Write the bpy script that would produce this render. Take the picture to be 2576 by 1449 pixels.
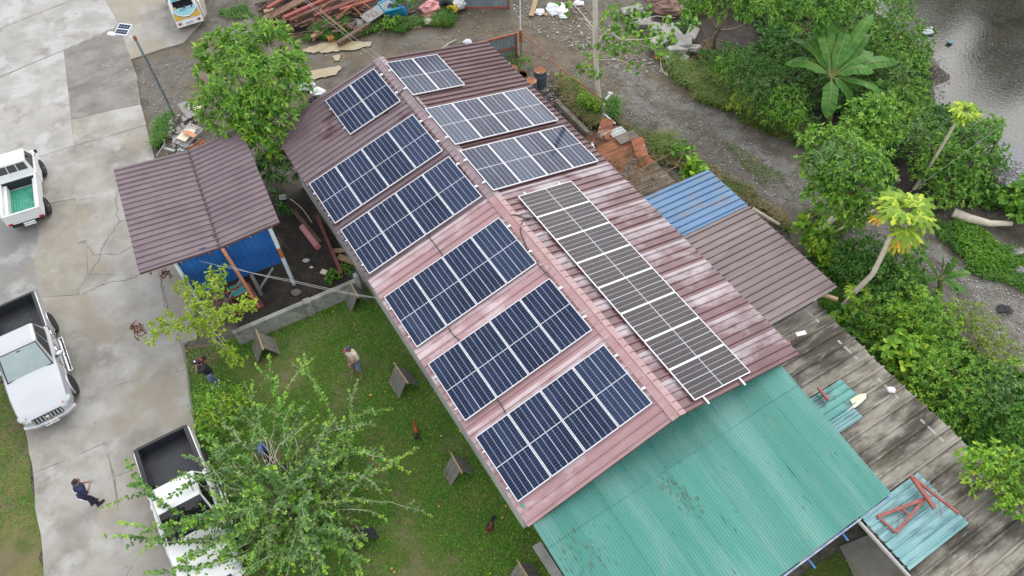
import bpy, math, random
import numpy as np
from mathutils import Vector, Matrix
random.seed(7); RNG = np.random.default_rng(7)
S = bpy.context.scene
for o in list(bpy.data.objects): bpy.data.objects.remove(o)
# ---------------------------------------------------------------- camera
CZ, PITCH, ROLL, F, W, H = 23.643, 0.946140, -0.049037, 1939.33, 2576.0, 1449.0
_cp, _sp, _cr, _sr = math.cos(PITCH), math.sin(PITCH), math.cos(ROLL), math.sin(ROLL)
FWD = np.array([0, _cp, -_sp]); _r = np.array([1., 0, 0]); _u = np.cross(_r, FWD)
RIGHT, UP = _r * _cr + _u * _sr, -_r * _sr + _u * _cr
cam = bpy.data.cameras.new('camera'); camo = bpy.data.objects.new('camera', cam)
S.collection.objects.link(camo); S.camera = camo
cam.sensor_width = 36; cam.lens = F / W * 36; cam.clip_start = .5; cam.clip_end = 2000
camo.matrix_world = Matrix([[RIGHT[i], UP[i], -FWD[i], (0, 0, CZ)[i]] for i in range(3)] + [[0, 0, 0, 1]])
# ---------------------------------------------------------------- light
SUN_AZ, SUN_EL = math.radians(24), math.radians(42)      # azimuth from +Y towards +X
w = bpy.data.worlds.new('World'); S.world = w; w.use_nodes = True
nt = w.node_tree; nt.nodes.clear()
N = nt.nodes.new; L = nt.links.new
out = N('ShaderNodeOutputWorld'); bg = N('ShaderNodeBackground'); bg.inputs[1].default_value = .135
sky = N('ShaderNodeTexSky'); sky.sky_type = 'NISHITA'; sky.sun_disc = False
sky.sun_elevation = SUN_EL; sky.sun_rotation = SUN_AZ; sky.dust_density = 1.5
tc = N('ShaderNodeTexCoord'); mp = N('ShaderNodeMapping'); mp.inputs['Scale'].default_value = (1, 1, 2.2)
ns = N('ShaderNodeTexNoise'); ns.inputs['Scale'].default_value = 1.9; ns.inputs['Detail'].default_value = 5; ns.inputs['Roughness'].default_value = .55
cr = N('ShaderNodeValToRGB'); cr.color_ramp.elements[0].position = .3; cr.color_ramp.elements[1].position = .68
cr.color_ramp.elements[0].color = (6.6, 6.9, 7.5, 1); cr.color_ramp.elements[1].color = (11.5, 11.5, 11.5, 1)
mx = N('ShaderNodeMix'); mx.data_type = 'RGBA'; mx.inputs[0].default_value = .84      # thick cloud over the clear sky
L(tc.outputs['Generated'], mp.inputs[0]); L(mp.outputs[0], ns.inputs['Vector']); L(ns.outputs[0], cr.inputs[0])
L(sky.outputs[0], mx.inputs[6]); L(cr.outputs[0], mx.inputs[7]); L(mx.outputs[2], bg.inputs[0]); L(bg.outputs[0], out.inputs[0])
sl = bpy.data.lights.new('sun', 'SUN'); sl.energy = 1.15; sl.angle = math.radians(46); sl.color = (1, .97, .92)
so = bpy.data.objects.new('sun', sl); S.collection.objects.link(so)
so.rotation_euler = Vector((math.sin(SUN_AZ) * math.cos(SUN_EL), math.cos(SUN_AZ) * math.cos(SUN_EL), math.sin(SUN_EL))).to_track_quat('Z', 'Y').to_euler()
S.view_settings.view_transform = 'Standard'; S.view_settings.look = 'None'
S.view_settings.exposure = 0.42; S.view_settings.gamma = 1; S.view_settings.use_curve_mapping = False
S.render.engine = 'CYCLES'; S.cycles.use_denoising = True
S.cycles.max_bounces = 6; S.cycles.diffuse_bounces = 3; S.cycles.glossy_bounces = 3; S.cycles.transmission_bounces = 4; S.cycles.transparent_max_bounces = 6

# ---------------------------------------------------------------- helpers
def at(px, py, z=0.0):
    """point of the place at height z that the photograph shows at (px, py) of its 2576-wide view"""
    d = RIGHT * (px - W / 2) / F + UP * (H / 2 - py) / F + FWD
    t = (z - CZ) / d[2]
    return np.array([d[0] * t, d[1] * t, z])
BO = np.array([-3.87194, 23.78271, 0]); BU = np.array([.49786, -.86726, 0]); BV = np.array([.86726, .49786, 0]); BZ = np.array([0, 0, 1.])
BROT = math.atan2(BU[1], BU[0])
def bf(u, v, z): return BO + BU * u + BV * v + BZ * z
def unit(v): v = np.asarray(v, float); return v / (np.linalg.norm(v) + 1e-12)
def rz(a): c, s = math.cos(a), math.sin(a); return np.array([[c, -s, 0], [s, c, 0], [0, 0, 1.]])
def ry(a): c, s = math.cos(a), math.sin(a); return np.array([[c, 0, s], [0, 1, 0], [-s, 0, c]])
def rx(a): c, s = math.cos(a), math.sin(a); return np.array([[1, 0, 0], [0, c, -s], [0, s, c]])
def base_of(o):
    while o.parent: o = o.parent
    return np.array(o.location)
class MB:
    """collects shapes, links them as ONE mesh object"""
    def __init__(s): s.v = []; s.f = []; s.m = []; s.mi = 0
    def add(s, vs, fs):
        k = len(s.v); s.v += [tuple(map(float, p)) for p in vs]; s.f += [tuple(i + k for i in f) for f in fs]; s.m += [s.mi] * len(fs); return s
    def box(s, c, size, R=None):
        c = np.asarray(c, float); h = np.asarray(size, float) / 2
        P = np.array([(x, y, z) for x in (-1, 1) for y in (-1, 1) for z in (-1, 1)]) * h
        if R is not None: P = P @ np.asarray(R).T
        return s.add(P + c, [(0, 1, 3, 2), (4, 6, 7, 5), (0, 4, 5, 1), (2, 3, 7, 6), (0, 2, 6, 4), (1, 5, 7, 3)])
    def bar(s, a, b, w, h=None, up=(0, 0, 1)):
        a, b = np.asarray(a, float), np.asarray(b, float); x = unit(b - a); h = h or w
        y = np.cross(up, x)
        if np.linalg.norm(y) < 1e-4: y = np.cross((1, 0, 0), x)
        y = unit(y); z = np.cross(x, y)
        return s.box((a + b) / 2, (np.linalg.norm(b - a), w, h), np.stack([x, y, z], 1))
    def tube(s, pts, r, n=6, caps=True):
        pts = np.asarray(pts, float); m = len(pts); r = np.broadcast_to(np.asarray(r, float), (m,))
        vs = []; ref = np.array([0.31, .17, .93])
        for i in range(m):
            t = unit(pts[min(i + 1, m - 1)] - pts[max(i - 1, 0)])
            a = np.cross(t, ref)
            if np.linalg.norm(a) < .1: a = np.cross(t, (1, 0, 0))
            a = unit(a); b = np.cross(t, a); ref = np.cross(a, t) if False else ref
            for k in range(n):
                q = 2 * math.pi * k / n; vs.append(pts[i] + r[i] * (math.cos(q) * a + math.sin(q) * b))
        fs = [(i * n + k, i * n + (k + 1) % n, (i + 1) * n + (k + 1) % n, (i + 1) * n + k) for i in range(m - 1) for k in range(n)]
        if caps: fs += [tuple(range(n - 1, -1, -1)), tuple((m - 1) * n + k for k in range(n))]
        return s.add(vs, fs)
    def prism(s, poly, z0, z1):
        n = len(poly); vs = [(p[0], p[1], z1) for p in poly] + [(p[0], p[1], z0) for p in poly]
        A = sum(poly[i][0] * poly[(i + 1) % n][1] - poly[(i + 1) % n][0] * poly[i][1] for i in range(n))
        if A < 0: vs = vs[:n][::-1] + vs[n:][::-1]
        return s.add(vs, [tuple(range(n)), tuple(range(2 * n - 1, n - 1, -1))] + [(i, i + n, (i + 1) % n + n, (i + 1) % n) for i in range(n)])
    def loft(s, rings, caps=True, closed=True):
        n = len(rings[0]); vs = [p for r in rings for p in r]; m = n if closed else n - 1
        fs = [(i * n + k, i * n + (k + 1) % n, (i + 1) * n + (k + 1) % n, (i + 1) * n + k) for i in range(len(rings) - 1) for k in range(m)]
        if caps: fs += [tuple(range(n - 1, -1, -1)), tuple((len(rings) - 1) * n + k for k in range(n))]
        return s.add(vs, fs)
    def lathe(s, prof, c=(0, 0, 0), n=16, R=None):
        c = np.asarray(c, float); rings = []
        for r, z in prof:
            P = np.array([(r * math.cos(2 * math.pi * k / n), r * math.sin(2 * math.pi * k / n), z) for k in range(n)])
            if R is not None: P = P @ np.asarray(R).T
            rings.append(P + c)
        return s.loft(rings)
    def ball(s, c, r, n=10, m=6, R=None):
        r = np.broadcast_to(np.asarray(r, float), (3,))
        rings = []
        for i in range(m + 1):
            t = math.pi * (i + .02 if i == 0 else i - .02 if i == m else i) / m
            P = np.array([(math.sin(t) * math.cos(2 * math.pi * k / n), math.sin(t) * math.sin(2 * math.pi * k / n), -math.cos(t)) for k in range(n)]) * r
            if R is not None: P = P @ np.asarray(R).T
            rings.append(P + np.asarray(c, float))
        return s.loft(rings)
    def quad(s, *p): return s.add(p, [tuple(range(len(p)))])
    def mesh(s, name, mats, off=(0, 0, 0), smooth=None):
        me = bpy.data.meshes.new(name); off = np.asarray(off, float)
        V = np.array(s.v) - off if s.v else np.zeros((0, 3))
        me.from_pydata(V.tolist(), [], s.f)
        mats = mats if isinstance(mats, (list, tuple)) else [mats]
        for m in mats: me.materials.append(m)
        me.polygons.foreach_set('material_index', s.m)
        if smooth is not None:
            me.polygons.foreach_set('use_smooth', [True] * len(s.f)); me.set_sharp_from_angle(angle=math.radians(smooth))
        me.update(); return me
    def build(s, name, mats, parent=None, world=True, smooth=None, bevel=0, loc=None):
        if parent is not None: off = base_of(parent) if world else (0, 0, 0)
        else: off = loc if loc is not None else (np.mean(np.array(s.v), 0) if len(s.v) else (0, 0, 0))
        if parent is None and loc is None: off = np.array([off[0], off[1], min(p[2] for p in s.v)])
        o = link(name, s.mesh(name, mats, off, smooth), parent)
        if parent is None: o.location = off
        if bevel: bev(o, bevel)
        return o
def bev(o, w, seg=2):
    b = o.modifiers.new('bevel', 'BEVEL'); b.width = w; b.segments = seg; b.limit_method = 'ANGLE'; b.angle_limit = math.radians(40); return o
def link(name, data, parent=None):
    o = bpy.data.objects.new(name, data); S.collection.objects.link(o)
    if parent is not None: o.parent = parent
    return o
def tag(o, label=None, cat=None, group=None, kind=None):
    for k, v in (('label', label), ('category', cat), ('group', group), ('kind', kind)):
        if v: o[k] = v
    return o
def thing(name, label, cat, loc=(0, 0, 0), group=None, R=None):
    o = link(name, None); o.empty_display_size = .2; o.location = loc
    if R is not None: o.rotation_euler = Matrix(np.asarray(R).tolist()).to_euler()
    return tag(o, label, cat, group)
def copy_tree(o, loc=None, R=None, label=None, group=None):
    def cp(q, p):
        c = q.copy(); S.collection.objects.link(c)
        if p is not None: c.parent = p; c.matrix_parent_inverse = q.matrix_parent_inverse
        for ch in q.children: cp(ch, c)
        return c
    c = cp(o, None)
    if loc is not None: c.location = loc
    if R is not None: c.rotation_euler = Matrix(np.asarray(R).tolist()).to_euler()
    if label: c['label'] = label
    if group: c['group'] = group
    return c
def jit(poly, step=.5, amp=.12, seed=0):
    """irregular outline: subdivide a closed polygon and shake it"""
    rg = np.random.default_rng(seed); P = [np.asarray(p, float)[:2] for p in poly]; o = []
    for i in range(len(P)):
        a, b = P[i], P[(i + 1) % len(P)]; n = max(1, int(np.linalg.norm(b - a) / step))
        for k in range(n):
            q = a + (b - a) * k / n
            o.append(q + rg.normal(0, amp, 2))
    return o
def sheet(name, poly, z, m, kind='structure', parent=None, step=.5, amp=.12, seed=0, thick=0):
    P = jit(poly, step, amp, seed) if amp else [np.asarray(p, float)[:2] for p in poly]
    b = MB()
    if thick: b.prism(P, z - thick, z)
    else:
        A = sum(P[i][0] * P[(i + 1) % len(P)][1] - P[(i + 1) % len(P)][0] * P[i][1] for i in range(len(P)))
        if A < 0: P = P[::-1]
        b.quad(*[(p[0], p[1], z) for p in P])
    o = b.build(name, m, parent)
    if kind: o['kind'] = kind
    return o
def inside(poly, X, Y):
    poly = np.asarray([p[:2] for p in poly]); r = np.zeros(len(X), bool); j = len(poly) - 1
    for i in range(len(poly)):
        xi, yi = poly[i]; xj, yj = poly[j]
        c = ((yi > Y) != (yj > Y)) & (X < (xj - xi) * (Y - yi) / (yj - yi + 1e-12) + xi)
        r ^= c; j = i
    return r
def scatter(poly, n):
    P = np.asarray([p[:2] for p in poly]); lo, hi = P.min(0), P.max(0); out = np.zeros((0, 2))
    while len(out) < n:
        q = RNG.uniform(lo, hi, (n, 2)); out = np.vstack([out, q[inside(poly, q[:, 0], q[:, 1])]])
    return out[:n]
def mesh_np(name, V, Fc, mats, parent=None, smooth=False, fi=None):
    """fast mesh from numpy: V (n,3), Fc (m,k) with constant k"""
    me = bpy.data.meshes.new(name); k = Fc.shape[1]
    me.vertices.add(len(V)); me.vertices.foreach_set('co', np.ascontiguousarray(V, np.float32).ravel())
    me.loops.add(Fc.size); me.loops.foreach_set('vertex_index', np.ascontiguousarray(Fc, np.int32).ravel())
    me.polygons.add(len(Fc)); me.polygons.foreach_set('loop_start', np.arange(0, Fc.size, k, dtype=np.int32))
    mats = mats if isinstance(mats, (list, tuple)) else [mats]
    for m in mats: me.materials.append(m)
    if fi is not None: me.polygons.foreach_set('material_index', np.ascontiguousarray(fi, np.int32))
    if smooth: me.polygons.foreach_set('use_smooth', np.ones(len(Fc), bool))
    me.update(calc_edges=True); me.validate()
    return link(name, me, parent)

# ---------------------------------------------------------------- materials
def mat(name, c1, c2=None, scale=4., rough=.6, bump=0., bscale=None, metal=0., spec=.5, stretch=None, layers=(), vary=0., coat=0., lo=.35, hi=.65, obj=False, trans=0., detail=5, rough2=None, emis=None, ior=None, saw=None, ovar=0.):
    m = bpy.data.materials.new(name); m.use_nodes = True; t = m.node_tree; n = t.nodes; k = t.links.new
    p = n['Principled BSDF']; p.inputs['Roughness'].default_value = rough; p.inputs['Metallic'].default_value = metal
    p.inputs['Specular IOR Level'].default_value = spec; p.inputs['Coat Weight'].default_value = coat; p.inputs['Coat Roughness'].default_value = .05
    if ior: p.inputs['IOR'].default_value = ior
    if trans:
        o = n['Material Output']; tr = n.new('ShaderNodeBsdfTranslucent'); ms = n.new('ShaderNodeMixShader'); ms.inputs[0].default_value = trans
        k(p.outputs[0], ms.inputs[1]); k(tr.outputs[0], ms.inputs[2]); k(ms.outputs[0], o.inputs[0])
    vec = None
    def coords(st):
        if obj: v = n.new('ShaderNodeTexCoord').outputs['Object']
        else: v = n.new('ShaderNodeNewGeometry').outputs['Position']
        if st is not None:
            r = n.new('ShaderNodeVectorRotate'); r.rotation_type = 'Z_AXIS'; r.inputs['Angle'].default_value = 0 if obj else -BROT
            q = n.new('ShaderNodeVectorMath'); q.operation = 'MULTIPLY'; q.inputs[1].default_value = st
            k(v, r.inputs['Vector']); k(r.outputs[0], q.inputs[0]); v = q.outputs[0]
        return v
    def noise(sc, st, det=5, seed=0):
        x = n.new('ShaderNodeTexNoise'); x.inputs['Scale'].default_value = sc; x.inputs['Detail'].default_value = det; x.inputs['Roughness'].default_value = .6
        v = coords(st)
        if seed:
            a = n.new('ShaderNodeVectorMath'); a.operation = 'ADD'; a.inputs[1].default_value = (seed * 13.7, seed * 7.1, seed * 3.3); k(v, a.inputs[0]); v = a.outputs[0]
        k(v, x.inputs['Vector']); return x.outputs[0]
    def ramp(fac, a, b):
        r = n.new('ShaderNodeMapRange'); r.inputs['From Min'].default_value = a; r.inputs['From Max'].default_value = b; k(fac, r.inputs['Value']); return r.outputs[0]
    def mixc(fac, a, b):
        x = n.new('ShaderNodeMix'); x.data_type = 'RGBA'
        if isinstance(fac, (int, float)): x.inputs[0].default_value = fac
        else: k(fac, x.inputs[0])
        for i, c in ((6, a), (7, b)):
            if isinstance(c, tuple): x.inputs[i].default_value = (*c, 1)
            else: k(c, x.inputs[i])
        return x.outputs[2]
    col = c1
    if c2 is not None: col = mixc(ramp(noise(scale, stretch, detail), lo, hi), c1, c2)
    for i, ly in enumerate(layers):
        c, sc, a, b, st, amt = ly
        f = ramp(noise(sc, st, 5, i + 1), a, b); q = n.new('ShaderNodeMath'); q.operation = 'MULTIPLY'; q.inputs[1].default_value = amt; k(f, q.inputs[0])
        col = mixc(q.outputs[0], col, c)
    if saw:
        per_, off_, c_, amt_, a_, b_ = saw
        sx = n.new('ShaderNodeSeparateXYZ'); k(coords((1, 1, 1)), sx.inputs[0]); q1 = n.new('ShaderNodeMath'); q1.operation = 'ADD'; q1.inputs[1].default_value = off_; k(sx.outputs[0], q1.inputs[0])
        q2 = n.new('ShaderNodeMath'); q2.operation = 'DIVIDE'; q2.inputs[1].default_value = per_; k(q1.outputs[0], q2.inputs[0]); q3 = n.new('ShaderNodeMath'); q3.operation = 'FRACT'; k(q2.outputs[0], q3.inputs[0])
        q4 = n.new('ShaderNodeMath'); q4.operation = 'MULTIPLY_ADD'; q4.inputs[1].default_value = -.42; q4.inputs[2].default_value = .42; k(q3.outputs[0], q4.inputs[0])
        q5 = n.new('ShaderNodeMath'); q5.operation = 'ADD'; k(noise(1.3, (1.6, .7, 1), 6, 4), q5.inputs[0]); k(q4.outputs[0], q5.inputs[1])
        q6 = n.new('ShaderNodeMath'); q6.operation = 'MULTIPLY'; q6.inputs[1].default_value = amt_; k(ramp(q5.outputs[0], a_, b_), q6.inputs[0]); col = mixc(q6.outputs[0], col, c_)
    if vary:
        g = n.new('ShaderNodeNewGeometry'); h = n.new('ShaderNodeHueSaturation'); r = n.new('ShaderNodeMapRange')
        r.inputs['To Min'].default_value = 1 - vary; r.inputs['To Max'].default_value = 1 + vary; k(g.outputs['Random Per Island'], r.inputs['Value']); k(r.outputs[0], h.inputs['Value'])
        r2 = n.new('ShaderNodeMath'); r2.operation = 'MULTIPLY_ADD'; r2.inputs[1].default_value = -.05; r2.inputs[2].default_value = .525; k(g.outputs['Random Per Island'], r2.inputs[0]); k(r2.outputs[0], h.inputs['Hue'])
        if isinstance(col, tuple): h.inputs['Color'].default_value = (*col, 1)
        else: k(col, h.inputs['Color'])
        col = h.outputs[0]
    if ovar:
        oi = n.new('ShaderNodeObjectInfo'); h2 = n.new('ShaderNodeHueSaturation'); r4 = n.new('ShaderNodeMapRange'); r4.inputs['To Min'].default_value = 1 - ovar; r4.inputs['To Max'].default_value = 1 + ovar; k(oi.outputs['Random'], r4.inputs['Value']); k(r4.outputs[0], h2.inputs['Value'])
        if isinstance(col, tuple): h2.inputs['Color'].default_value = (*col, 1)
        else: k(col, h2.inputs['Color'])
        col = h2.outputs[0]
    for tgt in ([p.inputs['Base Color']] + ([tr.inputs['Color']] if trans else [])):
        if isinstance(col, tuple): tgt.default_value = (*col, 1)
        else: k(col, tgt)
    if rough2 is not None:
        r = n.new('ShaderNodeMapRange'); r.inputs['From Min'].default_value = .35; r.inputs['From Max'].default_value = .65
        r.inputs['To Min'].default_value = rough; r.inputs['To Max'].default_value = rough2; k(noise(scale * .7, stretch, 4, 9), r.inputs['Value']); k(r.outputs[0], p.inputs['Roughness'])
    if bump:
        b = n.new('ShaderNodeBump'); b.inputs['Strength'].default_value = bump; b.inputs['Distance'].default_value = .02
        k(noise(bscale or scale * 6, None), b.inputs['Height']); k(b.outputs[0], p.inputs['Normal'])
    return m
# ---------------------------------------------------------------- the setting: terrain, river, yard
ax = (1, 1, 1)
M = {}
M['soil'] = mat('soil', (0.067, 0.057, 0.040), (0.134, 0.117, 0.094), 1.2, .9, .8, 14, layers=[((0.175, 0.164, 0.151), 6, .5, .66, None, .7), ((0.034, 0.028, 0.020), .45, .5, .7, None, .75), ((0.221, 0.208, 0.194), 26, .62, .7, None, .6)])
M['mud_road'] = mat('mud_road', (.20, .17, .125), (.29, .255, .205), .9, .75, .7, 10, layers=[((.12, .10, .07), 2.5, .53, .7, None, .6), ((.36, .34, .31), 24, .6, .7, None, .55), ((.16, .16, .15), .5, .5, .65, None, .6)])
M['gravel'] = mat('gravel', (.25, .245, .235), (.42, .41, .40), 22, .9, 1, 40, layers=[((.17, .155, .125), 1.3, .5, .66, None, .7), ((.55, .54, .53), 34, .6, .68, None, .6)])
M['dark_soil'] = mat('dark_soil', (.030, .024, .018), (.07, .055, .04), 2, .9, .8, 14, layers=[((.12, .11, .10), 18, .62, .7, None, .5)])
M['leaf_litter'] = mat('leaf_litter', (.07, .045, .03), (.19, .14, .09), 14, .9, 1, 30)
M['grass_soil'] = mat('grass_soil', (.05, .10, .012), (.10, .115, .025), 1.1, .95, .6, 20, layers=[((.16, .125, .07), .7, .52, .66, None, .85), ((.03, .06, .01), 9, .5, .7, None, .5)])
M['verge_soil'] = mat('verge_soil', (.07, .095, .02), (.15, .13, .05), 1.3, .95, .6, 20, layers=[((.15, .11, .07), .8, .52, .66, None, .85)])
M['concrete'] = mat('concrete', (0.267, 0.250, 0.221), (0.344, 0.328, 0.299), 1.1, .8, .25, 30, layers=[((0.166, 0.152, 0.130), .5, .5, .68, None, .75), ((0.380, 0.374, 0.356), .8, .52, .66, None, .75), ((0.141, 0.130, 0.113), 3.5, .6, .74, None, .45), ((0.265, 0.230, 0.173), .33, .52, .62, None, .75), ((0.098, 0.092, 0.084), 9, .65, .75, None, .35)], ovar=.05)
M['concrete_beige'] = mat('concrete_beige', (0.267, 0.242, 0.197), (0.303, 0.279, 0.234), 1.6, .75, .15, 30, layers=[((0.213, 0.197, 0.172), 1.6, .48, .68, None, .7), ((0.369, 0.357, 0.328), 3, .6, .72, None, .6)], ovar=.05)
M['concrete_pale'] = mat('concrete_pale', (0.283, 0.271, 0.246), (0.361, 0.348, 0.328), 1.0, .8, .25, 30, layers=[((0.402, 0.402, 0.399), .55, .5, .58, None, .8), ((0.184, 0.166, 0.144), .9, .55, .7, None, .7), ((0.141, 0.130, 0.113), 5, .62, .74, None, .4)], ovar=.05)
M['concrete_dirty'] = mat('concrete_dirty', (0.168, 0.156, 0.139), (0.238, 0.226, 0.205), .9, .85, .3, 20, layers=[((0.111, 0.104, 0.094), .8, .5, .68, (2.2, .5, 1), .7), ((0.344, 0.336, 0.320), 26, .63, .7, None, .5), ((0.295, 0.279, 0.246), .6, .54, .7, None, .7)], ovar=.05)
M['concrete_wet'] = mat('concrete_wet', (0.176, 0.176, 0.174), (0.230, 0.226, 0.217), .8, .5, .1, 30, layers=[((0.339, 0.331, 0.317), .7, .52, .64, None, .9), ((0.254, 0.226, 0.176), .5, .55, .65, None, .6)], rough2=.8, ovar=.05)
M['puddle'] = mat('puddle', (0.327, 0.267, 0.163), (0.370, 0.305, 0.194), 1, .12, .05, 3, spec=.5)
M['damp'] = mat('damp', (.13, .115, .09), (.2, .175, .14), 1.3, .35, .4, 10)
M['water'] = mat('water', (.024, .022, .016), (.065, .06, .05), 14, .08, .28, 7, spec=.6, layers=[((.014, .013, .010), .4, .48, .62, None, .8), ((.14, .135, .125), 26, .58, .68, None, .75)], rough2=.2)
M['river_stone'] = mat('river_stone', (.10, .10, .105), (.30, .30, .31), 3, .8, .4, 20, vary=.6)
M['pebble'] = mat('pebble', (0.172, 0.163, 0.150), (0.310, 0.301, 0.284), 3, .85, .3, 20, vary=.6)
M['scree'] = mat('scree', (.15, .15, .155), (.32, .32, .33), 18, .85, 1, 40, layers=[((.5, .5, .5), 30, .6, .68, None, .7)])
def P(*q, z=0): return [at(x, y, z) for x, y in q]
BANK = P((2150, -160), (2195, 60), (2322, 120), (2335, 235), (2405, 300), (2480, 330), (2500, 410), (2560, 500), (2800, 560), (3600, 560), (3600, -160))
g = np.unique(np.concatenate([np.linspace(-140, -30, 12), np.arange(-30, 34.1, .25), np.linspace(34, 160, 12)])); gy = np.unique(np.concatenate([np.linspace(-60, 2, 8), np.arange(2, 42.1, .25), np.linspace(42, 220, 14)]))
GX, GY = np.meshgrid(g, gy); fx, fy = GX.ravel(), GY.ravel()
def bank_depth(X, Y):
    """0 on the land, 1 well inside the river"""
    X, Y = X + .45 * np.sin(Y * 1.7) + .25 * np.sin(Y * 4.3 + X), Y + .4 * np.sin(X * 1.9) + .2 * np.sin(X * 5.1 - Y)
    p = np.array([q[:2] for q in BANK]); ins = inside(p, X, Y); d = np.full(len(X), 1e9)
    for i in range(len(p)):
        a, b = p[i], p[(i + 1) % len(p)]; ab = b - a
        t = np.clip(((X - a[0]) * ab[0] + (Y - a[1]) * ab[1]) / (ab @ ab), 0, 1)
        d = np.minimum(d, np.hypot(X - a[0] - ab[0] * t, Y - a[1] - ab[1] * t))
    s = np.where(ins, d, -d); return np.clip((s + .3) / 1.4, 0, 1)
def gz(X, Y): return -.75 * bank_depth(np.atleast_1d(X).astype(float), np.atleast_1d(Y).astype(float))
bump = .03 * np.sin(fx * 1.7 + 2 * np.sin(fy * .9)) * np.sin(fy * 1.3 + fx * .4)
GZ = gz(fx, fy) + bump * 0.4 - .008
nx = len(g); ny = len(gy); idx = np.arange(nx * ny).reshape(ny, nx)
quads = np.stack([idx[:-1, :-1].ravel(), idx[:-1, 1:].ravel(), idx[1:, 1:].ravel(), idx[1:, :-1].ravel()], 1)

def pdist(poly, X, Y):
    p = np.array([q[:2] for q in poly]); ins = inside(p, X, Y); d = np.full(len(X), 1e9)
    for i in range(len(p)):
        a, b = p[i], p[(i + 1) % len(p)]; ab = b - a
        t = np.clip(((X - a[0]) * ab[0] + (Y - a[1]) * ab[1]) / (ab @ ab + 1e-9), 0, 1); d = np.minimum(d, np.hypot(X - a[0] - ab[0] * t, Y - a[1] - ab[1] * t))
    return np.where(ins, d, -d)
def wt(polys, soft=.45, wob=.35):
    X = fx + wob * (np.sin(fy * 2.1 + 1) + .6 * np.sin(fy * 5.3 + fx * 2)); Y = fy + wob * (np.sin(fx * 1.9) + .6 * np.sin(fx * 4.7 - fy * 3))
    r = np.zeros(len(fx))
    for p in polys: r = np.maximum(r, np.clip(pdist(p, X, Y) / soft * .5 + .5, 0, 1))
    return r
R_MUD = [P((335, 150), (480, 100), (560, 90), (600, 180), (520, 260), (420, 390), (385, 395), (352, 262)), P((560, 190), (640, 95), (760, 105), (900, 85), (1100, 75), (1160, 20), (1480, 30), (1640, 150), (1800, 260), (1700, 360), (1540, 250), (1380, 180), (1200, 110), (960, 140), (840, 190), (760, 260), (640, 260))]
R_GRAV = [P((1530, 165), (1640, 200), (1780, 270), (1930, 375), (2060, 480), (2230, 560), (2420, 640), (2600, 760), (2800, 900), (2700, 1000), (2500, 850), (2330, 700), (2150, 620), (1960, 560), (1860, 460), (1720, 380), (1580, 265)), P((555, 50), (640, 45), (650, 90), (600, 110), (560, 100))]
R_RUT = [P((1560, 195), (1700, 262), (1840, 362), (1970, 470), (1920, 470), (1780, 368), (1640, 262)), P((1740, 340), (1900, 455), (2030, 560), (1960, 565), (1840, 450), (1720, 360)), P((2150, 575), (2350, 660), (2500, 780), (2480, 810), (2320, 690), (2150, 605))]
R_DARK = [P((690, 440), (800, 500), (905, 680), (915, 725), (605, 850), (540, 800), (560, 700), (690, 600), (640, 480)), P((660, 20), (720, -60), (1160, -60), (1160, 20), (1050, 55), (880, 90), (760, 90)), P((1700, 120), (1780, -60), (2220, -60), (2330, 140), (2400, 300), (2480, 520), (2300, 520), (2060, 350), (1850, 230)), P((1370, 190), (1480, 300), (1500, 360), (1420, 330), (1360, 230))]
R_DAMP = [P(*[(x + (x - cx_) * .25, y + (y - cy_) * .6) for x, y in q]) for q, cx_, cy_ in (([(761, 128), (804, 111), (857, 104), (934, 108), (931, 117), (897, 125), (831, 133), (784, 136)], 850, 120), ([(741, 189), (794, 177), (857, 167), (861, 173), (844, 190), (791, 202), (744, 206)], 800, 188))] + [P((980, 90), (1130, 80), (1200, 95), (1100, 110), (990, 125)), P((345, 165), (440, 130), (500, 150), (470, 230), (400, 330), (362, 262))]
WTS = dict(w_mud=wt(R_MUD), w_gravel=wt(R_GRAV), w_rut=wt(R_RUT, .5, .2), w_dark=wt(R_DARK, .6), w_damp=wt(R_DAMP, .5, .2))
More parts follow.
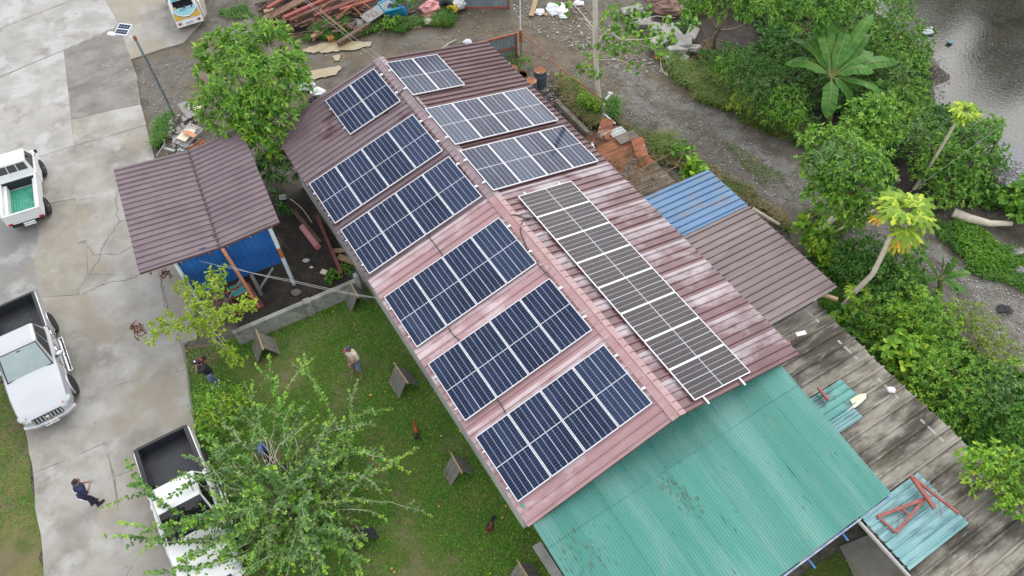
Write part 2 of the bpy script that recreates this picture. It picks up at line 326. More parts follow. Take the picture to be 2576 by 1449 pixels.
def blend(base, items):
    """one terrain shader: the soils of several materials mixed by painted weights"""
    m = base.copy(); m.name = 'terrain'; t = m.node_tree; n = t.nodes; k = t.links.new; p = n['Principled BSDF']; col = p.inputs['Base Color'].links[0].from_socket
    x = n.new('ShaderNodeTexNoise'); x.inputs['Scale'].default_value = 2.2; x.inputs['Detail'].default_value = 6; x.inputs['Roughness'].default_value = .7; pos = n.new('ShaderNodeNewGeometry').outputs['Position']; k(pos, x.inputs['Vector'])
    for at_, c1, c2, sc, c3, sc3 in items:
        y = n.new('ShaderNodeTexNoise'); y.inputs['Scale'].default_value = sc; y.inputs['Detail'].default_value = 6; y.inputs['Roughness'].default_value = .65; k(pos, y.inputs['Vector']); r = n.new('ShaderNodeMapRange'); r.inputs[1].default_value = .36; r.inputs[2].default_value = .64; k(y.outputs[0], r.inputs[0])
        c = n.new('ShaderNodeMix'); c.data_type = 'RGBA'; c.inputs[6].default_value = (*c1, 1); c.inputs[7].default_value = (*c2, 1); k(r.outputs[0], c.inputs[0])
        z = n.new('ShaderNodeTexNoise'); z.inputs['Scale'].default_value = sc3; z.inputs['Detail'].default_value = 3; k(pos, z.inputs['Vector']); r3 = n.new('ShaderNodeMapRange'); r3.inputs[1].default_value = .58; r3.inputs[2].default_value = .68; r3.inputs[4].default_value = .7; k(z.outputs[0], r3.inputs[0])
        c_ = n.new('ShaderNodeMix'); c_.data_type = 'RGBA'; k(r3.outputs[0], c_.inputs[0]); k(c.outputs[2], c_.inputs[6]); c_.inputs[7].default_value = (*c3, 1)
        a = n.new('ShaderNodeAttribute'); a.attribute_name = at_; ad = n.new('ShaderNodeMath'); ad.operation = 'ADD'; k(a.outputs['Fac'], ad.inputs[0]); k(x.outputs[0], ad.inputs[1])
        w_ = n.new('ShaderNodeMapRange'); w_.inputs[1].default_value = .82; w_.inputs[2].default_value = 1.18; k(ad.outputs[0], w_.inputs[0])
        f = n.new('ShaderNodeMix'); f.data_type = 'RGBA'; k(w_.outputs[0], f.inputs[0]); k(col, f.inputs[6]); k(c_.outputs[2], f.inputs[7]); col = f.outputs[2]
        if at_ == 'w_damp':
            rr = n.new('ShaderNodeMapRange'); rr.inputs[3].default_value = .9; rr.inputs[4].default_value = .4; k(w_.outputs[0], rr.inputs[0]); k(rr.outputs[0], p.inputs['Roughness'])
    k(col, p.inputs['Base Color']); return m
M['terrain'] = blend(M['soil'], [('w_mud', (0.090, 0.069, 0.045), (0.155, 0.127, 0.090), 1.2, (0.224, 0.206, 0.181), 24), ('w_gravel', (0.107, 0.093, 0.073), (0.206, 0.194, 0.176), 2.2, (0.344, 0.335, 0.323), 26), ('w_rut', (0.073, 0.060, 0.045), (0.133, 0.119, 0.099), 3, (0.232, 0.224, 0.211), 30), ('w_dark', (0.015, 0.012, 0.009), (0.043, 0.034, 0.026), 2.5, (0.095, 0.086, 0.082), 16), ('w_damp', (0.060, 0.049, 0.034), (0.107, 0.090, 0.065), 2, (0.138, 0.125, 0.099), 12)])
cell = {k: v[quads].mean(1) for k, v in WTS.items()}; kind_ = np.zeros(len(quads), int)
kind_[cell['w_mud'] > .5] = 1; kind_[cell['w_gravel'] > .5] = 2
VV = np.stack([fx, fy, GZ], 1)
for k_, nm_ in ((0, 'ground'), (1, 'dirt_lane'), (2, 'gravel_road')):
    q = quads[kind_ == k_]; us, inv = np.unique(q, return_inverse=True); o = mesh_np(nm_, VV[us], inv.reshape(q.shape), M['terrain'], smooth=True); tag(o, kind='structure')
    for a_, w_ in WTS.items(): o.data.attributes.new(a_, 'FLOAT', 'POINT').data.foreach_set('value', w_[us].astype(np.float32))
sheet('river_water', P((2100, -220), (2160, 60), (2290, 130), (2300, 245), (2380, 320), (2440, 350), (2470, 430), (2530, 520), (2800, 580), (3700, 600), (3700, -220), z=-.55), -.55, M['water'], amp=0)
sheet('gravel_bar', P((2395, 330), (2440, 325), (2480, 345), (2520, 350), (2580, 372), (2660, 420), (2800, 480), (2800, 590), (2580, 540), (2500, 470), (2470, 420), z=-.5), -.5, M['scree'], seed=3)
# dirt lane behind the building, gravel lane beside it
for i, q in enumerate([[(761, 128), (804, 111), (857, 104), (934, 108), (931, 117), (897, 125), (831, 133), (784, 136)], [(839, 143), (857, 139), (857, 153), (841, 156)], [(741, 189), (794, 177), (857, 167), (861, 173), (844, 190), (791, 202), (744, 206)]]):
    sheet('muddy_puddle', P(*q), .052, M['puddle'], seed=40 + i, step=.12, amp=.035)
LAWN = P((468, 880), (545, 868), (606, 846), (915, 726), (965, 735), (1040, 850), (1330, 1290), (1480, 1600), (900, 1700), (540, 1600), (545, 1400), (500, 1130), (476, 1010))
VERGE = P((-200, 905), (0, 905), (36, 930), (68, 1088), (83, 1195), (93, 1280), (110, 1350), (118, 1500), (125, 1640), (-200, 1700))
sheet('lawn', LAWN, .012, M['grass_soil'], seed=7, amp=.08)
sheet('grass_verge', VERGE, .02, M['verge_soil'], seed=8, amp=.06)
sheet('bare_patch', P((455, 880), (545, 862), (560, 900), (500, 925), (476, 960)), .018, M['leaf_litter'], seed=9, amp=.1)
sheet('lawn_behind_roof', P((1950, 1500), (2110, 1380), (2210, 1500), (2200, 1700), (1800, 1700)), .012, M['grass_soil'], seed=10)
sheet('leaf_litter', P((2440, 1040), (2500, 1000), (2600, 1080), (2640, 1200), (2560, 1240), (2480, 1160)), .02, M['leaf_litter'], seed=11, amp=.15)
# concrete yard cast in slabs
nrm_ = lambda v: v / np.linalg.norm(v, axis=1, keepdims=True)
yard = thing('concrete_yard', None, None, at(200, 700)); yard['kind'] = 'structure'
SL = [
 ('pale', [(-200, 150), (0, 73), (90, 36), (183, 1), (240, -25), (-200, -150)]),
 ('pale', [(-200, 156), (0, 77), (90, 40), (183, 5), (250, -22), (300, 66), (162, 126), (0, 194), (-200, 280)]),
 ('std', [(254, -24), (304, 64), (313, 97), (330, 150), (400, 126), (462, 108), (492, 74), (520, 35), (505, -30)]),
 ('pale', [(-200, 285), (0, 200), (160, 131), (178, 300), (186, 367), (110, 391), (0, 421), (-200, 480)]),
 ('dirty', [(165, 130), (270, 87), (302, 71), (311, 99), (329, 153), (345, 200), (353, 263), (275, 281), (197, 298), (182, 300)]),
 ('std', [(184, 303), (197, 301), (353, 266), (367, 316), (190, 368)]),
 ('std', [(190, 372), (367, 320), (387, 395), (392, 470), (193, 505)]),
 ('std', [(194, 508), (392, 473), (470, 600), (480, 660), (400, 680), (345, 693), (225, 690), (222, 605), (196, 612)]),
 ('std', [(-200, 485), (0, 425), (110, 394), (186, 371), (191, 500), (117, 514), (0, 545), (-200, 600)]),
 ('wet', [(-200, 606), (0, 549), (92, 525), (100, 590), (88, 650), (100, 748), (0, 790), (-200, 830)]),
 ('beige', [(94, 524), (117, 518), (192, 504), (195, 614), (218, 617), (220, 690), (200, 735), (197, 742), (102, 748), (90, 650), (102, 590)]),
 ('std', [(-200, 836), (0, 794), (100, 752), (200, 746), (213, 857), (167, 870), (36, 902), (0, 902), (-200, 903)]),
 ('std', [(203, 738), (222, 694), (345, 697), (398, 685), (425, 790), (455, 868), (468, 930), (240, 980), (215, 850)]),
 ('std', [(241, 984), (469, 934), (475, 1000), (489, 1085), (500, 1130), (353, 1176), (293, 1197), (268, 1112)]),
 ('beige', [(402, 684), (455, 668), (480, 740), (497, 852), (460, 864), (428, 790)]),
 ('std', [(38, 908), (213, 861), (238, 980), (265, 1114), (88, 1190), (68, 1086)]),
 ('std', [(89, 1195), (267, 1119), (298, 1290), (329, 1421), (280, 1446), (118, 1500), (115, 1449), (110, 1349), (93, 1279)]),
 ('std', [(294, 1202), (353, 1180), (502, 1134), (540, 1300), (555, 1449), (565, 1560), (355, 1560), (303, 1290)]),
 ('std', [(119, 1505), (280, 1450), (333, 1425), (352, 1560), (130, 1640)])]
M['joint'] = mat('joint', (.17, .16, .14), (.27, .255, .23), 3, .9)
MB().prism([p[:2] for p in P((-200, -150), (240, -25), (505, -28), (490, 70), (330, 148), (353, 264), (390, 400), (475, 640), (490, 850), (465, 870), (500, 1130), (560, 1555), (130, 1640), (116, 1449), (72, 1088), (42, 925), (-200, 903))], -.14, .044).build('joint_filler', M['joint'], yard)
MC = dict(std=M['concrete'], beige=M['concrete_beige'], pale=M['concrete_pale'], dirty=M['concrete_dirty'], wet=M['concrete_wet'])
for i, (k, q) in enumerate(SL):
    pts = np.array(jit(P(*q), .35, .007, 60 + i)); pts = pts + nrm_(pts - pts.mean(0)) * .036
    MB().prism(pts, -.12, .05 + .0009 * i).build('slab', MC[k], yard)
M['crack'] = mat('crack', (.12, .115, .10), None, rough=.95)
for i, q in enumerate([[(218, 617), (240, 640), (300, 640), (345, 610)], [(205, 742), (260, 715), (330, 700), (345, 693)], [(225, 690), (250, 650), (262, 610), (300, 560), (330, 545)], [(300, 560), (290, 500), (310, 440)], [(400, 690), (418, 750), (425, 790)], [(400, 690), (412, 755), (432, 800)], [(300, 1480), (333, 1425)]]):
    pts = np.array([at(x, y, .071) for x, y in q]); f = []
    for a, b_ in zip(pts[:-1], pts[1:]):
        for t in np.arange(0, 1, .14): f.append(a + (b_ - a) * t + RNG.normal(0, .03, 3) * (1, 1, 0))
    f.append(pts[-1]); m = MB(); wd = .007
    for a, b_ in zip(f[:-1], f[1:]):
        d = unit(b_ - a); nn = np.array([-d[1], d[0], 0]) * wd; m.quad(a - nn, b_ - nn, b_ + nn, a + nn)
    m.build('crack', M['crack'], yard)
# loose stones, too many to count
def stones(name, poly, n, r0, r1, m, zf=None, kind='stuff', z0=.03):
    c = scatter(poly, n); r = r0 + (r1 - r0) * RNG.uniform(0, 1, n) ** 2.5; z = (zf(c[:, 0], c[:, 1]) if zf else np.zeros(n)) + z0
    D = np.array([(1, 0, 0), (-1, 0, 0), (0, 1, 0), (0, -1, 0), (0, 0, .6), (0, 0, -.4)]); FT = np.array([(0, 2, 4), (2, 1, 4), (1, 3, 4), (3, 0, 4)])
    V = D[None] * r[:, None, None] * RNG.uniform(.6, 1.25, (n, 6, 1)); a = RNG.uniform(0, 6.3, n); ca, sa = np.cos(a)[:, None], np.sin(a)[:, None]
    X = V[..., 0] * ca - V[..., 1] * sa + c[:, :1]; Y = V[..., 0] * sa + V[..., 1] * ca + c[:, 1:]; Z = V[..., 2] + z[:, None]
    o = mesh_np(name, np.stack([X, Y, Z], -1).reshape(-1, 3), (FT[None] + np.arange(n)[:, None, None] * 6).reshape(-1, 3), m)
    o['kind'] = kind; return o
stones('gravel', P((1530, 165), (1640, 200), (1780, 270), (1930, 375), (2060, 480), (2230, 560), (2600, 760), (2800, 900), (2700, 1000), (2330, 700), (1960, 560), (1720, 380), (1400, 200)), 9000, .012, .045, M['pebble'])
stones('gravel', P((640, 90), (760, 100), (1100, 75), (1160, 20), (1330, 20), (1480, 30), (1640, 150), (1500, 230), (1200, 100), (900, 140), (600, 260), (520, 250), (560, 60)), 1300, .012, .06, M['pebble'])
stones('gravel', P((1270, 10), (1480, 20), (1560, 80), (1680, 190), (1560, 180), (1330, 70)), 1500, .015, .085, M['pebble'])
stones('gravel', P((200, 130), (345, 160), (500, 140), (480, 240), (400, 400), (360, 260), (240, 260)), 900, .012, .05, M['pebble'], z0=.055)
stones('gravel', P((1380, 180), (1480, 280), (1500, 350), (1350, 240)), 900, .015, .06, M['pebble'])
stones('river_pebbles', P((2330, 130), (2576, 60), (2700, 300), (2800, 600), (2500, 470), (2390, 300)), 5200, .012, .05, M['river_stone'], gz, z0=.185)
stones('river_pebbles', P((2395, 330), (2480, 345), (2660, 420), (2800, 480), (2800, 590), (2500, 470)), 4500, .02, .07, M['river_stone'], gz, z0=.27)
# ---------------------------------------------------------------- buildings
BO_U = float(BO @ BU)
st_slope = (6, .35, 1)        # stretched down the roof slope (V axis)
M['roof_brown'] = mat('roof_brown', (0.071, 0.030, 0.035), (0.101, 0.050, 0.055), 1.2, .32, .05, 12, stretch=(1.5, .5, 1), spec=.4, layers=[((0.202, 0.155, 0.160), 1.6, .56, .72, (3, .5, 1), .45), ((0.252, 0.218, 0.227), 3.2, .66, .74, (3, .8, 1), .5)], rough2=.5, ovar=.05)
M['roof_brown_sheen'] = mat('roof_brown_sheen', (0.130, 0.088, 0.101), (0.172, 0.126, 0.139), 1.2, .34, .05, 12, stretch=(1.5, .5, 1), spec=.5, layers=[((0.071, 0.030, 0.034), .55, .55, .60, (1.4, .8, 1), .9), ((0.286, 0.244, 0.252), 2, .6, .72, (3, .5, 1), .5)], ovar=.05)  # sky sheen put into the lighter mauve base; maroon patches are its own tone
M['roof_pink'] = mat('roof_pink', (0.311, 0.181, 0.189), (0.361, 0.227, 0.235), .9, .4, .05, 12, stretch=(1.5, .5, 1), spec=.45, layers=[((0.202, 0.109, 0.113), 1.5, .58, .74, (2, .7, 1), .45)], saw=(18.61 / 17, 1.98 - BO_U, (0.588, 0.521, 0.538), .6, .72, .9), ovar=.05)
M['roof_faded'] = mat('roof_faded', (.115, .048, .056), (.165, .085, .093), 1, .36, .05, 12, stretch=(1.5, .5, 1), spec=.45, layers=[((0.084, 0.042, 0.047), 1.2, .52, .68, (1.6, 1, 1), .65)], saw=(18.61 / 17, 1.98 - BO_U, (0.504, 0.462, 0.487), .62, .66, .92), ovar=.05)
M['roof_mauve'] = mat('roof_mauve', (0.139, 0.101, 0.113), (0.181, 0.134, 0.147), 1.1, .38, .04, 12, spec=.5, layers=[((0.269, 0.227, 0.235), 3, .62, .74, (1, 4, 1), .4), ((0.109, 0.076, 0.084), .7, .55, .7, None, .35)], ovar=.05)
M['roof_old_brown'] = mat('roof_old_brown', (0.105, 0.069, 0.071), (0.143, 0.101, 0.102), 1, .38, .05, 12, stretch=(2.5, .4, 1), spec=.45, layers=[((0.210, 0.168, 0.147), .9, .5, .68, (2.4, .5, 1), .6), ((0.071, 0.046, 0.046), 1.1, .55, .68, (2.6, .6, 1), .6)], ovar=.05)
M['roof_blue'] = mat('roof_blue', (0.050, 0.134, 0.269), (0.084, 0.189, 0.328), 1.1, .4, .05, 12, stretch=(2, .5, 1), spec=.4, layers=[((0.134, 0.134, 0.151), 1.3, .52, .64, (1.5, 1, 1), .7), ((0.336, 0.395, 0.437), 2.5, .62, .72, (2, .7, 1), .5)], ovar=.05)
M['roof_teal'] = mat('roof_teal', (.062, .245, .20), (0.084, 0.269, 0.231), .8, .27, .02, 10, stretch=(.3, 3, 1), spec=.45, layers=[((0.168, 0.336, 0.302), .7, .46, .66, (.3, 2.2, 1), .6), ((0.420, 0.554, 0.521), 1.0, .655, .70, (.09, 9, 1), .7), ((0.185, 0.269, 0.202), 1.6, .63, .7, (.5, 1.8, 1), .6), ((0.025, 0.042, 0.038), 5, .665, .7, (.35, 2.4, 1), .75)], ovar=.10)  # narrow pale streaks along the ribs are glare put into the colour
M['roof_weathered'] = mat('roof_weathered', (0.185, 0.168, 0.139), (0.302, 0.281, 0.239), 1.6, .85, .3, 14, stretch=(1.6, .5, 1), layers=[((0.042, 0.036, 0.029), .8, .43, .58, (1.8, .6, 1), .92), ((0.118, 0.101, 0.059), 2.2, .52, .66, (3, .5, 1), .75), ((0.420, 0.403, 0.370), 3.6, .6, .72, (3.5, .45, 1), .6), ((0.063, 0.071, 0.029), 2.4, .58, .7, None, .6)], ovar=.10)
M['roof_rusty'] = mat('roof_rusty', (0.185, 0.059, 0.027), (0.286, 0.113, 0.050), 2.4, .85, .2, 14, stretch=(4, .5, 1), layers=[((0.084, 0.038, 0.029), 1.6, .54, .66, (4, .6, 1), .8), ((0.403, 0.361, 0.302), 1.1, .58, .66, (3, .6, 1), .75)], ovar=.10)
M['roof_moss'] = mat('roof_moss', (0.109, 0.088, 0.071), (0.202, 0.172, 0.139), 2, .9, .4, 14, stretch=(2, .6, 1), layers=[((0.302, 0.302, 0.235), 1.2, .56, .68, (2, .6, 1), .7), ((0.042, 0.034, 0.025), 1.5, .54, .68, None, .7)], ovar=.10)
M['ridge_metal'] = mat('ridge_metal', (0.202, 0.143, 0.155), (0.260, 0.197, 0.210), 2, .34, .03, 10, layers=[((0.420, 0.378, 0.378), 2, .62, .74, None, .5)])
M['ridge_pink'] = mat('ridge_pink', (0.311, 0.168, 0.168), (0.370, 0.235, 0.235), 2, .4, .03, 10, layers=[((0.554, 0.470, 0.470), 2, .6, .74, None, .5)])
M['trim_brown'] = mat('trim_brown', (.085, .04, .035), (.14, .07, .06), 5, .6)
M['stain_black'] = mat('stain_black', (.02, .018, .02), (.05, .045, .045), 6, .7)
M['wall_white'] = mat('wall_white', (0.420, 0.412, 0.386), (0.521, 0.512, 0.487), 1.5, .85, .2, 20, layers=[((0.168, 0.160, 0.143), 2, .58, .75, (1, 1, .4), .6)])
M['wall_grey'] = mat('wall_grey', (.30, .29, .27), (.40, .39, .37), 2, .9, .3, 20)
M['dark_inside'] = mat('dark_inside', (.03, .028, .025), None, rough=.9)
M['wood'] = mat('wood', (.28, .19, .10), (.38, .27, .16), 6, .8, .3, 30)
M['wood_dark'] = mat('wood_dark', (.10, .065, .045), (.17, .115, .08), 6, .85, .4, 30)
M['steel_red'] = mat('steel_red', (.22, .055, .045), (.30, .10, .075), 5, .6, .2, 30)
M['steel_grey'] = mat('steel_grey', (.33, .34, .35), (.42, .43, .44), 6, .45, .1, 30, metal=.4)
M['alu'] = mat('alu', (.78, .79, .80), None, rough=.35, metal=.25)
M['white_paint'] = mat('white_paint', (.72, .74, .76), (.62, .65, .68), 4, .5)
SA_L, SA_R, RZ = math.radians(13.94), math.radians(13.75), 4.28
def slope_pt(side, u, s, lift=0.):
    a = SA_L if side < 0 else SA_R
    n = side * BV * math.sin(a) + BZ * math.cos(a)
    return bf(u, 0, RZ) + side * BV * (s * math.cos(a)) - BZ * (s * math.sin(a)) + n * lift
def ribbed(n_rib, pitch, h=.05, w=.062, flat=.026, wav=False):
    """profile (x, z) of one ribbed sheet"""
    if wav:
        k = int(n_rib * 6); return [(n_rib * pitch * i / k, h * .5 * math.sin(2 * math.pi * i / 6)) for i in range(k + 1)]
    p = [(0, 0)]
    for i in range(n_rib):
        c = (i + .5) * pitch
        p += [(c - w / 2, 0), (c - flat / 2, h), (c + flat / 2, h), (c + w / 2, 0)]
    return p + [(n_rib * pitch, 0)]
def sheet_mesh(name, prof, length, m, thick=.004, wob=0.0):
    """ribbed sheet lying in local x (across the ribs), y (along the ribs), with an underside"""
    b = MB(); n = len(prof)
    ys = [0, length]
    b.add([(x, y, z) for y in ys for x, z in prof], [(i, i + 1, n + i + 1, n + i) for i in range(n - 1)])
    b.add([(x, y, z - thick) for y in ys for x, z in prof], [(n + i, n + i + 1, i + 1, i) for i in range(n - 1)])
    for y, rev in ((0, 0), (length, 1)):
        q = [(x, y, z) for x, z in prof] + [(x, y, z - thick) for x, z in prof]
        b.add(q, [((i, n + i, n + i + 1, i + 1) if not rev else (i, i + 1, n + i + 1, n + i)) for i in range(n - 1)])
    return b.mesh(name, m)
def place(me, name, parent, org, ex, ey, label=None):
    """a sheet with its x axis along ex and y axis along ey, from the point org (all in place coordinates)"""
    ex = unit(ex); ey = unit(ey); ez = np.cross(ex, ey); flip = ez[2] < 0
    if flip: ez = -ez
    o = link(name, me, parent); b = base_of(parent) if parent is not None else np.zeros(3); q = np.asarray(org) - b
    if flip: ex = -ex; ez = np.cross(ex, ey)
    o.matrix_local = Matrix([[ex[i], ey[i], ez[i], q[i]] for i in range(3)] + [[0, 0, 0, 1]])
    if label: o['label'] = label
    return o
# --- long main building
mb = thing('long_building', 'long low building under a brown and faded pink gabled metal roof carrying solar panels', 'building', bf(7.3, 0, 0))
U0, NS, SW = -1.98, 17, 18.61 / 17
PR = ribbed(4, SW / 4)
me_b = sheet_mesh('roof_sheet', PR, 5.03, M['roof_brown']); me_p = sheet_mesh('roof_sheet', PR, 5.03, M['roof_pink']); me_f = sheet_mesh('roof_sheet', PR, 5.03, M['roof_faded']); me_l = sheet_mesh('roof_sheet', PR, 5.03, M['roof_brown_sheen'])
for i in range(NS):
    u = U0 + SW * i
    for side in (-1, 1):
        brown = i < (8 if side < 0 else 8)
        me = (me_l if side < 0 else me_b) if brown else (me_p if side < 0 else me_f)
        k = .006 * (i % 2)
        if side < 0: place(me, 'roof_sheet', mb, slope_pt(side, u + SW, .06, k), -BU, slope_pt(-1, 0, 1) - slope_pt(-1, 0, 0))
        else: place(me, 'roof_sheet', mb, slope_pt(side, u, .06, k), BU, slope_pt(1, 0, 1) - slope_pt(1, 0, 0))
for (a, b_, m) in ((U0 - .03, U0 + 8 * SW + .1, 'ridge_metal'), (U0 + 8 * SW + .102, U0 + NS * SW + .03, 'ridge_pink')):
    c = MB()
    for side in (-1, 1):
        q = [slope_pt(side, a, 0, .045), slope_pt(side, b_, 0, .045), slope_pt(side, b_, .24, .042), slope_pt(side, a, .24, .042)]
        q2 = [p - BZ * .012 for p in q]
        c.add(q + q2, [(0, 1, 2, 3) if side < 0 else (3, 2, 1, 0), (4, 7, 6, 5) if side < 0 else (5, 6, 7, 4), (2, 3, 7, 6), (0, 3, 7, 4), (1, 2, 6, 5)])
    c.tube([slope_pt(1, a, 0, .05), slope_pt(1, b_, 0, .05)], .022, 6)
    c.build('ridge_cap', M[m], mb)
UE = U0 + NS * SW
b = MB()
for side in (-1, 1):
    for u in (U0 + .015, UE - .015): MB().bar(slope_pt(side, u, .05, -.06), slope_pt(side, u, 5.0, -.06), .03, .11, BZ).build('barge_board', M['trim_brown'], mb)
    b = MB()
    b.bar(slope_pt(side, U0 + .05, 4.95, -.06), slope_pt(side, UE - .05, 4.95, -.06), .03, .09); b.build('eave_trim', M['steel_red'], mb); b = MB()
zw = 3.0; v1 = 4.5; u1, u2 = U0 + .45, UE - .9
for a, c in (((u1, -v1), (u2, -v1)), ((u1, v1), (u2, v1))):
    MB().bar(bf(*a, 1.5), bf(*c, 1.5), .15, 3.0).build('wall', M['wall_white'], mb)
for u in (u1 + .1, u2 - .1):
    m = MB(); q = [(-v1 + .08, 0), (v1 - .08, 0), (v1 - .08, 3.02), (0, 4.05), (-v1 + .08, 3.02)]
    A = [bf(u - .07, v, z) for v, z in q]; B = [bf(u + .07, v, z) for v, z in q]
    m.loft([A, B]); m.build('gable_wall', M['wall_white'], mb)
b = MB()
for k in range(34): b.bar(slope_pt(-1, U0 + .3 + k * .55, 4.9, -.04), slope_pt(-1, U0 + .3 + k * .55, 5.03, -.04), .04, .05)
b.build('rafter_ends', M['white_paint'], mb)['kind'] = 'stuff'
# --- green lean-to roof
gr = thing('green_roof_annex', 'annex with a large sea green corrugated roof butting against the pink gable end', 'building', bf(19, 0, 0))
zt, zb = 3.05, 2.5; ua, ub = 16.0, 21.15
def teal(u, v): return bf(u, v, zt + (zb - zt) * (u - 16.4) / (ub - 16.4))
vl, vr = -4.80, 4.18; NT = 9; TWD = (vr - vl) / NT; SL_T = math.atan2(zt - zb, ub - 16.4)
prof = ribbed(11, (TWD + .03) / 11, h=.03, wav=True)
lenA, lenB = 1.35 / math.cos(SL_T), (ub - ua - 1.2) / math.cos(SL_T)
mA = sheet_mesh('roof_sheet', prof, lenA, M['roof_teal']); mB_ = sheet_mesh('roof_sheet', prof, lenB, M['roof_teal'])
dn = unit(teal(ub, 0) - teal(ua, 0))
for i in range(NT):
    v = vl + TWD * i
    place(mB_, 'roof_sheet', gr, teal(ua + 1.2, v + TWD + .03) + BZ * .004 * (i % 2), -BV, dn)
    place(mA, 'roof_sheet', gr, teal(ua, v + TWD + .03) + BZ * (.022 + .004 * (i % 2)), -BV, dn)
M['flake'] = mat('flake', (.07, .075, .06), (.17, .12, .08), 20, .8)
for (x0, y0, x1, y1, n_, sp_) in ((1655, 1195, 1760, 1300, 75, .2), (1420, 1340, 1500, 1450, 80, .34)):
    m = MB()
    for k in range(n_):
        t_ = RNG.uniform(0, 1); p = at(x0 + (x1 - x0) * t_, y0 + (y1 - y0) * t_, 2.6) + BV * RNG.normal(0, sp_); u_, v_ = (p - BO) @ BU, (p - BO) @ BV
        if u_ > ub - .1 or v_ < vl + .05: continue
        l_ = RNG.uniform(.02, .15); w_ = RNG.uniform(.003, .010); a_, c_ = teal(u_, v_) + BZ * .024, teal(min(u_ + l_, ub), v_) + BZ * .024
        m.quad(a_ - BV * w_, c_ - BV * w_, c_ + BV * w_, a_ + BV * w_)
    m.build('rust_flakes', M['flake'], gr)['kind'] = 'stuff'
m = MB(); m.bar(teal(ub - .04, vl) - BZ * .06, teal(ub - .04, vr) - BZ * .06, .05, .09); m.build('eave_trim', M['steel_grey'], gr)
M['gutter_blue'] = mat('gutter_blue', (.20, .30, .48), (.45, .50, .58), 3, .4)
M['blue_strap'] = mat('blue_strap', (.04, .20, .48), None, rough=.5)
m = MB(); m.tube([teal(ub + .05, vl) - BZ * .08, teal(ub + .05, vr + .05) - BZ * .08], .028, 8); m.build('gutter', M['gutter_blue'], gr)
for px, py in ((2113, 1335), (2030, 1403)):
    a = at(px, py, 2.2); m = MB(); m.bar(a + BZ * .02, a + BU * .32 - BZ * .03, .05, .012); m.build('gutter_strap', M['blue_strap'], gr)
for v in (vl + .4, vr - .25): MB().bar(bf(ub - .3, v, 0), bf(ub - .3, v, 2.05), .14, .14).build('post', M['wall_grey'], gr)
MB().bar(bf(u2 + .6, vl + .3, .03), bf(ub - .6, vl + .3, .03), .3, .06).build('floor_kerb', M['wall_grey'], gr)
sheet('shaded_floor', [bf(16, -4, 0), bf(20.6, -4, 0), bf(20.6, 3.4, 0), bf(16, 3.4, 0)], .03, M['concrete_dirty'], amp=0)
# --- old weathered roof beside it
ow = thing('weathered_lean_to', 'long lean-to with a grey weathered ribbed roof stained by moss', 'building', bf(19.5, 5.2, 0))
def oldp(u, v): return bf(u, v, 2.30 - (v - 3) * .075)
ov0, ov1 = 3.0, 7.45
po = ribbed(2, .42, h=.085, w=.10, flat=.05); OWs = .84
ou0, on = 14.95, 12
slo = unit(oldp(0, ov1) - oldp(0, ov0)); Lo = (ov1 - ov0) / slo @ BV if False else np.linalg.norm(oldp(0, ov1) - oldp(0, ov0))
w1 = sheet_mesh('roof_sheet', po, Lo * .58, M['roof_weathered']); w2 = sheet_mesh('roof_sheet', po, Lo * .46, M['roof_weathered']); w3 = sheet_mesh('roof_sheet', po, Lo * .42, M['roof_weathered'])
for i in range(on):
    u = ou0 + OWs * i; lf = .007 * (i % 2)
    place(w2, 'roof_sheet', ow, oldp(u, ov0) + slo * Lo * .56 + slo * RNG.uniform(-.04, .02) + BZ * lf, BU, slo)
    place(w1 if u > 20.9 else w3, 'roof_sheet', ow, oldp(u, ov0 if u > 20.9 else ov0 + .72) + BZ * (lf + .03), BU, slo)
for a, c in (((15.2, 7.0), (24.8, 7.0)), ((21.3, 4.3), (24.8, 4.3)), ((15.2, 4.6), (15.2, 7.0))):
    MB().bar(bf(*a, 1.0), bf(*c, 1.0), .14, 2.0).build('wall', M['wall_grey'], ow)
m = MB(); m.bar(bf(21.05, 2.95, 2.33), bf(25, 2.95, 2.33), .05, .12); m.build('eave_trim', M['wall_white'], ow)
m = MB(); m.bar(bf(21.0, 1.4, 1.0), bf(21.0, 3.2, 1.0), .18, .12); m.build('beam', M['wall_white'], ow)
sheet('walkway', P((2110, 1375), (2200, 1340), (2330, 1500), (2200, 1560)), .03, M['concrete'], amp=.02)
# loose green sheets lying on it
M['sheet_teal'] = mat('sheet_teal', (0.050, 0.227, 0.202), (0.109, 0.302, 0.277), 1.5, .5, .05, 10, stretch=(3, .6, 1), layers=[((0.038, 0.042, 0.050), 1.1, .52, .62, None, .7), ((0.252, 0.353, 0.353), 1.5, .58, .7, (3, .6, 1), .6)])
M['sheet_aqua'] = mat('sheet_aqua', (0.134, 0.302, 0.311), (0.218, 0.386, 0.395), 1.2, .5, .05, 10, stretch=(3, .6, 1), layers=[((0.067, 0.134, 0.168), 1.6, .52, .66, (4, .6, 1), .7)])
def loose(name, u, v, wd, ln, m, label, up, rot=0., cat='metal sheet', grp=None, nr=4):
    o = sheet_mesh(name, ribbed(nr, wd / nr), ln, m); ob = link(name, o); q = oldp(u, v) + BZ * up
    ex = rz(rot) @ unit(BU); ey = rz(rot) @ slo; ez = np.cross(ex, ey)
    ob.matrix_world = Matrix([[ex[i], ey[i], ez[i], q[i]] for i in range(3)] + [[0, 0, 0, 1]]); return tag(ob, label, cat, grp)
loose('metal_sheet', 17.75, 4.15, .95, 1.75, M['sheet_teal'], 'dark green metal sheet with a black patch beside the green annex roof', .15)
loose('metal_sheet', 18.62, 3.9, .42, 1.55, M['sheet_aqua'], 'narrow pale blue metal sheet with torn cream edge on weathered roof', .165)
loose('metal_sheet', 21.12, 3.02, 1.75, 2.45, M['sheet_aqua'], 'large pale teal metal sheet under the red steel trusses', .15, nr=7)
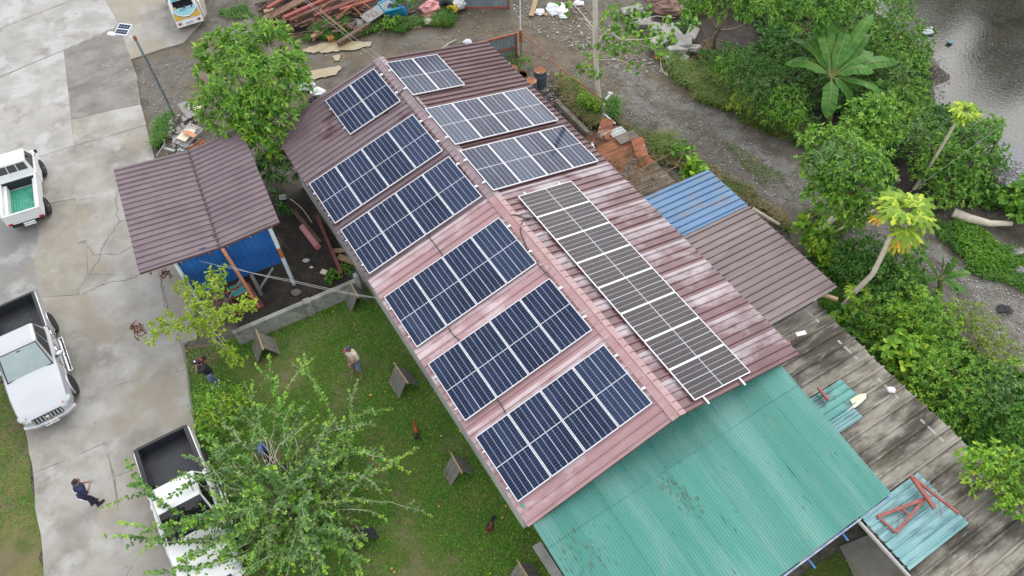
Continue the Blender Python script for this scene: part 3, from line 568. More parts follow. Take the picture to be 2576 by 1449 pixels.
loose('metal_sheet', 16.05, 4.65, .3, .75, M['sheet_teal'], 'small green corrugated offcut by the pink roof corner', .16, nr=4)
M['cream'] = mat('cream', (.62, .55, .40), (.70, .64, .5), 4, .8)
m = MB(); q = [at(x, y, 2.28) for x, y in ((2138, 1006), (2162, 992), (2178, 990), (2179, 1002), (2156, 1022), (2100, 1064), (2096, 1060), (2146, 1020))]
m.prism([p[:2] for p in q], 2.27, 2.30); tag(m.build('torn_board', M['cream']), 'torn cream board edge jutting beside green sheets on weathered roof', 'board')
# red steel trusses
def truss(nodes, bars, label, rods=()):
    t = thing('steel_truss', label, 'truss', nodes[0])
    for i, j, wd in bars: MB().bar(nodes[i], nodes[j], wd, wd * .9).build('steel_bar', M['steel_red'], t)
    for i, j in rods: MB().bar(nodes[i], nodes[j], .015).build('tie_rod', M['steel_red'], t)
    return t
zz = 2.47
N1 = [at(*q, zz) for q in ((2208, 1300), (2326, 1255), (2255, 1340), (2268, 1278), (2291, 1300))]
truss(N1, [(0, 1, .09), (0, 2, .06), (2, 1, .075), (3, 4, .05)], 'red steel triangle truss lying flat on teal sheet', [(3, 2)])
N2 = [at(*q, zz + .1) for q in ((2291, 1196), (2351, 1279), (2412, 1292), (2332, 1252), (2353, 1242), (2358, 1243), (2370, 1304))]
truss(N2, [(0, 1, .1), (0, 2, .075), (3, 4, .05)], 'red steel truss end crossing over the triangle truss', [(5, 6)])
tag(MB().bar(at(2058, 975, 2.48), at(2084, 1007, 2.48), .08, .07).build('red_batten', M['steel_red']), 'short red batten on the dark green sheet', 'batten')
tag(MB().bar(at(2003, 842, 2.42), at(2027, 836, 2.42), .14, .04).build('white_offcut', M['white_paint']), 'white offcut strip lying on mossy roof below the brown lean-to', 'offcut')
tag(MB().bar(at(1977, 862, 2.42), at(1988, 862, 2.42), .16, .05).build('clay_tray', M['steel_red']), 'small rusty square tray on the mossy roof', 'tray')
# --- river-side lean-to with blue and brown sheets
lt = thing('brown_lean_to', 'lean-to roofed with blue and brown ribbed sheets along the long building', 'building', bf(12, 6.5, 0))
def ltp(u, v): return bf(u, v, 2.80 - (v - 4.8) * .10)
lu0 = 8.72; lN = 6; lw = (15.25 - lu0) / lN; sl2 = unit(ltp(0, 8.2) - ltp(0, 4.6)); LL = 3.7
q_b = sheet_mesh('roof_sheet', ribbed(4, lw / 4), LL, M['roof_blue']); q_w = sheet_mesh('roof_sheet', ribbed(4, lw / 4), LL, M['roof_old_brown'])
for i in range(lN):
    u = lu0 + lw * i; blue = i < 2
    place(q_b if blue else q_w, 'roof_sheet', lt, ltp(u, 4.55) + BZ * (.008 * (i % 2) + (.012 if blue else 0)), BU, sl2, 'blue ribbed roof sheet' if blue else None)
for a, c in (((8.9, 7.7), (15.0, 7.7)), ((15.0, 4.7), (15.0, 7.7)), ((8.9, 4.7), (8.9, 7.7))):
    MB().bar(bf(*a, 1.2), bf(*c, 1.2), .12, 2.35).build('wall', M['wall_white'], lt)
m = MB(); m.bar(ltp(15.1, 7.6) - BZ * .12, ltp(15.55, 8.0) - BZ * .2, .1, .1); m.build('rafter', M['wood'], lt)
m = MB(); m.bar(ltp(15.18, 4.9) - BZ * .1, ltp(15.18, 8.1) - BZ * .1, .04, .14); m.build('barge_board', M['white_paint'], lt)
# --- rusty shelter
ru = thing('rusty_shelter', 'low shelter with rusty and mossy corrugated sheets covered in dead vines', 'shelter', bf(6.6, 6.2, 0))
def rup(u, v): return bf(u, v, 2.32 - (v - 5.2) * .09)
rw = (8.72 - 4.62) / 5; sr = unit(rup(0, 7) - rup(0, 5))
r_a = sheet_mesh('roof_sheet', ribbed(4, rw / 4, h=.025, wav=True), 1.8, M['roof_rusty']); r_b = sheet_mesh('roof_sheet', ribbed(3, rw / 3, h=.035), 2.0, M['roof_moss'])
for i in range(5): place(r_a if i < 3 else r_b, 'roof_sheet', ru, rup(4.62 + rw * i, 5.25 if i < 3 else 5.05) + BZ * .01 * (i % 2), BU, sr)
M['galv'] = mat('galv', (0.286, 0.302, 0.302), (0.386, 0.403, 0.403), 3, .4, .05, 10, metal=.3, layers=[((0.294, 0.134, 0.067), 3, .56, .66, None, .8)])
place(sheet_mesh('patch_sheet', ribbed(2, .2, h=.02), .7, M['galv']), 'patch_sheet', ru, rup(4.75, 6.45) + BZ * .045, BU, sr)
place(sheet_mesh('patch_sheet', ribbed(2, .12, h=.02), .55, M['galv']), 'patch_sheet', ru, rup(5.25, 6.5) + BZ * .05, BU, sr)
for u, v in ((4.75, 5.4), (4.75, 6.9), (8.5, 5.4), (8.5, 6.9)): MB().bar(bf(u, v, 0), bf(u, v, 2.15 - (v - 5.2) * .09), .09, .09).build('post', M['wood_dark'], ru)
MB().bar(bf(8.5, 6.95, 1), bf(4.8, 6.95, 1), .05, 1.9).build('wall', M['roof_moss'], ru)
for i, (x, y, l_, w_, r_, mm, lb) in enumerate(((1500, 345, 1.1, .5, .3, 'roof_rusty', 'bent rusty sheet lying loose over the shelter corner by dry brush'), (1545, 345, .9, .45, -.5, 'roof_moss', 'loose dark sheet across the middle of the shelter roof'), (1600, 395, 1.0, .5, .7, 'roof_rusty', 'loose rusty sheet half hidden by dead vines'), (1560, 440, 1.2, .4, .15, 'roof_moss', 'curled grey-brown sheet at the foot of the shelter roof'))):
    o = link('metal_sheet', sheet_mesh('metal_sheet', ribbed(4, w_ / 4, h=.025, wav=True), l_, M[mm])); o.location = at(x, y, 2.36); o.rotation_euler = (.06 * (-1) ** i, .05, r_ - .6); tag(o, lb, 'metal sheet', 'loose sheets on the rusty shelter')
tag(MB().bar(at(1489, 358, 2.42), at(1501, 411, 2.36), .09, .05).build('pale_batten', M['white_paint']), 'pale batten lying across the corner of the rusty shelter', 'batten')
# --- blue shed on posts, butterfly roof
sh = thing('blue_shed', 'small blue walled shed on posts with a mauve butterfly roof', 'shed', at(560, 640))
zs = 3.55; zv = 3.28
C6 = [at(285, 425, zs), at(473, 379, zv), at(605, 320, zs), at(703, 558, zs), at(552, 622, zv), at(350, 687, zs)]
NSH = 5
for a0, a1, b0, b1 in ((C6[0], C6[5], C6[1], C6[4]), (C6[1], C6[4], C6[2], C6[3])):
    rows = 20
    for k in range(NSH):
        m = MB(); T0, T1 = k / NSH, (k + 1) / NSH
        prof = ribbed(4, .25, h=.05, w=.055, flat=.024); pts0, pts1 = [], []
        for x, z in prof:
            t = T0 + (T1 - T0) * x
            pts0.append(a0 + (a1 - a0) * t + BZ * (z + .006 * (k % 2))); pts1.append(b0 + (b1 - b0) * t + BZ * (z + .006 * (k % 2)))
        n = len(prof); m.add(pts0 + pts1, [(i, n + i, n + i + 1, i + 1) for i in range(n - 1)])
        m.add([p - BZ * .006 for p in pts0 + pts1], [(i, i + 1, n + i + 1, n + i) for i in range(n - 1)])
        m.add([p for p in pts0] + [p - BZ * .006 for p in pts0], [(i, i + 1, n + i + 1, n + i) for i in range(n - 1)])
        m.add([p for p in pts1] + [p - BZ * .006 for p in pts1], [(i + 1, i, n + i, n + i + 1) for i in range(n - 1)])
        m.build('roof_sheet', M['roof_mauve'], sh)
gx = unit(C6[4] - C6[1]); gs = unit(np.cross(gx, BZ))
m = MB(); m.bar(C6[1] - gx * .02 + BZ * .03, C6[4] + gx * .08 + BZ * .03, .05, .02); m.build('valley_gutter', M['stain_black'], sh)
m = MB()
for k in range(60):
    t = RNG.uniform(0, 1) ** .8; sd = RNG.choice([-1, 1]); p = C6[1] + (C6[4] - C6[1]) * t + BZ * .012; l = RNG.uniform(.03, .13) * (.6 + t)
    d = (C6[5] - C6[4]) if sd < 0 else (C6[3] - C6[4]); d = unit(d); m.bar(p + BZ * .02, p + d * l * .6 + BZ * .025, .014, .004)
m.build('grime_streaks', M['stain_black'], sh)['kind'] = 'stuff'
for a, c in ((C6[5], C6[4]), (C6[4], C6[3])):
    m = MB(); m.bar(a + BZ * -.05, c + BZ * -.05, .03, .06); m.build('barge_board', M['trim_brown'], sh)
    for t in (.12, .5, .86):
        m = MB(); p = a + (c - a) * t - BZ * .09; m.bar(p - gx * .3, p + gx * .1, .05, .09); m.build('purlin_end', M['trim_brown'], sh)
M['sheet_blue'] = mat('sheet_blue', (.010, .085, .30), (.02, .125, .38), 1.5, .5, .08, 10, layers=[((.16, .30, .42), 2.4, .63, .72, (1, 1, .4), .5)])
pA, pB = at(455, 715, 0), at(735, 732, 0)       # post feet
def wall_pt(t, z): a = at(447, 662, 2.95); b_ = at(672, 588, 3.35); q = a + (b_ - a) * t; return np.array([q[0], q[1], z])
fa, fb = C6[5] + (C6[4] - C6[5]) * .42, C6[3] + (C6[4] - C6[3]) * .18
dirx = unit((fb - fa) * (1, 1, 0)); fa = fa - gx * .18; fb = fb - gx * .18
Lw = np.linalg.norm((fb - fa)[:2]); nW = 6
for k in range(nW):
    a = fa + dirx * Lw * k / nW; m = MB(); pr = ribbed(3, Lw / nW / 3, h=.025, w=.06)
    outn = unit(gx * (1, 1, 0)); zb_ = 1.32 if k > 0 else 1.25; zt_ = 3.3 if k in (2, 3) else 3.4
    V0 = [np.array([*(a + dirx * x + outn * z)[:2], zb_]) for x, z in pr]; V1 = [np.array([*(a + dirx * x + outn * z)[:2], zt_]) for x, z in pr]; n = len(pr)
    m.add(V0 + V1, [(i, i + 1, n + i + 1, n + i) for i in range(n - 1)])
    m.add([p - outn * .03 for p in V0 + V1], [(i, n + i, n + i + 1, i + 1) for i in range(n - 1)])
    m.build('wall_sheet', M['sheet_blue'], sh)
for s0, e0 in ((fa, C6[0] + (C6[1] - C6[0]) * .42), (fb, C6[2] + (C6[1] - C6[2]) * .18)):
    m = MB(); e = e0 + gx * .3; q = np.array([s0[0], s0[1], 2.3]); r = np.array([e[0], e[1], 2.3]); m.bar(q, r, .04, 2.0); m.build('side_wall', M['sheet_blue'], sh)
m = MB(); mid = (fa + fb) / 2 - gx * 2.2; m.box((mid[0], mid[1], 1.3), (Lw - .1, 4.2, .08), rz(math.atan2(dirx[1], dirx[0]))); m.build('floor', M['wood_dark'], sh)
M['post_white'] = mat('post_white', (.50, .58, .62), (.62, .68, .70), 5, .55, layers=[((.35, .33, .3), 9, .6, .7, None, .5)])
pa_t = fa + gx * .08; pb_t = fb + gx * .10
m = MB(); m.tube([pa_t * (1, 1, 0), pa_t * (1, 1, 0) + BZ * 3.35], .07, 10); m.build('post', M['post_white'], sh, smooth=50)
for z0, z1, mm in ((0, 1.7, 'post_white'), (1.7, 2.25, 'steel_rust'), (2.25, 3.35, 'post_white')):
    if mm not in M: M['steel_rust'] = mat('steel_rust', (.36, .085, .03), (.46, .14, .06), 6, .7)
    m = MB(); m.tube([pb_t * (1, 1, 0) + BZ * z0, pb_t * (1, 1, 0) + BZ * z1], .075, 10); m.build('post', M[mm], sh, smooth=50)
for t in (.25, .62):
    p = fa + (fb - fa) * t; m = MB(); m.bar(p * (1, 1, 0), p * (1, 1, 0) + BZ * 1.28, .1, .1); m.build('stilt', M['steel_grey'], sh)
    m = MB(); m.bar(p * (1, 1, 0) + BZ * .3, (p + dirx * .8) * (1, 1, 0) + BZ * 1.2, .06); m.build('brace', M['steel_grey'], sh)
# --- solar panels
M['cell'] = mat('cell', (.008, .016, .045), (.013, .024, .062), 1.1, .09, 0, spec=.27, ior=1.38, lo=.4, hi=.6)
M['cell_blue'] = mat('cell_blue', (.010, .023, .062), (.015, .03, .075), 1.1, .09, 0, spec=.27)
M['cell_sky_tint'] = mat('cell_sky_tint', (.014, .010, .018), (.028, .017, .017), .7, .09, 0, spec=.25)  # brown-violet tint of the reflected sky, put into the cell colour
M['backsheet'] = mat('backsheet', (.44, .46, .50), None, spec=.3, rough=.12)
PL_, PW_ = 2.278, 1.134
fm = MB()
for y in (-1, 1): fm.box((0, y * (PW_ / 2 - .008), -.018), (PL_, .016, .04))
for x in (-1, 1): fm.box((x * (PL_ / 2 - .008), 0, -.018), (.016, PW_ - .033, .04))
fm_me = fm.mesh('frame', M['alu'])
bm_ = MB().box((0, 0, -.006), (PL_ - .034, PW_ - .034, .008)).mesh('backsheet', M['backsheet'])
cy0 = (PW_ - .056) / 6; cx0 = (PL_ / 2 - .042) / 12
def string_mesh(key):
    m = MB()
    for k in range(12):
        x = k * cx0; y = cy0 / 2; hx, hy = cx0 / 2 - .0013, cy0 / 2 - .0058
        cxm = x + cx0 / 2
        m.add([(cxm - hx, -hy, 0), (cxm + hx, -hy, 0), (cxm + hx, hy, 0), (cxm - hx, hy, 0)], [(0, 1, 2, 3)])
    return m.mesh('cell_string', M[key])
smesh = {k: string_mesh(k) for k in ('cell', 'cell_blue', 'cell_sky_tint')}
def panel(c, ex, ey, label, grp, rng):
    ez = np.cross(ex, ey); o = link('solar_panel', None); o.empty_display_size = .2
    o.matrix_world = Matrix([[ex[i], ey[i], ez[i], c[i]] for i in range(3)] + [[0, 0, 0, 1]])
    tag(o, label, 'solar panel', grp); link('frame', fm_me, o); link('backsheet', bm_, o)
    base = 'cell_sky_tint' if 'strip' in label else rng.choice(['cell', 'cell', 'cell', 'cell_blue'])
    for h in (0, 1):
        for k in range(6):
            key = base if rng.random() < .94 or base == 'cell_sky_tint' else rng.choice(['cell', 'cell_blue'])
            q = link('cell_string', smesh[key], o)
            y = -PW_ / 2 + .025 + cy0 * (k + .5) + (.006 if k > 2 else -.006)
            q.location = ((.014 if h else -.014 - cx0 * 12), y, .0005)
    return o
OFF = {'L1': (-1.512, .405), 'L2': (1.705, .375), 'L3': (4.379, .339), 'L4': (7.785, .350), 'L5': (10.782, .346), 'L6': (13.659, .358), 'R1': (-1.452, .069), 'R2': (1.765, .078), 'R3': (4.416, .056), 'R4': (7.271, .691)}
rg = np.random.default_rng(5); ORD = ['first', 'second', 'third', 'fourth', 'fifth', 'sixth', 'seventh', 'eighth']
M['rail'] = mat('rail', (.72, .74, .74), None, rough=.4, metal=.5)
for nm, (u0, s0) in OFF.items():
    side = -1 if nm[0] == 'L' else 1; a = SA_L if side < 0 else SA_R; i = int(nm[1]) - 1
    sd = side * BV * math.cos(a) - BZ * math.sin(a); nrm = np.cross(BU, sd) * (1 if side > 0 else -1); nrm = nrm if nrm[2] > 0 else -nrm
    lift = .117
    row = ('the gate-end pair' if i == 0 else f'the {ORD[i]} row') + (' on yard-side slope' if side < 0 else ' on river-side slope')
    if nm != 'R4':
        n = 2 if i == 0 else 4
        for k in range(n):
            c = slope_pt(side, u0 + PL_ / 2, s0 + (PW_ + .02) * k + PW_ / 2, lift)
            pos = ['ridge end', 'eave end'] if n == 2 else ['ridge end', 'second place from ridge', 'third place from ridge', 'eave end']
            ex = BU; ey = np.cross(nrm, ex)
            panel(c, ex, ey, f'solar panel at the {pos[k]} of {row}', f'panels in {row}', rg)
        sL = (PW_ + .02) * n
        for q in (.5, PL_ - .5):
            m = MB(); m.bar(slope_pt(side, u0 + q, s0 - .14, lift - .062), slope_pt(side, u0 + q, s0 + sL + .05, lift - .062), .045, .045, nrm)
            rt = m.build('rail', M['rail']); rt.name = 'mounting_rail'
            tag(rt, f'aluminium rail under {row}, ' + ('gate-side one' if q < 1 else 'one towards the green annex'), 'rail', 'solar panel mounting rails')
            for ss in np.linspace(s0 + .1, s0 + sL - .1, 5):
                z = MB(); z.bar(slope_pt(side, u0 + q, ss, .0), slope_pt(side, u0 + q, ss, lift - .084), .05, .04, BU); o = z.build('foot', M['rail'], rt)
            z = MB(); z.bar(slope_pt(side, u0 + q, s0 - .12, lift - .04), slope_pt(side, u0 + q, s0 - .03, lift + .005), .06, .03, nrm); z.build('end_clamp', M['rail'], rt)
    else:
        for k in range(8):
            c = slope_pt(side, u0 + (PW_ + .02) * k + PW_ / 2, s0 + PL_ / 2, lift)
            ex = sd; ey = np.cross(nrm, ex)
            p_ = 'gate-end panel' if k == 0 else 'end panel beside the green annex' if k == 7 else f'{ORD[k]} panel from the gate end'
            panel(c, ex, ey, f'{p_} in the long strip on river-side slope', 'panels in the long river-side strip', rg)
        for q, wh in ((.35, 'ridge-side one'), (PL_ - .45, 'eave-side one')):
            m = MB(); m.bar(slope_pt(side, u0 - .14, s0 + q, lift - .062), slope_pt(side, u0 + (PW_ + .02) * 8 + .24, s0 + q, lift - .062), .045, .045, nrm)
            rt = m.build('rail', M['rail']); rt.name = 'mounting_rail'; tag(rt, f'long aluminium rail under the single panel strip, {wh}', 'rail', 'solar panel mounting rails')
            for uu in np.linspace(u0 + .1, u0 + 9.1, 8):
                z = MB(); z.bar(slope_pt(side, uu, s0 + q, 0), slope_pt(side, uu, s0 + q, lift - .084), .05, .04, BU); z.build('foot', M['rail'], rt)
M['rubber'] = mat('rubber', (.018, .018, .02), None, rough=.6)
def cable(pts, label, r=.018):
    P_ = [np.asarray(p, float) for p in pts]; o = []
    for i in range(len(P_) - 1):
        p0, p1, p2, p3 = P_[max(i - 1, 0)], P_[i], P_[i + 1], P_[min(i + 2, len(P_) - 1)]
        for t in np.linspace(0, 1, 6, endpoint=False): o.append(.5 * ((2 * p1) + (-p0 + p2) * t + (2 * p0 - 5 * p1 + 4 * p2 - p3) * t * t + (-p0 + 3 * p1 - 3 * p2 + p3) * t ** 3))
    o.append(P_[-1]); m = MB(); m.tube(o, r, 6); return tag(m.build('roof_cable', M['rubber'], smooth=60), label, 'cable', 'black cables on the roof')
def onroof(px, py):
    q = at(px, py, 3.8)
    for _ in range(4):
        v = (q - BO) @ BV; q = at(px, py, RZ + .07 - abs(v) * math.tan(SA_L if v < 0 else SA_R))
    return q
cable([onroof(*q) for q in ((1075, 592), (1090, 610), (1112, 640), (1118, 650))], 'black cable hanging between the third and fourth yard-side rows')
cable([onroof(*q) for q in ((1128, 825), (1140, 842), (1158, 858))], 'black cable joining the fourth and fifth yard-side rows')
cable([onroof(*q) for q in ((1248, 1003), (1262, 1020), (1272, 1040))], 'black cable joining the fifth and sixth yard-side rows')
cable([onroof(*q) for q in ((1284, 541), (1300, 541), (1325, 550), (1346, 546))], 'black cable crossing from the ridge to the long strip')
cable([onroof(*q) for q in ((1340, 548), (1318, 552), (1309, 580), (1320, 610), (1332, 640), (1385, 700))], 'black cable looping along the pink ridge cap')
cable([onroof(*q) for q in ((1003, 238), (1012, 228), (1025, 222))], 'short black cable over the ridge at the gate end')
cable([onroof(*q) for q in ((1040, 240), (1052, 256), (1070, 275))], 'black cable pair beside the ridge between first and second rows')
# ---------------------------------------------------------------- plants
def leafmat(name, a, b, rough=.42, trans=.24, vary=.42, spec=.25, scale=2.):
    return mat(name, a, b, scale, rough, spec=spec, trans=trans, vary=vary)
M['lf_mid'] = leafmat('lf_mid', (0.1, 0.25, 0.025), (0.17, 0.34, 0.045))
M['lf_bright'] = leafmat('lf_bright', (0.17, 0.36, 0.03), (0.25, 0.44, 0.05))
M['lf_dark'] = leafmat('lf_dark', (0.055, 0.16, 0.025), (0.09, 0.22, 0.04))
M['lf_deep'] = leafmat('lf_deep', (0.07, 0.2, 0.025), (0.125, 0.28, 0.045))
M['lf_yellow'] = leafmat('lf_yellow', (0.25, 0.4, 0.03), (0.34, 0.47, 0.05))
M['lf_olive'] = leafmat('lf_olive', (0.158, 0.252, 0.032), (0.221, 0.315, 0.053))
M['lf_grey'] = leafmat('lf_grey', (0.09, 0.2, 0.05), (0.15, 0.27, 0.08), rough=.38)
M['lf_banana'] = leafmat('lf_banana', (.06, .18, .03), (.11, .26, .045), rough=.35, vary=.12)
M['lf_gold'] = leafmat('lf_gold', (0.651, 0.399, 0.021), (0.735, 0.504, 0.042))
M['lf_dead'] = leafmat('lf_dead', (0.105, 0.037, 0.016), (0.179, 0.074, 0.032), trans=.1)
M['dry_vine'] = mat('dry_vine', (.17, .10, .05), (.28, .19, .10), 6, .9, vary=.3)
M['bark'] = mat('bark', (.22, .19, .15), (.34, .30, .25), 9, .9, .5, 30)
M['bark_pale'] = mat('bark_pale', (.46, .40, .31), (.58, .52, .43), 7, .85, .3, 30)
M['bark_brown'] = mat('bark_brown', (.17, .12, .08), (.26, .2, .14), 9, .9, .4, 30)
M['stem_green'] = mat('stem_green', (.16, .2, .05), (.25, .28, .09), 8, .7)
M['grass'] = mat('grass', (.08, .31, .016), (.15, .36, .03), .9, .6, trans=.2, vary=.4, layers=[((.20, .18, .06), .8, .54, .72, None, .6), ((.09, .25, .02), 1.6, .52, .7, None, .7)])
M['grass_long'] = mat('grass_long', (.11, .21, .03), (.19, .27, .05), 1.3, .55, trans=.25, vary=.35, layers=[((.36, .30, .13), 1.0, .56, .68, None, .75)])
M['grass_lush'] = mat('grass_lush', (.06, .19, .02), (.12, .27, .03), 1.3, .55, trans=.25, vary=.35)
M['grass_dry'] = mat('grass_dry', (.20, .165, .07), (.30, .25, .12), 1.3, .7, trans=.15, vary=.35, layers=[((.10, .17, .03), 1.2, .48, .6, None, .8)])
def nrm(a): return a / (np.linalg.norm(a, axis=-1, keepdims=True) + 1e-9)
def leaves(tips, dirs, per, Lf, Wf, droop=.3, spread=(.5, 1.25), big=False, fold=.12, rg=None):
    rg = rg or RNG; n = len(tips) * per
    T = np.repeat(tips, per, 0); D = nrm(np.repeat(dirs, per, 0)); ph = np.tile(np.arange(per), len(tips)) * (2 * math.pi / per) + rg.uniform(0, 2 * math.pi, n) * .35 + np.repeat(rg.uniform(0, 6.3, len(tips)), per)
    e1 = nrm(np.cross(D, np.array([.3, .2, .93]) + rg.normal(0, .05, (n, 3)))); e2 = np.cross(D, e1)
    th = rg.uniform(spread[0], spread[1], n)[:, None]
    rad = np.cos(ph)[:, None] * e1 + np.sin(ph)[:, None] * e2
    A = nrm(D * np.cos(th) + rad * np.sin(th) - np.array([0, 0, droop]) * rg.uniform(.4, 1.5, (n, 1)))
    Sd = nrm(np.cross(A, np.array([0, 0, 1.]) + rg.normal(0, .35, (n, 3)))); Nn = np.cross(Sd, A); Nn *= np.sign(Nn[:, 2:3] + 1e-6)
    l = Lf * rg.uniform(.55, 1.25, (n, 1)); w_ = Wf * rg.uniform(.75, 1.15, (n, 1)); st = T + A * l * .06
    dz = np.array([0, 0, -1.]) * l * droop * .35
    if not big:
        V = np.stack([st, st + A * l * .45 + Sd * w_ / 2 + Nn * fold * w_, st + A * l + dz, st + A * l * .45 - Sd * w_ / 2 + Nn * fold * w_], 1); Fi = np.array([(0, 2, 1), (0, 3, 2)])
    else:
        f = Nn * fold * w_
        V = np.stack([st, st + A * l * .25 + Sd * w_ * .42 + f, st + A * l * .62 + Sd * w_ * .45 + f + dz * .3, st + A * l + dz, st + A * l * .62 - Sd * w_ * .45 + f + dz * .3, st + A * l * .25 - Sd * w_ * .42 + f, st + A * l * .5 + dz * .2], 1)
        Fi = np.array([(0, 6, 1), (1, 6, 2), (2, 6, 3), (3, 6, 4), (4, 6, 5), (5, 6, 0)])
    k = V.shape[1]
    return V.reshape(-1, 3), (Fi[None] + np.arange(n)[:, None, None] * k).reshape(-1, 3)
class LV:
    def __init__(s): s.V = []; s.F = []; s.n = 0
    def add(s, VF):
        V, F_ = VF; s.V.append(V); s.F.append(F_ + s.n); s.n += len(V); return s
    def build(s, name, m, parent=None, off=None):
        V = np.concatenate(s.V); off = base_of(parent) if parent is not None else (off if off is not None else np.append(V[:, :2].mean(0), V[:, 2].min()))
        o = mesh_np(name, V - off, np.concatenate(s.F), m, parent)
        if parent is None: o.location = off
        return o
def clump(c, r, n, rg, low=-.35, inner=.6):
    """twig tips through an uneven clump"""
    r = np.broadcast_to(np.asarray(r, float), (3,)); d = nrm(rg.normal(0, 1, (n * 2, 3))); d = d[d[:, 2] > low][:n]
    lump = 1 + .3 * np.sin(d[:, 0] * 5 + c[0] * 3) * np.sin(d[:, 1] * 4 + c[1] * 2 + d[:, 2] * 3)
    q = rg.uniform(0, 1, (len(d), 1)) ** .6 * (1 - inner) + inner
    tips = c + d * r * q * lump[:, None] + rg.normal(0, .05, (len(d), 3)); return tips, nrm(d + np.array([0, 0, .55]) + rg.normal(0, .3, d.shape))
ALT = dict(lf_mid='lf_grey', lf_deep='lf_mid', lf_dark='lf_deep', lf_bright='lf_mid')
YOUNG = dict(lf_mid='lf_bright', lf_deep='lf_mid', lf_dark='lf_deep', lf_bright='lf_yellow')
def limb(a, b, r0, r1, sag=.1, rg=RNG, n=6):
    a, b = np.asarray(a, float), np.asarray(b, float); pts = []; off = rg.normal(0, sag * np.linalg.norm(b - a) * .5, 3)
    for t in np.linspace(0, 1, n): pts.append(a + (b - a) * t + off * math.sin(math.pi * t) + BZ * sag * np.linalg.norm(b - a) * math.sin(math.pi * t) * .5)
    return pts, np.linspace(r0, r1, n)
def tree(name, label, cat, base, clumps, lm, L_, W_, per=6, dens=55, droop=.35, trunk=.1, bark='bark', group=None, big=False, spread=(.5, 1.25), seed=0, fork=.45, low=-.35, crown='crown', lean=None, inner=.6):
    rg = np.random.default_rng(seed + 100); b3 = np.array(at(*base)) if len(base) == 2 else np.asarray(base, float)
    t = thing(name, label, cat, b3, group); lv = {}
    C = [(np.array(at(x, y, z)), r, (mm[0] if mm else lm)) for x, y, z, r, *mm in clumps]
    cen = np.mean([c for c, _, _ in C], 0); top = b3 + (cen - b3) * fork; top = np.array([b3[0] + (cen[0] - b3[0]) * fork, b3[1] + (cen[1] - b3[1]) * fork, max(.15, cen[2] * fork)])
    m = MB(); p, r_ = limb(b3 - BZ * .05, top, trunk, trunk * .75, .06, rg); m.tube(p, r_, 8)
    for c, r, mm in C:
        rr = np.max(r); p, r_ = limb(top, c - BZ * rr * .2, trunk * .5, max(.01, trunk * .16), .12, rg); m.tube(p, r_, 6)
        for k in range(3):
            d = unit(rg.normal(0, 1, 3) + BZ * .6) * rr * .75; p, r_ = limb(c - BZ * rr * .2, c + d, max(.01, trunk * .16), .006, .1, rg, 4); m.tube(p, r_, 5)
        ls = rg.uniform(.78, 1.25); mm = ALT.get(mm, mm) if rg.random() < .25 else mm; nt_ = int(dens * rr * rr / ls) + 5; tips, dirs = clump(c, r, nt_, rg, low, inner)
        new = (rg.random(len(tips)) < .22) & (dirs[:, 2] > .25)
        lv.setdefault(mm, LV()).add(leaves(tips[~new], dirs[~new], per, L_ * ls, W_ * ls, droop, spread, big, rg=rg))
        if new.any(): lv.setdefault(YOUNG.get(mm, mm), LV()).add(leaves(tips[new] + dirs[new] * .04, dirs[new], per, L_ * .85 * ls, W_ * .85 * ls, droop * .6, spread, big, rg=rg))
    m.build('trunk', M[bark], t, smooth=60)
    for k, (mm, q) in enumerate(lv.items()): q.build(crown, M[mm], t)
    return t
def blades(name, poly, n, h, wd, m, lean=.6, patch=None, rg=RNG, kind='stuff', parent=None, curve=False, z0=.015):
    c = scatter(poly, n)
    if patch is not None: c = c[patch(c)]
    n = len(c); a = rg.uniform(0, 6.3, n); hh = h * rg.uniform(.45, 1.25, n); ln = lean * rg.uniform(.1, 1.2, n) * hh
    d = np.stack([np.cos(a), np.sin(a)], 1); s_ = np.stack([-np.sin(a), np.cos(a)], 1) * (wd * rg.uniform(.7, 1.3, n))[:, None]
    z = np.full(n, z0) + gz(c[:, 0], c[:, 1]) * .9
    if not curve:
        V = np.stack([np.c_[c - s_, z], np.c_[c + s_, z], np.c_[c + d * ln[:, None], z + hh]], 1); Fi = np.array([(0, 1, 2)])
    else:
        V = np.stack([np.c_[c - s_, z], np.c_[c + s_, z], np.c_[c + d * ln[:, None] * .35 + s_, z + hh * .75], np.c_[c + d * ln[:, None] * .35 - s_, z + hh * .75], np.c_[c + d * ln[:, None] * 1.2, z + hh * .85]], 1); Fi = np.array([(0, 1, 2), (0, 2, 3), (3, 2, 4)])
    k = V.shape[1]; o = mesh_np(name, V.reshape(-1, 3), (Fi[None] + np.arange(n)[:, None, None] * k).reshape(-1, 3), m, parent); o['kind'] = kind; return o
def lumpy(sc, th, seed=0):
    def f(c): return (np.sin(c[:, 0] * sc + seed) + np.sin(c[:, 1] * sc * 1.3 + seed * 2) + np.sin((c[:, 0] + c[:, 1]) * sc * .6 + 1)) / 3 + RNG.normal(0, .2, len(c)) > th
    return f
blades('grass', LAWN, 95000, .065, .011, M['grass'], 1.2, lumpy(1.3, -.55, 3))
blades('grass', VERGE, 22000, .07, .011, M['grass'], .9, lumpy(1.7, -.25))
blades('grass', P((1950, 1500), (2110, 1380), (2210, 1500), (2200, 1700), (1800, 1700)), 6000, .07, .008, M['grass'])
def tuft(px, py, r, n, h, m, label=None, name='grass_clump', lean=1.0, wd=.012, grp='tufts of long grass'):
    c = at(px, py); poly = [c[:2] + r * np.array([math.cos(a), math.sin(a)]) for a in np.linspace(0, 6.28, 9)[:-1]]
    o = blades(name, poly, n, h, wd, M[m], lean, curve=True); return o
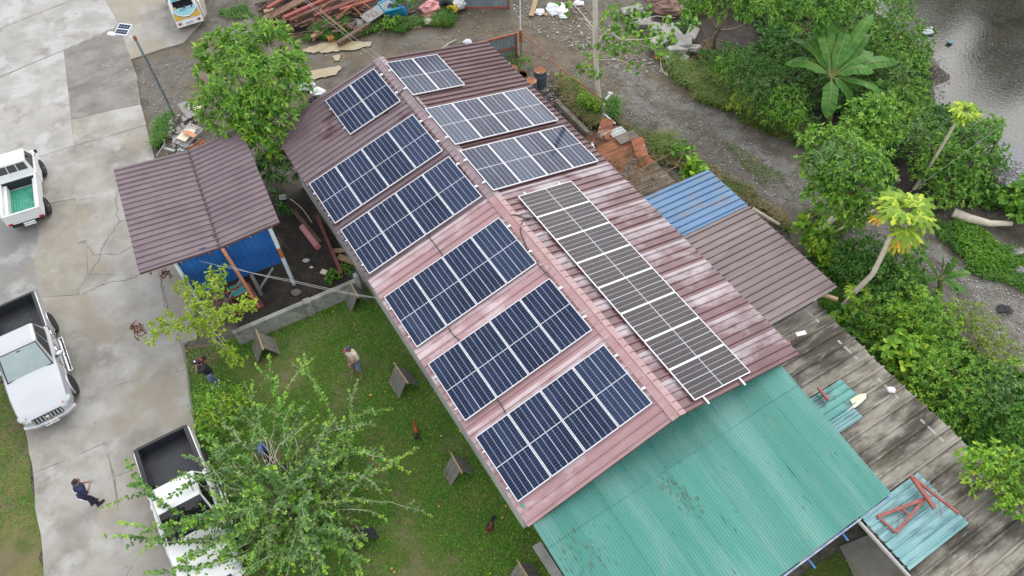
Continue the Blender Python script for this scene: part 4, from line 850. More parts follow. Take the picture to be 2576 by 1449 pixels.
for q, n, h, m in ((P((1668, 130), (1700, 140), (1800, 230), (1960, 330), (2045, 350), (2050, 385), (1940, 345), (1790, 262), (1680, 190)), 9000, .42, 'grass_long'),
                   (P((1770, 170), (1860, 230), (1870, 260), (1780, 215)), 1800, .6, 'grass_long'),
                   (P((760, 95), (900, 70), (960, 62), (1150, 45), (1150, 65), (1010, 80), (880, 95), (790, 108)), 4500, .28, 'grass_lush'),
                   (P((790, 72), (870, 55), (880, 75), (800, 95)), 1800, .4, 'grass_lush'), (P((1085, 40), (1140, 38), (1140, 65), (1080, 62)), 1100, .45, 'grass_lush'),
                   (P((398, 310), (430, 290), (445, 310), (420, 350), (400, 395), (385, 390)), 1800, .35, 'grass_lush'), (P((545, 35), (620, 15), (640, 40), (570, 55)), 700, .2, 'grass_lush'),
                   (P((1405, 215), (1450, 225), (1510, 275), (1520, 320), (1480, 320), (1420, 260)), 4200, .4, 'grass_dry'), (P((1515, 255), (1545, 265), (1550, 295), (1525, 300)), 900, .45, 'grass_lush'),
                   (P((1545, 300), (1640, 340), (1720, 400), (1820, 440), (1930, 520), (2000, 560), (2000, 590), (1900, 520), (1740, 450), (1620, 400)), 5500, .26, 'grass_dry'),
                   (P((1640, 350), (1690, 350), (1690, 395), (1640, 390)), 900, .45, 'grass_long'), (P((1820, 355), (1870, 385), (1960, 430), (1990, 470), (1950, 465), (1860, 405)), 700, .10, 'grass_long'),
                   (P((2370, 570), (2440, 590), (2576, 640), (2700, 720), (2700, 800), (2560, 730), (2440, 690), (2380, 620)), 6000, .22, 'grass_lush'),
                   (P((2050, 760), (2110, 740), (2140, 830), (2200, 900), (2170, 910), (2090, 820)), 2500, .4, 'grass_lush'),
                   (P((2210, 930), (2300, 1000), (2420, 1100), (2440, 1160), (2380, 1110), (2260, 990)), 5000, .25, 'grass_lush'), (P((2160, 560), (2110, 590), (2020, 540), (1985, 535)), 900, .35, 'grass_long')):
    blades('long_grass', jit(q, .5, .17, n), n, h, .011, M[m], 1.1, curve=True)
HOLES = [P((2225, 415), (2290, 405), (2345, 440), (2330, 490), (2250, 480)), P((2030, 285), (2110, 295), (2130, 345), (2060, 350)), P((1735, 45), (1800, 30), (1900, 60), (1910, 120), (1820, 150), (1745, 140))]
def cover(name, poly, n, z0, z1, L_, W_, mm, per=5, droop=.25, zfun=None):
    c = scatter(jit(poly, .7, .25, n), n)
    for h_ in HOLES: c = c[~inside(h_, c[:, 0], c[:, 1])]
    n = len(c); z = gz(c[:, 0], c[:, 1]) + z0 + (z1 - z0) * (.5 + .25 * (np.sin(c[:, 0] * 1.9) + np.sin(c[:, 1] * 2.3 + c[:, 0]))) * RNG.uniform(.35, 1, n)
    tips = np.c_[c, z]; dirs = nrm(RNG.normal(0, .45, (n, 3)) + np.array([0, 0, 1]))
    o = LV().add(leaves(tips, dirs, per, L_, W_, droop)).build(name, M[mm]); o['kind'] = 'stuff'; return o
THICK = P((1720, 20), (1800, -60), (2200, -60), (2210, 60), (2320, 130), (2335, 235), (2405, 300), (2460, 380), (2500, 470), (2480, 520), (2300, 500), (2180, 430), (2060, 350), (1960, 310), (1850, 230), (1790, 190), (1720, 120))
cover('undergrowth', THICK, 7000, .1, .9, .22, .09, 'lf_dark')
cover('undergrowth', P((2010, 545), (2100, 600), (2200, 660), (2300, 710), (2380, 800), (2480, 900), (2620, 1000), (2700, 1500), (2576, 1290), (2450, 1150), (2260, 950), (2100, 800), (2060, 740)), 6500, .05, .6, .2, .09, 'lf_deep')
cover('ground_creeper', P((2400, 580), (2500, 610), (2600, 640), (2700, 740), (2560, 720), (2450, 680)), 1500, .05, .3, .14, .09, 'lf_mid')
cover('ground_creeper', P((2380, 480), (2480, 470), (2600, 460), (2700, 560), (2560, 540), (2440, 530)), 1300, .05, .5, .2, .1, 'lf_deep')
cover('fence_vine', P((1400, 190), (1420, 190), (1470, 245), (1500, 290), (1480, 300), (1430, 250)), 420, .1, .9, .12, .06, 'lf_bright')
cover('weeds', P((690, 470), (720, 480), (725, 560), (700, 560)), 60, .02, .25, .16, .08, 'lf_dark'); cover('weeds', P((820, 690), (870, 660), (900, 640), (880, 600), (900, 610), (910, 660), (830, 720)), 110, .02, .25, .16, .08, 'lf_mid')
# big broadleaf tree beside the gable
tree('broadleaf_tree', 'bushy broadleaf tree with glossy leaves between mauve shed roof and gable end', 'tree', (690, 400), [(560, 140, 4.2, .95), (615, 118, 4.4, .95), (690, 120, 4.4, 1.05), (735, 170, 3.9, .7), (530, 190, 4, .55), (545, 265, 3.7, .85), (610, 205, 4.6, 1.25), (690, 215, 4.3, 1.15), (600, 300, 3.5, 1.0), (665, 295, 3.7, 1.15), (715, 270, 3.4, .8), (640, 345, 3, .8), (685, 365, 2.6, .95), (700, 420, 2, .7)], 'lf_mid', .30, .095, per=8, dens=85, droop=.45, trunk=.13, seed=1)
tree('young_tree', 'thin young tree with sparse yellow-green leaves in front of the blue shed', 'tree', (533, 852), [(550, 690, 2.7, .28), (545, 715, 2.6, .32), (460, 722, 2.4, .25), (490, 745, 2.4, .38), (520, 740, 2.5, .3), (505, 790, 2.3, .42), (545, 800, 2.2, .35), (580, 790, 2.1, .36), (620, 770, 2.0, .3), (420, 800, 2.1, .2), (400, 822, 2, .22), (440, 830, 2, .28), (380, 855, 1.9, .15), (475, 815, 2, .3), (500, 830, 1.9, .3), (545, 840, 1.8, .32), (570, 880, 1.2, .22), (590, 905, .9, .25)], 'lf_yellow', .12, .055, per=8, dens=330, droop=.2, trunk=.035, seed=2, bark='bark_pale', fork=.7)
for i, (x, y, z) in enumerate(((345, 822, 2), (351, 838, 1.95), (420, 692, 2.5))):
    rg = np.random.default_rng(i); tp, dr = clump(at(x, y, z), .13, 22, rg); o = LV().add(leaves(tp, dr, 4, .1, .05, .5, rg=rg)).build('dead_leaves', M['lf_dead']); tag(o, ['dark red dead leaf cluster at the tip of a bare twig', 'second dead leaf cluster, lower one on the bare twig', 'dead leaf cluster hanging by the corner of shed roof'][i], 'dead leaves')
tree('shrub', 'dense bright green rounded shrub beside the concrete driveway', 'shrub', (548, 1075), [(525, 995, .6, .42), (562, 992, .65, .42), (508, 1030, .6, .42), (545, 1030, .8, .5), (588, 1025, .7, .45), (525, 1070, .5, .45), (570, 1070, .5, .42), (602, 995, .5, .32)], 'lf_bright', .085, .045, per=7, dens=420, droop=.1, trunk=.05, seed=3, inner=.6)
# arching foreground bush
rg = np.random.default_rng(11); bz0 = at(752, 1300); fb_ = thing('arching_bush', 'large sprawling bush with long arching leafy branches overhanging the white pickup', 'bush', bz0)
TIPS = [(255, 1280, 1.3), (262, 1352, 1.1), (312, 1150, 1.6), (365, 1440, .9), (300, 1310, 1.5), (682, 890, 1.9), (752, 905, 2.0), (790, 905, 1.8), (900, 955, 1.9), (980, 1026, 1.7), (1052, 1124, 1.6), (1030, 1188, 1.7), (1085, 1296, 1.3), (964, 1310, 1.4), (940, 1068, 1.9), (870, 1090, 2.2), (640, 960, 2), (600, 1010, 2.1), (560, 1060, 2.1), (520, 1100, 2), (700, 1000, 2.5), (470, 1150, 2.1), (430, 1215, 2.2), (400, 1260, 2.0), (390, 1320, 1.8), (350, 1395, 1.4), (470, 1330, 2.4), (520, 1240, 2.6), (590, 1160, 2.8), (640, 1090, 2.8), (720, 1080, 2.9), (800, 1040, 2.7), (840, 1160, 2.7), (890, 1200, 2.4), (900, 1260, 2.2), (920, 1400, 1.6), (905, 1470, 1.4), (820, 1440, 2.2), (760, 1430, 2.6), (690, 1420, 2.7), (640, 1400, 2.7), (560, 1400, 2.5), (500, 1440, 2.1), (600, 1480, 2.3), (700, 1490, 2.2), (800, 1500, 1.8), (620, 1250, 3.0), (690, 1180, 3.1), (770, 1180, 3.2), (700, 1290, 3.3), (560, 1310, 2.9), (640, 1330, 3.1), (780, 1310, 3.0), (845, 1340, 2.5), (450, 1400, 2.0), (420, 1470, 1.6), (960, 1240, 1.8), (880, 1020, 2.0), (655, 1020, 2.4)]
mt = {k: MB() for k in ('bark_pale', 'bark_brown')}; lvs = {k: LV() for k in ('lf_mid', 'lf_grey', 'lf_bright', 'lf_deep')}
TT = [(at(*q), .72) for q in TIPS]
for _ in range(70):
    a = rg.uniform(0, 6.28); R_ = rg.uniform(.5, 3.3) ; TT.append((bz0 + np.array([math.cos(a) * R_ * 1.05, math.sin(a) * R_, rg.uniform(1.2, 3.0) - .22 * R_]), rg.uniform(.5, .8)))
DV = at(676, 1140, .9); DC = unit(np.array([0, 0, CZ]) - DV)
def clear_of_person(q):
    r = q - DV; s_ = r @ DC; return (s_ < -.2) | (np.linalg.norm(r - s_[:, None] * DC, axis=1) > .42)
def spray(pts, r0, dens, t0, kk, size):
    n_ = len(pts); mt[rg.choice(['bark_pale', 'bark_pale', 'bark_brown'])].tube(pts, np.linspace(r0, .003, n_), 5)
    ln = np.linalg.norm(np.diff(pts, axis=0), axis=1).sum(); nl = max(4, int(ln * (1 - t0) / dens)); ts = np.linspace(t0, 1, nl); q = np.stack([np.interp(ts, np.linspace(0, 1, n_), pts[:, k]) for k in range(3)], 1); tg = nrm(np.gradient(q, axis=0)); keep = (rg.random(nl) < .88) & clear_of_person(q); q, tg = q[keep], tg[keep]; cut = int(len(q) * rg.uniform(.82, 1.0))
    if cut: lvs[kk].add(leaves(q[:cut], tg[:cut], 2, .125 * size, .09 * size, .25, (.75, 1.6), True, rg=rg))
    if cut < len(q): lvs['lf_bright'].add(leaves(q[cut:], tg[cut:], 3, .095 * size, .065 * size, .05, (.5, 1.2), True, rg=rg))
for ti, (tip, _k) in enumerate(TT):
    d = tip - bz0; hr = np.linalg.norm(d[:2]); st = bz0 + np.array([*(unit(np.r_[d[:2] + rg.normal(0, .5, 2), 0])[:2] * rg.uniform(.03, .4)), 0]); side = np.array([-d[1], d[0], 0]) * rg.normal(0, .28)
    c1 = st + np.array([d[0] * .3, d[1] * .3, max(1.0, tip[2] * rg.uniform(.8, 1.1)) + .22 * hr]) + side; n_ = 14; wv_ = rg.normal(0, .09, 3); pts = []
    for t in np.linspace(0, 1, n_): pts.append((1 - t) ** 2 * st + 2 * t * (1 - t) * c1 + t * t * tip + wv_ * math.sin(t * 9))
    pts = np.array(pts) + rg.normal(0, .025, (n_, 3)); kk = rg.choice(['lf_deep', 'lf_grey', 'lf_grey', 'lf_mid']); sz = rg.uniform(.75, 1.25)
    spray(pts, rg.uniform(.012, .032), .058, rg.uniform(.3, .5), kk, sz)
    for _ in range(rg.integers(2, 5)):
        k = rg.integers(5, 12); tg_ = unit(pts[k] - pts[k - 1]); dd = unit(tg_ + rg.normal(0, .55, 3) + BZ * .15); L_ = rg.uniform(.3, .95); sp_ = np.array([pts[k] + dd * L_ * t - BZ * .18 * L_ * t * t + BZ * .05 * math.sin(3 * t) for t in np.linspace(0, 1, 7)]); spray(sp_, .006, .06, .15, kk, sz * .9)
for k, m in mt.items(): m.build('branches', M[k], fb_, smooth=60)
for k, q in lvs.items():
    if q.V: q.build('foliage', M[k], fb_)
# slender pale tree by the gravel road
tb = at(1508, 262); sp = thing('slender_tree', 'slender pale-barked tree with sparse heart-shaped leaves beside the gravel road', 'tree', tb)
def on_v(px, py, z): return at(px, py, z)
trk = [tb, at(1502, 205, 1.25), at(1499, 150, 2.5), at(1497, 90, 3.9), at(1498, 40, 5.1), at(1496, -20, 6.5)]
m = MB(); m.tube(trk, [.13, .12, .115, .11, .10, .09], 8)
BR = [([at(1499, 110, 3.5), at(1530, 75, 4.2), at(1560, 98, 4.3), at(1600, 100, 4.4), at(1650, 95, 4.5), at(1690, 72, 4.6)], .03), ([at(1498, 140, 2.8), at(1520, 110, 3.5), at(1535, 90, 4.0)], .018), ([at(1498, 75, 4.3), at(1515, 45, 4.9), at(1522, 30, 5.1)], .02), ([at(1496, 75, 4.2), at(1465, 35, 4.6), at(1440, 8, 4.8), at(1400, 5, 4.8)], .02), ([at(1530, 75, 4.2), at(1600, 55, 4.6), at(1650, 40, 4.8), at(1700, 45, 4.8)], .018), ([at(1499, 115, 3.4), at(1490, 75, 3.8), at(1450, 40, 4.2)], .012), ([at(1560, 98, 4.3), at(1640, 120, 4.2), at(1660, 140, 4.1)], .012), ([at(1500, 200, 1.4), at(1475, 158, 1.9), at(1460, 160, 1.9)], .01), ([at(1497, 60, 4.6), at(1460, 45, 4.6), at(1455, 50, 4.6)], .012), ([at(1498, 150, 2.6), at(1560, 150, 3.6), at(1600, 170, 3.4)], .012)]
for q, r in BR: m.tube(q, np.linspace(r, .006, len(q)), 6)
M['bark_white'] = mat('bark_white', (.58, .52, .42), (.70, .65, .56), 6, .8, .3, 25, layers=[((.34, .30, .24), 5, .6, .72, None, .6)])
m.build('trunk', M['bark_white'], sp, smooth=60)
lv = LV(); rg = np.random.default_rng(21)
for x, y, z, n in ((1575, 95, 4.4, 9), (1560, 60, 4.5, 16), (1600, 75, 4.5, 14), (1640, 80, 4.5, 12), (1690, 60, 4.6, 9), (1735, 50, 4.7, 6), (1610, 115, 4.2, 10), (1665, 140, 4.1, 9), (1560, 120, 3.8, 14), (1540, 110, 3.7, 10), (1580, 140, 3.5, 6), (1465, 160, 1.9, 8), (1500, 150, 2.4, 10), (1500, 180, 1.7, 14), (1480, 115, 3.4, 4), (1590, 40, 4.8, 12), (1540, 20, 5.3, 12), (1420, 8, 4.8, 5), (1650, 100, 4.4, 10), (1700, 90, 4.5, 8), (1530, 60, 4.6, 8), (1515, 105, 3.7, 8), (1620, 20, 5, 10), (1595, 170, 3.4, 6), (1690, 100, 4.5, 6)):
    tp, dr = clump(at(x, y, z), .30, n, rg, -1); lv.add(leaves(tp, dr * (1, 1, .2), 3, .19, .17, .7, (.6, 1.4), True, rg=rg))
lv.build('crown', M['lf_mid'], sp)
# thicket on the river bank: every crown one can tell apart
TK = [
 ('feathery_tree', 'tall feathery-leaved tree at the back of the river thicket', (1800, 130), [(1755, 5, 4.5, .7), (1800, -5, 4.8, .9), (1850, 8, 4.7, .9), (1900, 25, 4.5, .8), (1860, -20, 5, .9), (1730, -8, 4.6, .5)], 'lf_mid', .24, .075, 8, 95, .45, .12),
 ('dense_tree', 'dense dark green tree hanging over the dark stream behind the banana plant', (2020, 110), [(1960, -10, 4.2, 1.0), (2010, 20, 4.4, 1.1), (2070, 10, 4.3, 1.1), (2030, 60, 3.7, .8), (2120, -10, 4.2, 1.0), (1980, 45, 3.6, .7), (2090, 50, 3.6, .8)], 'lf_deep', .2, .08, 7, 90, .4, .13),
 ('round_leaf_vine', 'vine with rounded leaves climbing just behind the banana leaves', (2130, 130), [(2125, 70, 2.8, .6), (2150, 50, 3, .6), (2175, 90, 2.5, .6), (2140, 100, 2.2, .5)], 'lf_mid', .17, .12, 5, 95, .4, .05),
 ('bank_shrub', 'tall shrub at the water edge behind the largest banana leaves', (2250, 150), [(2215, 40, 2.2, .7), (2240, 20, 2.4, .7), (2270, 60, 2, .8), (2300, 100, 1.7, .7), (2250, 90, 2.2, .8), (2310, 130, 1.4, .5), (2275, 10, 1.8, .5)], 'lf_deep', .19, .075, 7, 100, .35, .06),
 ('bank_shrub', 'broad mounded shrub spreading along the stream bank below the banana plant tips', (2270, 230), [(2210, 130, 1.9, .8), (2250, 160, 2, .8), (2290, 190, 1.7, .8), (2240, 200, 1.9, .8), (2290, 240, 1.5, .7), (2215, 240, 1.6, .7), (2260, 260, 1.5, .7), (2320, 280, 1.2, .6), (2290, 130, 1.6, .6)], 'lf_mid', .13, .05, 7, 150, .25, .05),
 ('creeper_mound', 'dark creeper mound covering the dead trunk in the thicket', (1890, 200), [(1830, 150, 1.5, .7), (1870, 170, 1.6, .8), (1920, 190, 1.5, .8), (1900, 240, 1.3, .7), (1950, 150, 1.8, .7), (1960, 230, 1.3, .6), (2000, 250, 1.2, .6), (1990, 190, 1.6, .6)], 'lf_dark', .13, .065, 6, 150, .3, .05),
 ('pinnate_shrub', 'shrub with drooping paired leaflets above the roadside grass', (1900, 240), [(1830, 175, 1.5, .55), (1870, 200, 1.4, .65), (1920, 225, 1.4, .65), (1960, 260, 1.3, .6), (1990, 290, 1.1, .5), (1940, 290, .9, .5), (2010, 310, .9, .4)], 'lf_mid', .25, .07, 8, 120, .5, .05),
 ('yellow_shrub', 'small yellow-green shrub at the edge of the gravel road', (1870, 275), [(1860, 250, .8, .4), (1885, 265, .7, .35), (1850, 270, .6, .3)], 'lf_yellow', .11, .05, 6, 260, .25, .03),
 ('leafy_tree', 'upper crown of leafy saplings beside the dark gap in the thicket', (2210, 390), [(2170, 275, 2.9, .55), (2200, 300, 3, .7), (2150, 300, 2.8, .6), (2230, 320, 2.8, .7), (2190, 340, 2.7, .8), (2250, 285, 2.5, .5), (2160, 340, 2.6, .6), (2215, 255, 2.8, .4)], 'lf_mid', .21, .09, 7, 125, .45, .07),
 ('leafy_tree', 'large full leafy tree overhanging the gravel road by the driftwood', (2160, 560), [(2070, 370, 3.3, .75), (2110, 355, 3.5, .75), (2060, 430, 3.1, .75), (2100, 420, 3.6, .95), (2150, 400, 3.6, .85), (2190, 430, 3.2, .8), (2140, 460, 3.3, .95), (2080, 480, 2.9, .75), (2180, 490, 2.9, .8), (2110, 520, 2.6, .75), (2150, 535, 2.4, .6), (2210, 465, 2.7, .5)], 'lf_mid', .21, .09, 7, 130, .45, .1),
 ('river_bush', 'leafy bush with wide mounds by the stream below the saplings', (2340, 370), [(2290, 310, 1.6, .7), (2330, 330, 1.6, .75), (2300, 360, 1.6, .7), (2350, 380, 1.5, .8), (2400, 330, 1.3, .6), (2390, 400, 1.4, .7), (2330, 420, 1.3, .6)], 'lf_mid', .15, .065, 6, 150, .3, .05),
 ('river_bush', 'bush behind the pale leaning papaya trunk on the river bank', (2430, 420), [(2420, 350, 1.7, .7), (2460, 330, 1.6, .7), (2480, 380, 1.4, .7), (2430, 410, 1.5, .7), (2490, 330, 1.3, .5), (2500, 420, 1.0, .5), (2440, 460, 1.0, .6), (2380, 450, 1.2, .6)], 'lf_deep', .17, .08, 6, 140, .35, .05),
 ('river_bush', 'small bush between the two papaya trunks beside the dark bare gap', (2370, 490), [(2340, 450, 1, .5), (2390, 490, .9, .55), (2350, 490, .8, .5), (2420, 500, .7, .5), (2310, 430, 1, .4)], 'lf_mid', .16, .075, 6, 140, .35, .04),
 ('broad_bush', 'bush with large lobed leaves at the photo edge above the fallen log', (2576, 500), [(2550, 490, .9, .45), (2585, 480, 1, .5), (2570, 520, .8, .5), (2600, 540, .7, .5)], 'lf_mid', .26, .17, 5, 90, .35, .04),
 ('pointed_leaf_plant', 'plant with big pointed bright leaves at the corner of the brown lean-to', (2045, 625), [(2025, 575, .9, .35), (2060, 590, .9, .35), (2045, 615, .7, .35), (2085, 600, .7, .3), (2070, 635, .5, .35), (2090, 660, .5, .3)], 'lf_bright', .26, .12, 6, 95, .2, .04),
 ('pinnate_shrub', 'dark shrub with long drooping leaflets under the papaya crown', (2210, 700), [(2150, 635, 1.2, .55), (2200, 640, 1.3, .6), (2250, 655, 1.2, .6), (2290, 640, 1, .5), (2180, 690, 1, .6), (2240, 710, 1, .6), (2290, 700, .8, .5), (2210, 750, .8, .6), (2130, 680, .8, .5)], 'lf_dark', .23, .07, 8, 130, .5, .05),
 ('willowy_bush', 'bush with narrow willow-like leaves beside the weathered roof edge', (2220, 820), [(2180, 785, 1, .55), (2220, 800, 1.1, .6), (2255, 790, 1.1, .55), (2240, 840, .9, .6), (2190, 840, .7, .5), (2280, 850, .8, .5), (2170, 815, .7, .45)], 'lf_mid', .15, .035, 8, 190, .2, .04),
 ('tip_flush_bush', 'tall bush with pale yellow-green new leaves below the small banana plant', (2350, 850), [(2300, 745, 1.8, .45), (2330, 760, 1.8, .5), (2290, 790, 1.6, .5), (2340, 805, 1.7, .6), (2300, 840, 1.3, .5), (2380, 800, 1.5, .55), (2370, 850, 1.4, .6), (2320, 870, 1.1, .5)], 'lf_bright', .15, .07, 7, 170, .3, .05),
 ('twiggy_bush', 'loose olive-green bush beside the gravel road with slender twigs', (2460, 870), [(2410, 790, 1.4, .55), (2450, 800, 1.4, .6), (2480, 840, 1.2, .6), (2430, 850, 1.2, .6), (2500, 890, 1, .55), (2540, 880, .9, .5), (2470, 890, 1, .5)], 'lf_olive', .12, .045, 6, 170, .25, .04),
 ('big_leaf_creeper', 'creeper with big round pale leaves over the bushes by the weathered roof', (2290, 930), [(2250, 880, 1.2, .4), (2285, 875, 1.3, .45), (2320, 885, 1.2, .4), (2270, 905, 1.1, .4), (2310, 915, 1, .4), (2340, 900, 1, .35), (2300, 940, .7, .4)], 'lf_bright', .30, .26, 3, 75, .35, .03),
 ('round_leaf_plant', 'plant with big round dark leaves at the foot of the leaning papaya', (2140, 830), [(2130, 800, .6, .3), (2150, 815, .6, .3), (2165, 800, .7, .3), (2145, 840, .5, .25)], 'lf_deep', .26, .24, 3, 110, .3, .03),
 ('dense_bush', 'dense dark bush filling the corner below the big-leaf creeper', (2430, 990), [(2350, 940, 1.3, .6), (2400, 930, 1.4, .65), (2450, 940, 1.3, .65), (2500, 960, 1.2, .6), (2380, 990, 1.1, .6), (2430, 990, 1.2, .65), (2490, 1010, 1, .6), (2550, 990, 1, .6), (2360, 1040, .8, .5), (2420, 1050, .7, .5), (2560, 940, 1, .5)], 'lf_mid', .14, .06, 7, 165, .3, .05),
 ('fine_leaf_bush', 'fine-leaved low bush along the weathered roof edge', (2270, 970), [(2220, 915, .8, .4), (2250, 950, .8, .45), (2290, 985, .8, .45), (2320, 1020, .7, .45), (2350, 1070, .5, .4), (2240, 985, .5, .35)], 'lf_bright', .12, .05, 7, 240, .2, .03),
 ('leafy_branch', 'bright leafy bush reaching over the weathered roof at the photo edge', (2600, 1220), [(2440, 1155, 2.7, .35), (2470, 1165, 2.8, .4), (2450, 1200, 2.6, .35), (2500, 1150, 2.9, .45), (2540, 1170, 2.9, .5), (2510, 1200, 2.8, .45), (2560, 1210, 2.8, .5), (2530, 1245, 2.6, .45), (2560, 1270, 2.5, .4), (2520, 1275, 2.4, .3), (2590, 1180, 2.8, .5)], 'lf_bright', .15, .095, 6, 150, .4, .06),
 ('corner_bush', 'bush at the corner of the photo above the leaf litter', (2560, 1110), [(2530, 1080, .9, .5), (2570, 1060, 1.1, .6), (2590, 1120, 1, .6), (2560, 1140, .7, .4)], 'lf_deep', .16, .07, 7, 150, .3, .04),
 ('young_shrub', 'young shrub with big oval leaves in front of the blue roof sheets', (1745, 450), [(1740, 425, .8, .3), (1760, 432, .8, .3), (1750, 445, .6, .3), (1735, 445, .6, .25)], 'lf_bright', .28, .22, 4, 90, .3, .025),
 ('weed_plant', 'leafy weed with broad leaves beside the mossy shelter roof', (1720, 390), [(1715, 370, .5, .22), (1730, 382, .45, .25), (1705, 385, .4, .22)], 'lf_mid', .2, .14, 5, 130, .3, .02),
 ('weed_plant', 'small weed clump growing between the rusty drums', (1310, 160), [(1292, 150, .5, .3), (1320, 158, .45, .3), (1300, 170, .3, .25)], 'lf_mid', .12, .06, 6, 260, .2, .02),
 ('hanging_vine', 'leafy vine hanging over the blue door on the scrap heap', (1005, 20), [(995, -2, 1.8, .35), (1010, -8, 1.9, .35), (1040, 10, 1.4, .25)], 'lf_deep', .2, .12, 5, 100, .5, .02),
 ('weed_plant', 'leafy weed growing below the scrap heap by the muddy lane', (985, 65), [(980, 58, .4, .3), (1000, 52, .4, .25), (960, 70, .3, .25)], 'lf_bright', .12, .06, 6, 230, .2, .02),
]
for i, (nm, lb, bs, cl, lm, l_, w_, per, dn_, dr, tr) in enumerate(TK):
    tree(nm, lb, 'tree' if 'tree' in nm else 'vine' if 'vine' in nm or 'creeper' in nm else 'plant' if ('plant' in nm or 'weed' in nm) else 'bush', bs, cl, lm, l_, w_, per, dn_, dr, tr, seed=40 + i, big=w_ > .1, group='bushes and trees by the stream' if bs[0] > 1780 else None, bark='bark_brown')
# banana plants, every leaf a part
def banana_leaf(root, tip, peak, wd, m, parent, rg, tears=.5):
    root, tip = np.asarray(root, float), np.asarray(tip, float); c1 = (root + tip) / 2 + BZ * peak; n = 17; b = MB()
    ps = [(1 - t) ** 2 * root + 2 * t * (1 - t) * c1 + t * t * tip for t in np.linspace(0, 1, n)]
    tg = [unit(ps[min(i + 1, n - 1)] - ps[max(i - 1, 0)]) for i in range(n)]
    tw = rg.uniform(-.5, .5)
    for sd in (-1, 1):
        for i in range(2, n - 1):
            s0 = unit(np.cross(tg[i], BZ + rg.normal(0, .03, 3))); s0 = unit(s0 + BZ * (tw * .5)) ; t0, t1 = i / (n - 1), (i + 1) / (n - 1)
            w0 = wd * min(1, (t0 - .08) * 5) * (1 - max(0, t0 - .72) ** 1.5 * 6.2); w1 = wd * min(1, (t1 - .08) * 5) * (1 - max(0, t1 - .72) ** 1.5 * 6.2); w1 = max(w1, .01)
            dp = -rg.uniform(.14, .26) if rg.random() < tears else -.18; g = .96 if rg.random() < tears else 1.0
            a, c = ps[i], ps[i + 1]; e = a + (c - a) * g
            q = [a, e, e + (s0 * sd + BZ * dp) * w1 / 1.0 - tg[i] * 0, a + (s0 * sd + BZ * dp) * w0]
            q[2] = q[2] + tg[i] * w1 * .25; q[3] = q[3] + tg[i] * w0 * .25
            b.add(q, [(0, 1, 2, 3)] if sd < 0 else [(3, 2, 1, 0)])
    o = b.build('leaf', M[m], parent); r = MB(); r.tube(ps, np.linspace(.025, .006, n), 5); r.build('midrib', M['stem_green'], o); return o
def banana(label, base, stem_top, tips, wd, m, seed, peak=.6):
    rg = np.random.default_rng(seed); b0 = at(*base); t = thing('banana_plant', label, 'banana plant', b0); st = at(*stem_top)
    q = MB(); q.tube([b0, (b0 + st) / 2 + rg.normal(0, .03, 3), st], [.12, .10, .06], 10); q.build('stem', M['stem_green'], t, smooth=60)
    for x, y, z in tips: banana_leaf(st - BZ * .1, at(x, y, z), peak * rg.uniform(.6, 1.3), wd * rg.uniform(.85, 1.1), m, t, rg)
    return t
banana('tall banana plant with long torn leaves fanning out in the river thicket', (2085, 310), (2092, 192, 2.3), [(2196, 36, 3.9), (2186, 86, 3.3), (2264, 156, 2.3), (2198, 181, 2.6), (2230, 238, 1.9), (2080, 298, 1.5), (1976, 160, 2.3), (1990, 98, 2.9), (2042, 92, 3.2), (2098, 46, 3.8), (2198, 132, 2.9), (2146, 264, 1.4), (2050, 60, 3.6), (2130, 75, 3.6)], .31, 'lf_banana', 3, .85)
banana('small banana plant with short upright leaves beside the gravel road', (2365, 735), (2365, 700, .9), [(2315, 640, 1.9), (2370, 637, 2.2), (2410, 650, 2.0), (2443, 688, 1.4), (2440, 745, .6), (2412, 745, .5), (2300, 705, .9)], .17, 'lf_banana', 4, .5)
banana('young banana plant with two broad leaves behind the pale papaya trunk', (2510, 400), (2500, 370, .9), [(2518, 295, 1.5), (2500, 350, 1.4)], .22, 'lf_banana', 5, .3)
def papaya_leaf(c, d, size, m, parent, rg, drop=.35):
    d = unit(d); s0 = unit(np.cross(d, BZ)); b = MB(); 
    for k in range(9):
        a = (k - 4) * .62; ln = size * (1 - abs(k - 4) * .09); ax_ = d * math.cos(a) + s0 * math.sin(a); sd = -d * math.sin(a) + s0 * math.cos(a)
        P0 = [(.0, .03), (.35, .085), (.5, .2), (.62, .09), (.8, .15), (1.0, 0)]
        Lp = [c + ax_ * ln * x + sd * ln * y - BZ * (drop * ln * x * x + .25 * ln * abs(y)) for x, y in P0]; Rp = [c + ax_ * ln * x - sd * ln * y - BZ * (drop * ln * x * x + .25 * ln * abs(y)) for x, y in P0[:-1]]; Mp = [c + ax_ * ln * x - BZ * (drop * ln * x * x) for x, y in P0[:-1]]
        V = Lp + Rp + Mp; n = 6
        fs = [(11 + i, 11 + i + 1, i + 1, i) for i in range(4)] + [(15, 5, 4)] + [(6 + i, 6 + i + 1, 11 + i + 1, 11 + i) for i in range(4)] + [(10, 5, 15)]
        b.add(V, [f[::-1] for f in fs])
    return b.build('leaf', M[m], parent)
